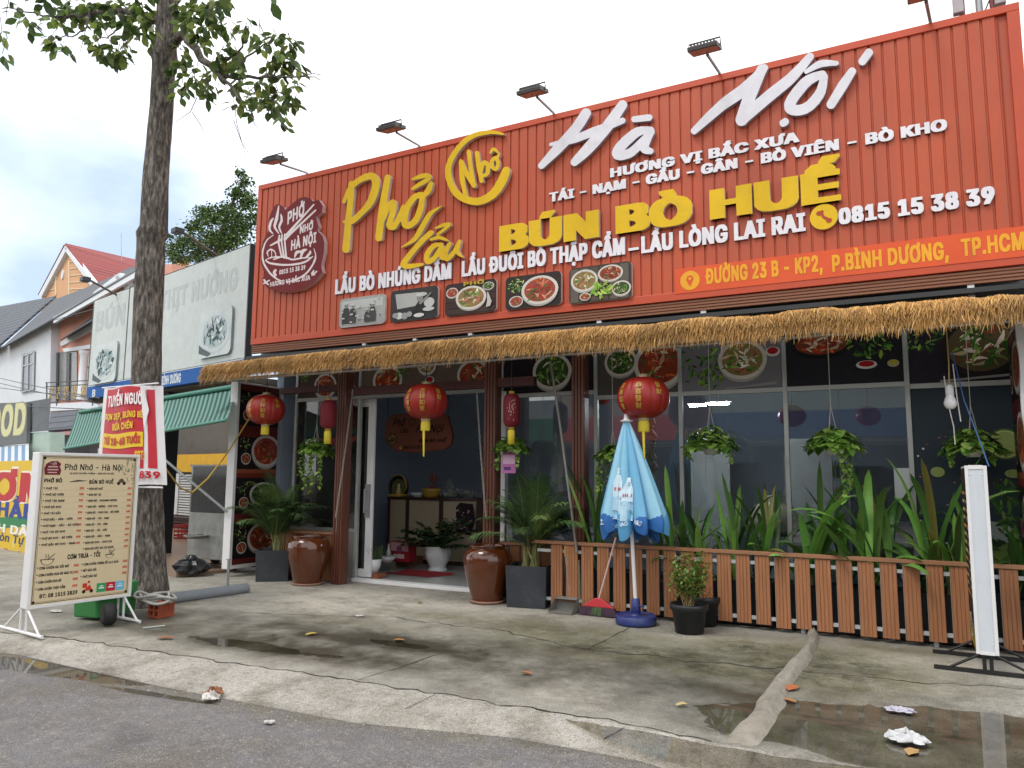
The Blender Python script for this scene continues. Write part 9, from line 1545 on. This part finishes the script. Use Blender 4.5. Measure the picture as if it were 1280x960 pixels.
# ================================================================= INSIDE THE DOORWAY
def interior():
    Yc = 11.35; P_ = lambda x, y, Y=Yc: U(x, y, Y=Y)
    xl, xr = P_(482, 650)[0], P_(594, 650)[0]; zt = P_(540, 622)[2]
    T = thing('reception_counter', 'curved beige reception counter with dark brown trim inside the doorway', 'counter', ((xl+xr)/2, Yc, .03))
    n = 24; front = []
    for i in range(n+1): t = i/n; front.append((xl+(xr-xl)*t, Yc+.28*(abs(t-.42)/.58)**3-.05))
    def band(m, z0, z1, off=0, i0=0, i1=n, c=None):
        P = front[i0:i1+1]; k = len(P); m.add([(x, y-off, z0) for x, y in P]+[(x, y-off, z1) for x, y in P]+[(x, Yc+.75, z0) for x, y in P]+[(x, Yc+.75, z1) for x, y in P], [(i, i+1, i+1+k, i+k) for i in range(k-1)]+[(i+k, i+1+k, i+1+3*k, i+3*k) for i in range(k-1)]+[(0, k, 3*k, 2*k), (k-1, 3*k-1-k+0, 4*k-1, 2*k-1) if 0 else (2*k-1, k-1, 3*k-1, 4*k-1)])
    m = MB(); band(m, .10, zt-.05); m.build('panel', mat('beige_laminate', '#a89a80', rough=.45, var=.12, scale=6, stretch=(8, 8, .5)), T)
    m = MB(); band(m, zt-.05, zt, .03); band(m, .03, .10, .01); 
    for i in (0, 6, 15, 23): band(m, .101, zt-.051, .008, i, i+1)
    m.build('trim', mat('dark_brown_laminate', '#3a1f18', rough=.4, var=.15), T)
    q = P_(575, 650); d = MB(); f = (np.array((q[0], front[20][1]-.03, q[2])), np.array((1., 0, 0)), np.array((0, 0, 1.)), np.array((0, -1., 0))); d.fill([[(-.22, -.2), (.2, -.26), (.3, .0), (.24, .28), (-.02, .3), (-.2, .12)]], f, 0, C('#2c2026'), .01)
    for i in range(34): x, y, s_ = rnd.uniform(-.18, .2), rnd.uniform(-.2, .22), rnd.uniform(.02, .05); d.fill([[(x, y), (x+s_, y+s_*.4), (x+s_*.8, y+s_*.9), (x-s_*.2, y+s_*.4)]], f, .002+i*.0001, jit(C(rnd.choice(['#b9949a', '#8a5a68', '#d0c0bc'])), .2))
    d.build('emblem_print', PRINT, T)
    zc = zt+.002
    def on(x, Y=11.45): return vec((P_(x, 622, Y)[0], Y, zc))
    o = on(498); T = thing('glass_dome', 'gilded glass dome with a small white figurine on the left end of the counter', 'ornament', o); MB().lathe([(.17, 0), (.19, .02), (.17, .05)], o, 24).build('dome_base', GOLD, T); MB().lathe([(.05, .05), (.04, .12), (.02, .18), (.03, .2), (.02, .23), (.004, .24)], o, 14).build('figurine', WHITE, T); MB().lathe([(.165, .05), (.19, .15), (.18, .25), (.13, .34), (.06, .38), (.01, .39)], o, 28).build('dome_shell', glass('amber_dome', (.9, .8, .45), 1.5, .02), T); MB().tube([o+vec((.19*math.cos(t), -.02, .2+.2*math.sin(t))) for t in np.linspace(0, 6.283, 28)], .012, 6).build('gilt_ring', GOLD, T)
    o = on(523); T = thing('serving_bowl', 'shallow white bowl on the counter between dome and gold basin', 'bowl', o); MB().lathe([(.08, 0), (.1, .02), (.16, .08), (.15, .08), (.09, .03), (.005, .025)], o, 24).build('bowl_body', WHITE, T)
    o = on(540); T = thing('gold_basin', 'gold basin holding a reddish ornament on the counter', 'ornament', o); MB().lathe([(.12, 0), (.17, .04), (.19, .13), (.2, .16), (.18, .16), (.16, .06), (.005, .05)], o, 24).build('basin', GOLD, T)
    m = MB(); r_ = random.Random(2)
    for i in range(16): a = r_.uniform(0, 6.28); q = .1*r_.random(); m.lathe([(.005, -.035), (.035, 0), (.005, .035)], o+vec((q*math.cos(a), q*math.sin(a), .16+r_.uniform(0, .26))), 10)
    m.build('ornament', mat('ornament_red', '#7a4438', rough=.5, var=.5, scale=18), T)
    o = on(562); T = thing('sweets_bag', 'clear bag of wrapped sweets on the counter', 'bag', o); m = MB()
    for i in range(60): p = o+vec((r_.gauss(0, .09), r_.gauss(0, .05), abs(r_.gauss(0, .09))+.02)); s_ = .028; m.add([p, p+vec((s_, 0, .01)), p+vec((s_, .01, s_)), p+vec((-.01, 0, s_))], [(0, 1, 2, 3)], jit(C(r_.choice(['#8fa8a0', '#5f8f7c', '#c9c6b8', '#b0a04a', '#7fa0b0'])), .2))
    m.build('sweets', PRINT, T); MB().lathe([(.15, 0), (.19, .06), (.15, .18), (.06, .28), (.09, .33), (.03, .34)], o, 20, rad=lambda a, z: 1+.08*math.sin(a*5+z*20)).build('clear_bag', glass('clear_film', (.93, .96, .95), 1.3, .12, .08), T)
    o = on(586, 11.5); T = thing('glass_tray', 'pale glass tray at the right end of the counter', 'tray', o); MB().lathe([(.1, 0), (.14, .05), (.2, .14), (.19, .14), (.12, .04), (.005, .02)], o, 20).build('tray_body', glass('pale_glass', (.85, .9, .9), 1.5, .05, .25), T)
    # carved wooden plaque hung over the counter
    Yp = 10.6; o = P_(522, 552, Yp); k = mpp(o); T = thing('wooden_plaque', 'shaped brown wooden plaque with dark script lettering hung inside the doorway', 'plaque', o); f = (o, np.array((1., 0, 0)), np.array((0, 0, 1.)), np.array((0, -1., 0))); m = MB(); B_ = C('#7d4a38')
    q = lambda x, y: (P_(x, y, Yp)[0]-o[0], P_(x, y, Yp)[2]-o[2])
    m.fill([[q(*p) for p in ((481, 537), (484, 523), (492, 518), (520, 516), (550, 514), (560, 520), (563, 532), (566, 545), (564, 556), (556, 562), (520, 566), (494, 564), (486, 556), (480, 548))][::-1]], f, 0, B_, .04, C('#4a2a20'))
    m.fill([[q(*p) for p in ((481.8, 536), (484.8, 524), (492.5, 519.5), (550, 515.5), (559, 521), (562, 533), (564.6, 545), (562.8, 555), (555, 560.5), (520, 564.5), (494, 562.6), (486.8, 555), (481, 547))][::-1]], f, .003, C('#8a5442'))
    def pt(s_, a, h_, b, c_=C('#22120e'), font='M'): x0, z0 = q(*a); text(m, s_, f, x0, z0, h_*k, q(*b)[0]-x0, font, c_, .006, slant=.3)
    pt('Phở', (491, 533), 10, (505, 533)); pt('Lẩu', (500, 541), 6, (510, 541)); pt('Hà Nội', (520, 541), 10, (553, 541)); pt('BÚN BÒ HUẾ', (524, 553), 4, (557, 553), font='H'); pt('0815 15 38 39', (504, 561), 4, (530, 561), font='H'); m.fill([circ(q(515, 528)[0], q(515, 528)[1], 5*k)], f, .005, C('#22120e')); m.fill([circ(q(515, 528)[0], q(515, 528)[1], 4.2*k)], f, .006, C('#8a5442')); x0, z0 = q(490, 549); m.fill([circ(x0, z0, 8*k)], f, .005, C('#3a2018')); m.fill([circ(x0, z0, 7.2*k)], f, .0065, C('#8a6a48')); herbs(m, f, x0, z0, 6*k, 6*k, 20, .008, [C('#4a2a20'), C('#b0905a')], size=.4); m.fill([circ(q(501, 560)[0], q(501, 560)[1], 2*k)], f, .006, C('#c9a63c'))
    m.build('plaque_board', PRINT, T); c1 = MB(); c1.tube([P_(485, 520, Yp), (P_(485, 505, Yp)[0], Yp, 3.28)], .006, 5).tube([P_(560, 518, Yp), (P_(560, 505, Yp)[0], Yp, 3.28)], .006, 5); c1.build('cord', DARKM, T)
    o = P_(556, 545, 14.8); m = MB(); a, b = P_(546, 527, 14.8), P_(566, 566, 14.8); f = (np.array((a[0], 14.84, b[2])), np.array((1., 0, 0)), np.array((0, 0, 1.)), np.array((0, -1., 0))); w_, h_ = b[0]-a[0], a[2]-b[2]; m.fill([rect(0, 0, w_, h_)], f, 0, C('#a8b0b0'), .03); m.fill([rect(0, 0, w_, h_*.45)], f, .002, C('#9c8a2e')); tag(m.build('wall_picture', PRINT, loc=f[0]), 'pale and yellow picture on the rear wall behind the plaque', 'picture')
    a, b = P_(476, 582, 13), P_(500, 612, 13); m = MB(); f = (np.array((a[0], 13.0, b[2])), np.array((1., 0, 0)), np.array((0, 0, 1.)), np.array((0, -1., 0))); w_, h_ = b[0]-a[0], a[2]-b[2]; m.fill([rect(0, 0, w_, h_)], f, 0, C('#a9adb2'), .04)
    for y in (.75, .55, .3): m.fill([circ(w_*.5, h_*y, .03, .035, 12)], f, .002, C('#2a2c30'))
    tag(m.build('notice_board', PRINT, loc=f[0]), 'pale grey notice with dark symbols above the glass dome', 'notice')
    MB_ = MB().box((P_(463, 600, 13.05)[0], 13.05, .03), (P_(478, 600, 13.05)[0]+.1, 13.3, 3.27)); tag(MB_.build('inner_pillar', mat('dark_brown_laminate', '#3a1f18'), loc=(P_(463, 600, 13)[0], 13.05, .03)), 'dark brown pillar inside, left of the counter', 'pillar')
    # white carved pot with glossy plant
    o = U(547, 714, Z=.03); k = mpp(o); T = thing('potted_zz_plant', 'dark green feathery plant in a white spiral carved pot in the doorway', 'potted plant', o); r = 16*k; h = 31*k
    MB().lathe([(.01, 0), (r*.72, 0), (r*.75, h*.08), (r*.6, h*.17), (r*.62, h*.2), (r*.9, h*.5), (r, h*.72), (r*.96, h*.86), (r*1.02, h*.93), (r, h), (r*.9, h*.98), (r*.88, h*.85), (.01, h*.84)], o, 60, rad=lambda a, z: 1+(.035*math.sin(a*14+z*16) if h*.2 < z < h*.85 else 0)).build('carved_pot', mat('white_ceramic', '#d0d2d2', rough=.35, var=.05), T)
    lf = MB(); st_ = MB(); gc = [C(q) for q in ('#1d3a20', '#274a28', '#17301b')]
    for i in range(34):
        az = r_.uniform(0, 6.28); el = R(r_.uniform(20, 85)); L = 54*k*r_.uniform(.6, 1.05); d = vec((math.cos(az)*math.cos(el), math.sin(az)*math.cos(el), math.sin(el))); p = o+vec((0, 0, h*.85)); pts = [p]
        for u in range(8): d = nrm(d+vec((math.cos(az)*.1, math.sin(az)*.1, -.05))); p = p+d*L/8; pts.append(p)
        st_.tube(pts, [.012-.001*u for u in range(9)], 5)
        for u in range(2, 9):
            s = nrm(np.cross(pts[u]-pts[u-1], (0, 0, 1)))
            for sg in (-1, 1): leaf(lf, pts[u], nrm(pts[u]-pts[u-1])*.6+s*sg, .12, .042, jit(r_.choice(gc), .25), r_)
    st_.build('stems', mat('green_stalk', '#5c6b34'), T); lf.build('foliage', mat('glossy_leaf', attr=True, rough=.3, var=.1, trans=.1), T)
    o = U(466, 716, Z=.1); o[2] = .1; k = mpp(o); T = thing('small_white_pot', 'small white pot of needle leaved greenery on a terracotta brick by the door', 'potted plant', o); r = 10.5*k; h = 17*k
    MB().lathe([(.01, 0), (r*.6, 0), (r*.9, h*.5), (r, h), (r*.92, h), (r*.85, h*.85), (.01, h*.84)], o, 32).build('pot', mat('white_ceramic', '#d0d2d2'), T); lf = MB()
    for i in range(420): a = r_.uniform(0, 6.28); q = r*1.2*math.sqrt(r_.random()); p = o+vec((q*.7*math.cos(a), q*.7*math.sin(a), h*.8)); d = nrm((math.cos(a)*.5*r_.random(), math.sin(a)*.5*r_.random(), 1)); l = 24*k*r_.uniform(.5, 1); s = nrm(np.cross(d, (r_.gauss(0, 1), 1, .1)))*.006; lf.add([p-s, p+s, p+d*l], [(0, 1, 2)], jit(C('#4a5a3a'), .35))
    lf.build('foliage', LEAF, T); b = MB().box((o[0]-.17, o[1]-.1, .031), (o[0]+.17, o[1]+.12, .098)); tag(b.build('terracotta_brick', mat('terracotta', '#8f5238', rough=.85, var=.2), loc=(o[0], o[1], .03), bevel=.006), 'terracotta brick under the small white pot', 'brick')
    # step, mat, red box, incense bowl
    a, b = U(478, 709, Z=.03), U(524, 695, Z=.03); m = MB().box((a[0]+.3, a[1]+.25, .031), (b[0]+.6, a[1]+1.0, .17)); tag(m.build('wooden_step', mat('step_wood', '#6e4a34', rough=.5, var=.2, stretch=(.6, 8, 8)), loc=(a[0], a[1], .03), bevel=.008), 'low wooden step beside the counter', 'step')
    a = U(508, 717, Z=.04); m = MB(); n = 20; V = []
    for j in range(n+1):
        for i in range(n+1): u, v = i/n, j/n; V.append((a[0]-.45+.95*u+.25*v, a[1]-.14+.42*v, .036+.012*abs(mnoise.noise(Vector((u*4, v*4, 1))))+.03*max(0, (v-.75)/.25)))
    m.add(V, [(j*(n+1)+i, j*(n+1)+i+1, (j+1)*(n+1)+i+1, (j+1)*(n+1)+i) for j in range(n) for i in range(n)], None, True); tag(m.build('door_mat', mat('red_mat', '#8f1d28', rough=.95, var=.25, scale=30, bump=.8, bscale=90), loc=a), 'crumpled red door mat inside the threshold', 'mat')
    o = U(499, 702, Z=.17); o[2] = .172; T = thing('red_gift_box', 'red and pale printed box on the floor by the counter', 'box', o); m = MB(); w_ = .2; m.box(o+vec((-w_, 0, 0)), o+vec((w_, .2, .32)), C('#8f2430')); f = (o+vec((-w_, -.001, 0)), np.array((1., 0, 0)), np.array((0, 0, 1.)), np.array((0, -1., 0))); m.fill([rect(.02, .17, .38, .31)], f, .002, C('#b98f94')); m.fill([rect(.08, .05, .3, .12)], f, .002, C('#c9b0b0')); m.fill([circ(.2, .2, .06)], f, .004, C('#7f4a6a')); m.build('printed_carton', PRINT, T)
    o = U(484, 703, Z=.17); o[2] = .172; T = thing('incense_bowl', 'white bowl with a small bottle standing in it beside the red box', 'bowl', o); MB().lathe([(.05, 0), (.1, .03), (.16, .1), (.15, .1), (.09, .04), (.005, .03)], o, 24).build('bowl_body', MATS['white_ceramic'], T); MB().lathe([(.04, .035), (.045, .14), (.03, .2), (.018, .24), (.018, .3), (.002, .3)], o+vec((.0, .03, 0)), 16).build('bottle', mat('pale_bottle', '#a8b0a4', rough=.2), T)
    # dining room seen dimly through the right-hand glass
    for i, x in enumerate((-3.1, -1.7, -.3)):
        T = thing('dining_table', ['steel dining table behind the window by the folded umbrella', 'steel dining table behind the middle window', 'steel dining table behind the window left of the white paper'][i], 'table', (x, 11.6, .03), 'dining tables inside the windows'); MB().box((x-.5, 11.3, .74), (x+.5, 12.0, .77)).build('tabletop', GALV, T)
        for a, b in ((-.45, 11.36), (.45, 11.36), (-.45, 11.94), (.45, 11.94)): MB().box((x+a-.02, b-.02, .03), (x+a+.02, b+.02, .739)).build('leg', DARKM, T)
    MB().box((-3.4, 12.7, .03), (-2.75, 12.75, 2.3)).build('wall_panel', mat('pale_panel', '#a9adab', rough=.6, var=.1), B); MB().box((-1.75, 12.3, .03), (-1.15, 12.35, 2.2)).build('wall_panel', MATS['pale_panel'], B)
    o = vec((-1.9, 11.65, .775)); T = thing('noodle_bag', 'big clear bag of pale noodles on the middle dining table', 'bag', o); MB().lathe([(.2, 0), (.36, .08), (.38, .25), (.25, .42), (.1, .5), (.14, .56), (.02, .57)], o, 24, rad=lambda a, z: 1+.07*math.sin(a*4+z*15)).build('bag_body', mat('clear_noodle_bag', '#b3ab98', rough=.3, var=.3, scale=25), T)
    T = thing('drinks_fridge', 'tall pale drinks fridge with shelves of bottles behind the third window', 'fridge', (-1.5, 13.4, .03)); MB().box((-2.0, 13.4, .03), (-1.0, 14.0, 2.0)).build('cabinet', mat('fridge_white', '#9aa3a6', rough=.4, var=.1), T); m = MB()
    for j in range(4): m.box((-1.93, 13.37, .35+j*.42), (-1.07, 13.399, .37+j*.42))
    m.build('shelf', GALV, T); m = MB()
    for j in range(4):
        for i in range(10): m.lathe([(.03, 0), (.03, .14), (.012, .2), (.012, .25)], (-1.9+i*.088, 13.34, .372+j*.42), 8, c=jit(C(rnd.choice(['#a8442a', '#4f7a3a', '#b0a05a', '#8f8f8a', '#3a2a20'])), .2))
    tag(m.build('bottles', PRINT, T), kind='stuff')
    g = U(815, 572, Y=9.6); T = thing('garlic_braid', 'braid of pale garlic bulbs hanging inside the window by the umbrella', 'garlic', g); m = MB()
    for i in range(26): m.lathe([(.004, -.05), (.04, -.03), (.045, 0), (.02, .035), (.004, .06)], g+vec((r_.gauss(0, .025), r_.gauss(0, .02), .55-i*.045)), 10)
    m.build('garlic_bulbs', mat('garlic_skin', '#b5a58a', rough=.6, var=.25, scale=20), T)
    p0 = U(1117, 585, Y=YG-.02); p1 = U(1138, 625, Y=YG-.02); m = MB().box((p0[0], YG-.014, p1[2]), (p1[0]+.03, YG-.006, p0[2])); tag(m.build('paper_notice', mat('blank_paper', '#b9bfbe', rough=.8, var=.04), loc=(p0[0], YG, p1[2])), 'blank pale sheet of paper on the window right of centre', 'notice')
    for i, (xa, xb, y) in enumerate(((862, 882, 507), (886, 911, 505))):
        a, b = U(xa, y, Y=11.0), U(xb, y-.6, Y=11.0); T = thing('fluorescent_tube', ['lit fluorescent tube inside, left one of the pair', 'lit fluorescent tube inside, right one of the pair'][i], 'ceiling light', (a+b)/2, 'fluorescent tubes inside the restaurant'); MB().tube([a, b], .016, 8).build('lit_tube', mat('lit_tube', '#f4f6ff', rough=.4, var=0, emit=350), T); MB().box((a[0]-.03, 10.97, a[2]+.02), (b[0]+.03, 11.03, a[2]+.05)).tube([((a[0]+b[0])/2, 11, a[2]+.05), ((a[0]+b[0])/2, 11, 3.28)], .006).build('batten', WHITE, T)
    for i, (x, y, Y, rw) in enumerate(((752, 497, 10.4, 11), (990, 520, 10.2, 17), (1085, 520, 10.2, 15))):
        c = U(x, y, Y=Y); k = mpp(c); r = rw*k; T = thing('indoor_lantern', ['dim round lantern inside, beside the folded umbrella top', 'red lantern inside the window above the strap leaves', 'red lantern inside, behind the trailing basket'][i], 'lantern', c, 'lanterns hanging inside the restaurant'); MB().lathe([(max(.15*r, r*math.cos(a)), .82*r*math.sin(a)) for a in np.linspace(-1.57, 1.57, 15)], c, 56, rad=lambda a, z: 1-.03*abs(math.cos(a*7))).build('lantern_body', LRED, T); MB().tube([c+vec((0, 0, .8*r)), (c[0], c[1], 3.28)], .005, 5).build('cord', DARKM, T)
interior()

# ================================================================= ACROSS THE STREET (seen mirrored in the windows)
def across(x0, x1, h, wall, fascia, label, seed):
    r_ = random.Random(seed); y = -14.0; T = thing('shophouse', label, 'shop', ((x0+x1)/2, y, 0)); W_ = x1-x0
    MB().box((x0, y-8, -.2), (x1-.05, y, h)).build('wall', mat('far_wall_'+str(seed), wall, rough=.9, var=.15, scale=.6, dirt=.4), T)
    MB().box((x0+.3, y+.002, .0), (x1-.35, y+.03, 2.9)).build('shopfront', mat('far_shopfront', '#2c2f31', rough=.5, var=.3, scale=1.5), T)
    MB().box((x0+.1, y+.002, 3.2), (x1-.15, y+.16, 4.3)).build('fascia', mat('far_fascia_'+str(seed), fascia, rough=.5, var=.08), T)
    MB().box((x0-.1, y+.17, 2.95), (x1-.06, y+1.3, 3.05)).build('canopy', mat('far_canopy', '#5c6064', rough=.6, var=.2), T)
    w_ = MB()
    for k in range(3): a = x0+W_*(.12+.3*k); w_.box((a, y+.002, 4.9), (a+W_*.16, y+.04, 6.2))
    if h > 6.5: w_.build('window', mat('house_window', '#4d5a63'), T)
for a in ((-30, -22, 7.2, '#b9b2a2', '#b03030', 'cream shophouse across the street mirrored in the doorway glass', 31), (-22, -15, 5.2, '#8f9498', '#2f6b52', 'grey low shop across the street with a dark green fascia', 32), (-15, -8, 7.6, '#a89488', '#c03838', 'tan shophouse across the street with a red fascia', 33), (-8, 0, 5.6, '#9aa39a', '#2a4a7a', 'pale green shop across the street with a blue fascia', 34), (0, 9, 7.0, '#b0a89c', '#8a6a2a', 'beige shophouse across the street with an ochre fascia', 35)): across(*a)

# ================================================================= LITTER
def litter():
    r_ = random.Random(8); LFM = mat('dry_leaf', attr=True, rough=.7, var=.2, scale=12)
    G_ = lambda x, y: U(x, y, Z=0)
    def dead_leaf(x, y, s, c, label, z=0.008):
        p = U(x, y, Z=0 if z < .05 else 0); p[2] = slab_h(p[0], p[1])+.010; a = r_.uniform(0, 6.28); m = MB(); n = 10; V = []
        for i in range(n): t = 6.283*i/n; rr = s*(1 if i % 2 else .8)*(1.3 if i == 0 else 1); dx, dy = rr*math.cos(t), rr*.6*math.sin(t); V.append(p+vec((dx*math.cos(a)-dy*math.sin(a), dx*math.sin(a)+dy*math.cos(a), .012*abs(math.sin(t))+.004)))
        m.add(V+[p+vec((0, 0, .002))], [(i, (i+1) % n, n) for i in range(n)], C(c)); tag(m.build('fallen_leaf', LFM, loc=p), label, 'leaf', 'fallen leaves on the pavement')
    for x, y, s, c, l in ((990, 861, .09, '#a9623a', 'orange fallen leaf lying right of the mortar hump'), (985, 876, .06, '#9a6a40', 'dull brown leaf at the water edge below the orange one'), (206, 799, .08, '#8f5f3c', 'brown curled leaf near the menu board'), (390, 794, .07, '#a89448', 'yellow leaf in the long shallow puddle'), (498, 801, .06, '#96693c', 'small tan leaf at the right end of the long puddle'), (525, 755, .05, '#8f7a48', 'pale leaf on the dry concrete before the doorway'), (658, 844, .05, '#9a5f38', 'small orange leaf on the pavement below the umbrella'), (1140, 939, .07, '#a88452', 'tan leaf in the big puddle below the white plastic bag'), (853, 882, .05, '#b0a070', 'pale leaf scrap left of the mortar hump')): dead_leaf(x, y, s, c, l)
    def crumpled(name, x, y, sx, sy, h, c, label, cat, seed, z=0, m_=None):
        p = U(x, y, Z=z); q = random.Random(seed); m = MB(); n = 26; V = []
        for j in range(n+1):
            for i in range(n+1):
                u, v = i/n*2-1, j/n*2-1; f_ = max(0, 1-(u*u)**1.2)*max(0, 1-(v*v)**1.2)
                V.append(p+vec((sx*u*(1-.25*abs(v))+.04*mnoise.noise(Vector((u*2+seed, v*2, 0))), sy*v*(1-.2*u*u)+.04*mnoise.noise(Vector((u*2, v*2+seed, 3))), .012+h*f_*(.35+1.3*abs(mnoise.noise(Vector((u*3.2+seed, v*3.2, 7))))+.6*abs(mnoise.noise(Vector((u*8+seed, v*8, 2))))))))
        m.add(V, [(j*(n+1)+i, j*(n+1)+i+1, (j+1)*(n+1)+i+1, (j+1)*(n+1)+i) for j in range(n) for i in range(n)], None, False); tag(m.build(name, m_ or mat('litter_'+c.strip('#'), c, rough=.5, var=.06, trans=.1), loc=p), label, cat)
    crumpled('plastic_bag', 1134, 926, .125, .085, .05, '#c9cacb', 'crumpled white plastic bag lying in the big puddle', 'bag', 1)
    crumpled('paper_sheet', 1125, 889, .10, .07, .015, '#b9b6c4', 'flat pale sheet of paper lying in the puddle above the plastic bag', 'paper', 2)
    crumpled('paper_scrap', 264, 874, .07, .05, .05, '#d0ccc6', 'white paper scrap in the gutter', 'paper', 3, -.055)
    crumpled('leaf_scrap', 267, 868, .08, .05, .05, '#8a5a38', 'crumpled brown leaf beside the paper scrap in the gutter', 'leaf', 4, -.05)
    crumpled('paper_scrap', 449, 771, .05, .03, .008, '#c9c6c0', 'white scrap before the left potted palm', 'paper', 5)
    crumpled('paper_scrap', 336, 905, .03, .02, .01, '#c9c6c0', 'tiny white scrap on the road', 'paper', 6, -.06)
    crumpled('paper_scrap', 70, 765, .09, .05, .012, '#c4c2bc', 'pale scrap on the ground behind the menu board stand', 'paper', 7)
    a, b = U(179, 785, Z=.012), U(206, 782, Z=.012); tag(MB().tube([a, b], .008, 6).build('drinking_straw', mat('pale_straw', '#aab4ae', rough=.4), loc=a), 'pale drinking straw on the pavement near the tree', 'straw')
    # loose grit along the gutter
    m = MB()
    for i in range(1300):
        x = r_.uniform(-7.5, -.9); yk = pw(KB, x); y = yk-abs(r_.gauss(0, .10)) if r_.random() < .75 else yk-r_.uniform(0, 1.0); s = r_.uniform(.002, .007); z = RZ+road_h(x, y, .5)+.001; p = vec((x, y, z)); a = r_.uniform(0, 6.28)
        V = [p+vec((s*math.cos(a+k*2.1)*r_.uniform(.7, 1.2), s*math.sin(a+k*2.1)*r_.uniform(.7, 1.2), 0)) for k in range(3)]+[p+vec((0, 0, s*.7))]; m.add(V, [(0, 1, 3), (1, 2, 3), (2, 0, 3)], jit(C(r_.choice(['#8a8172', '#a39a88', '#5a5046', '#7d6a4a', '#b5aa94'])), .25))
    tag(m.build('gutter_grit', mat('grit', attr=True, rough=.9, var=.1)), kind='stuff')
litter()
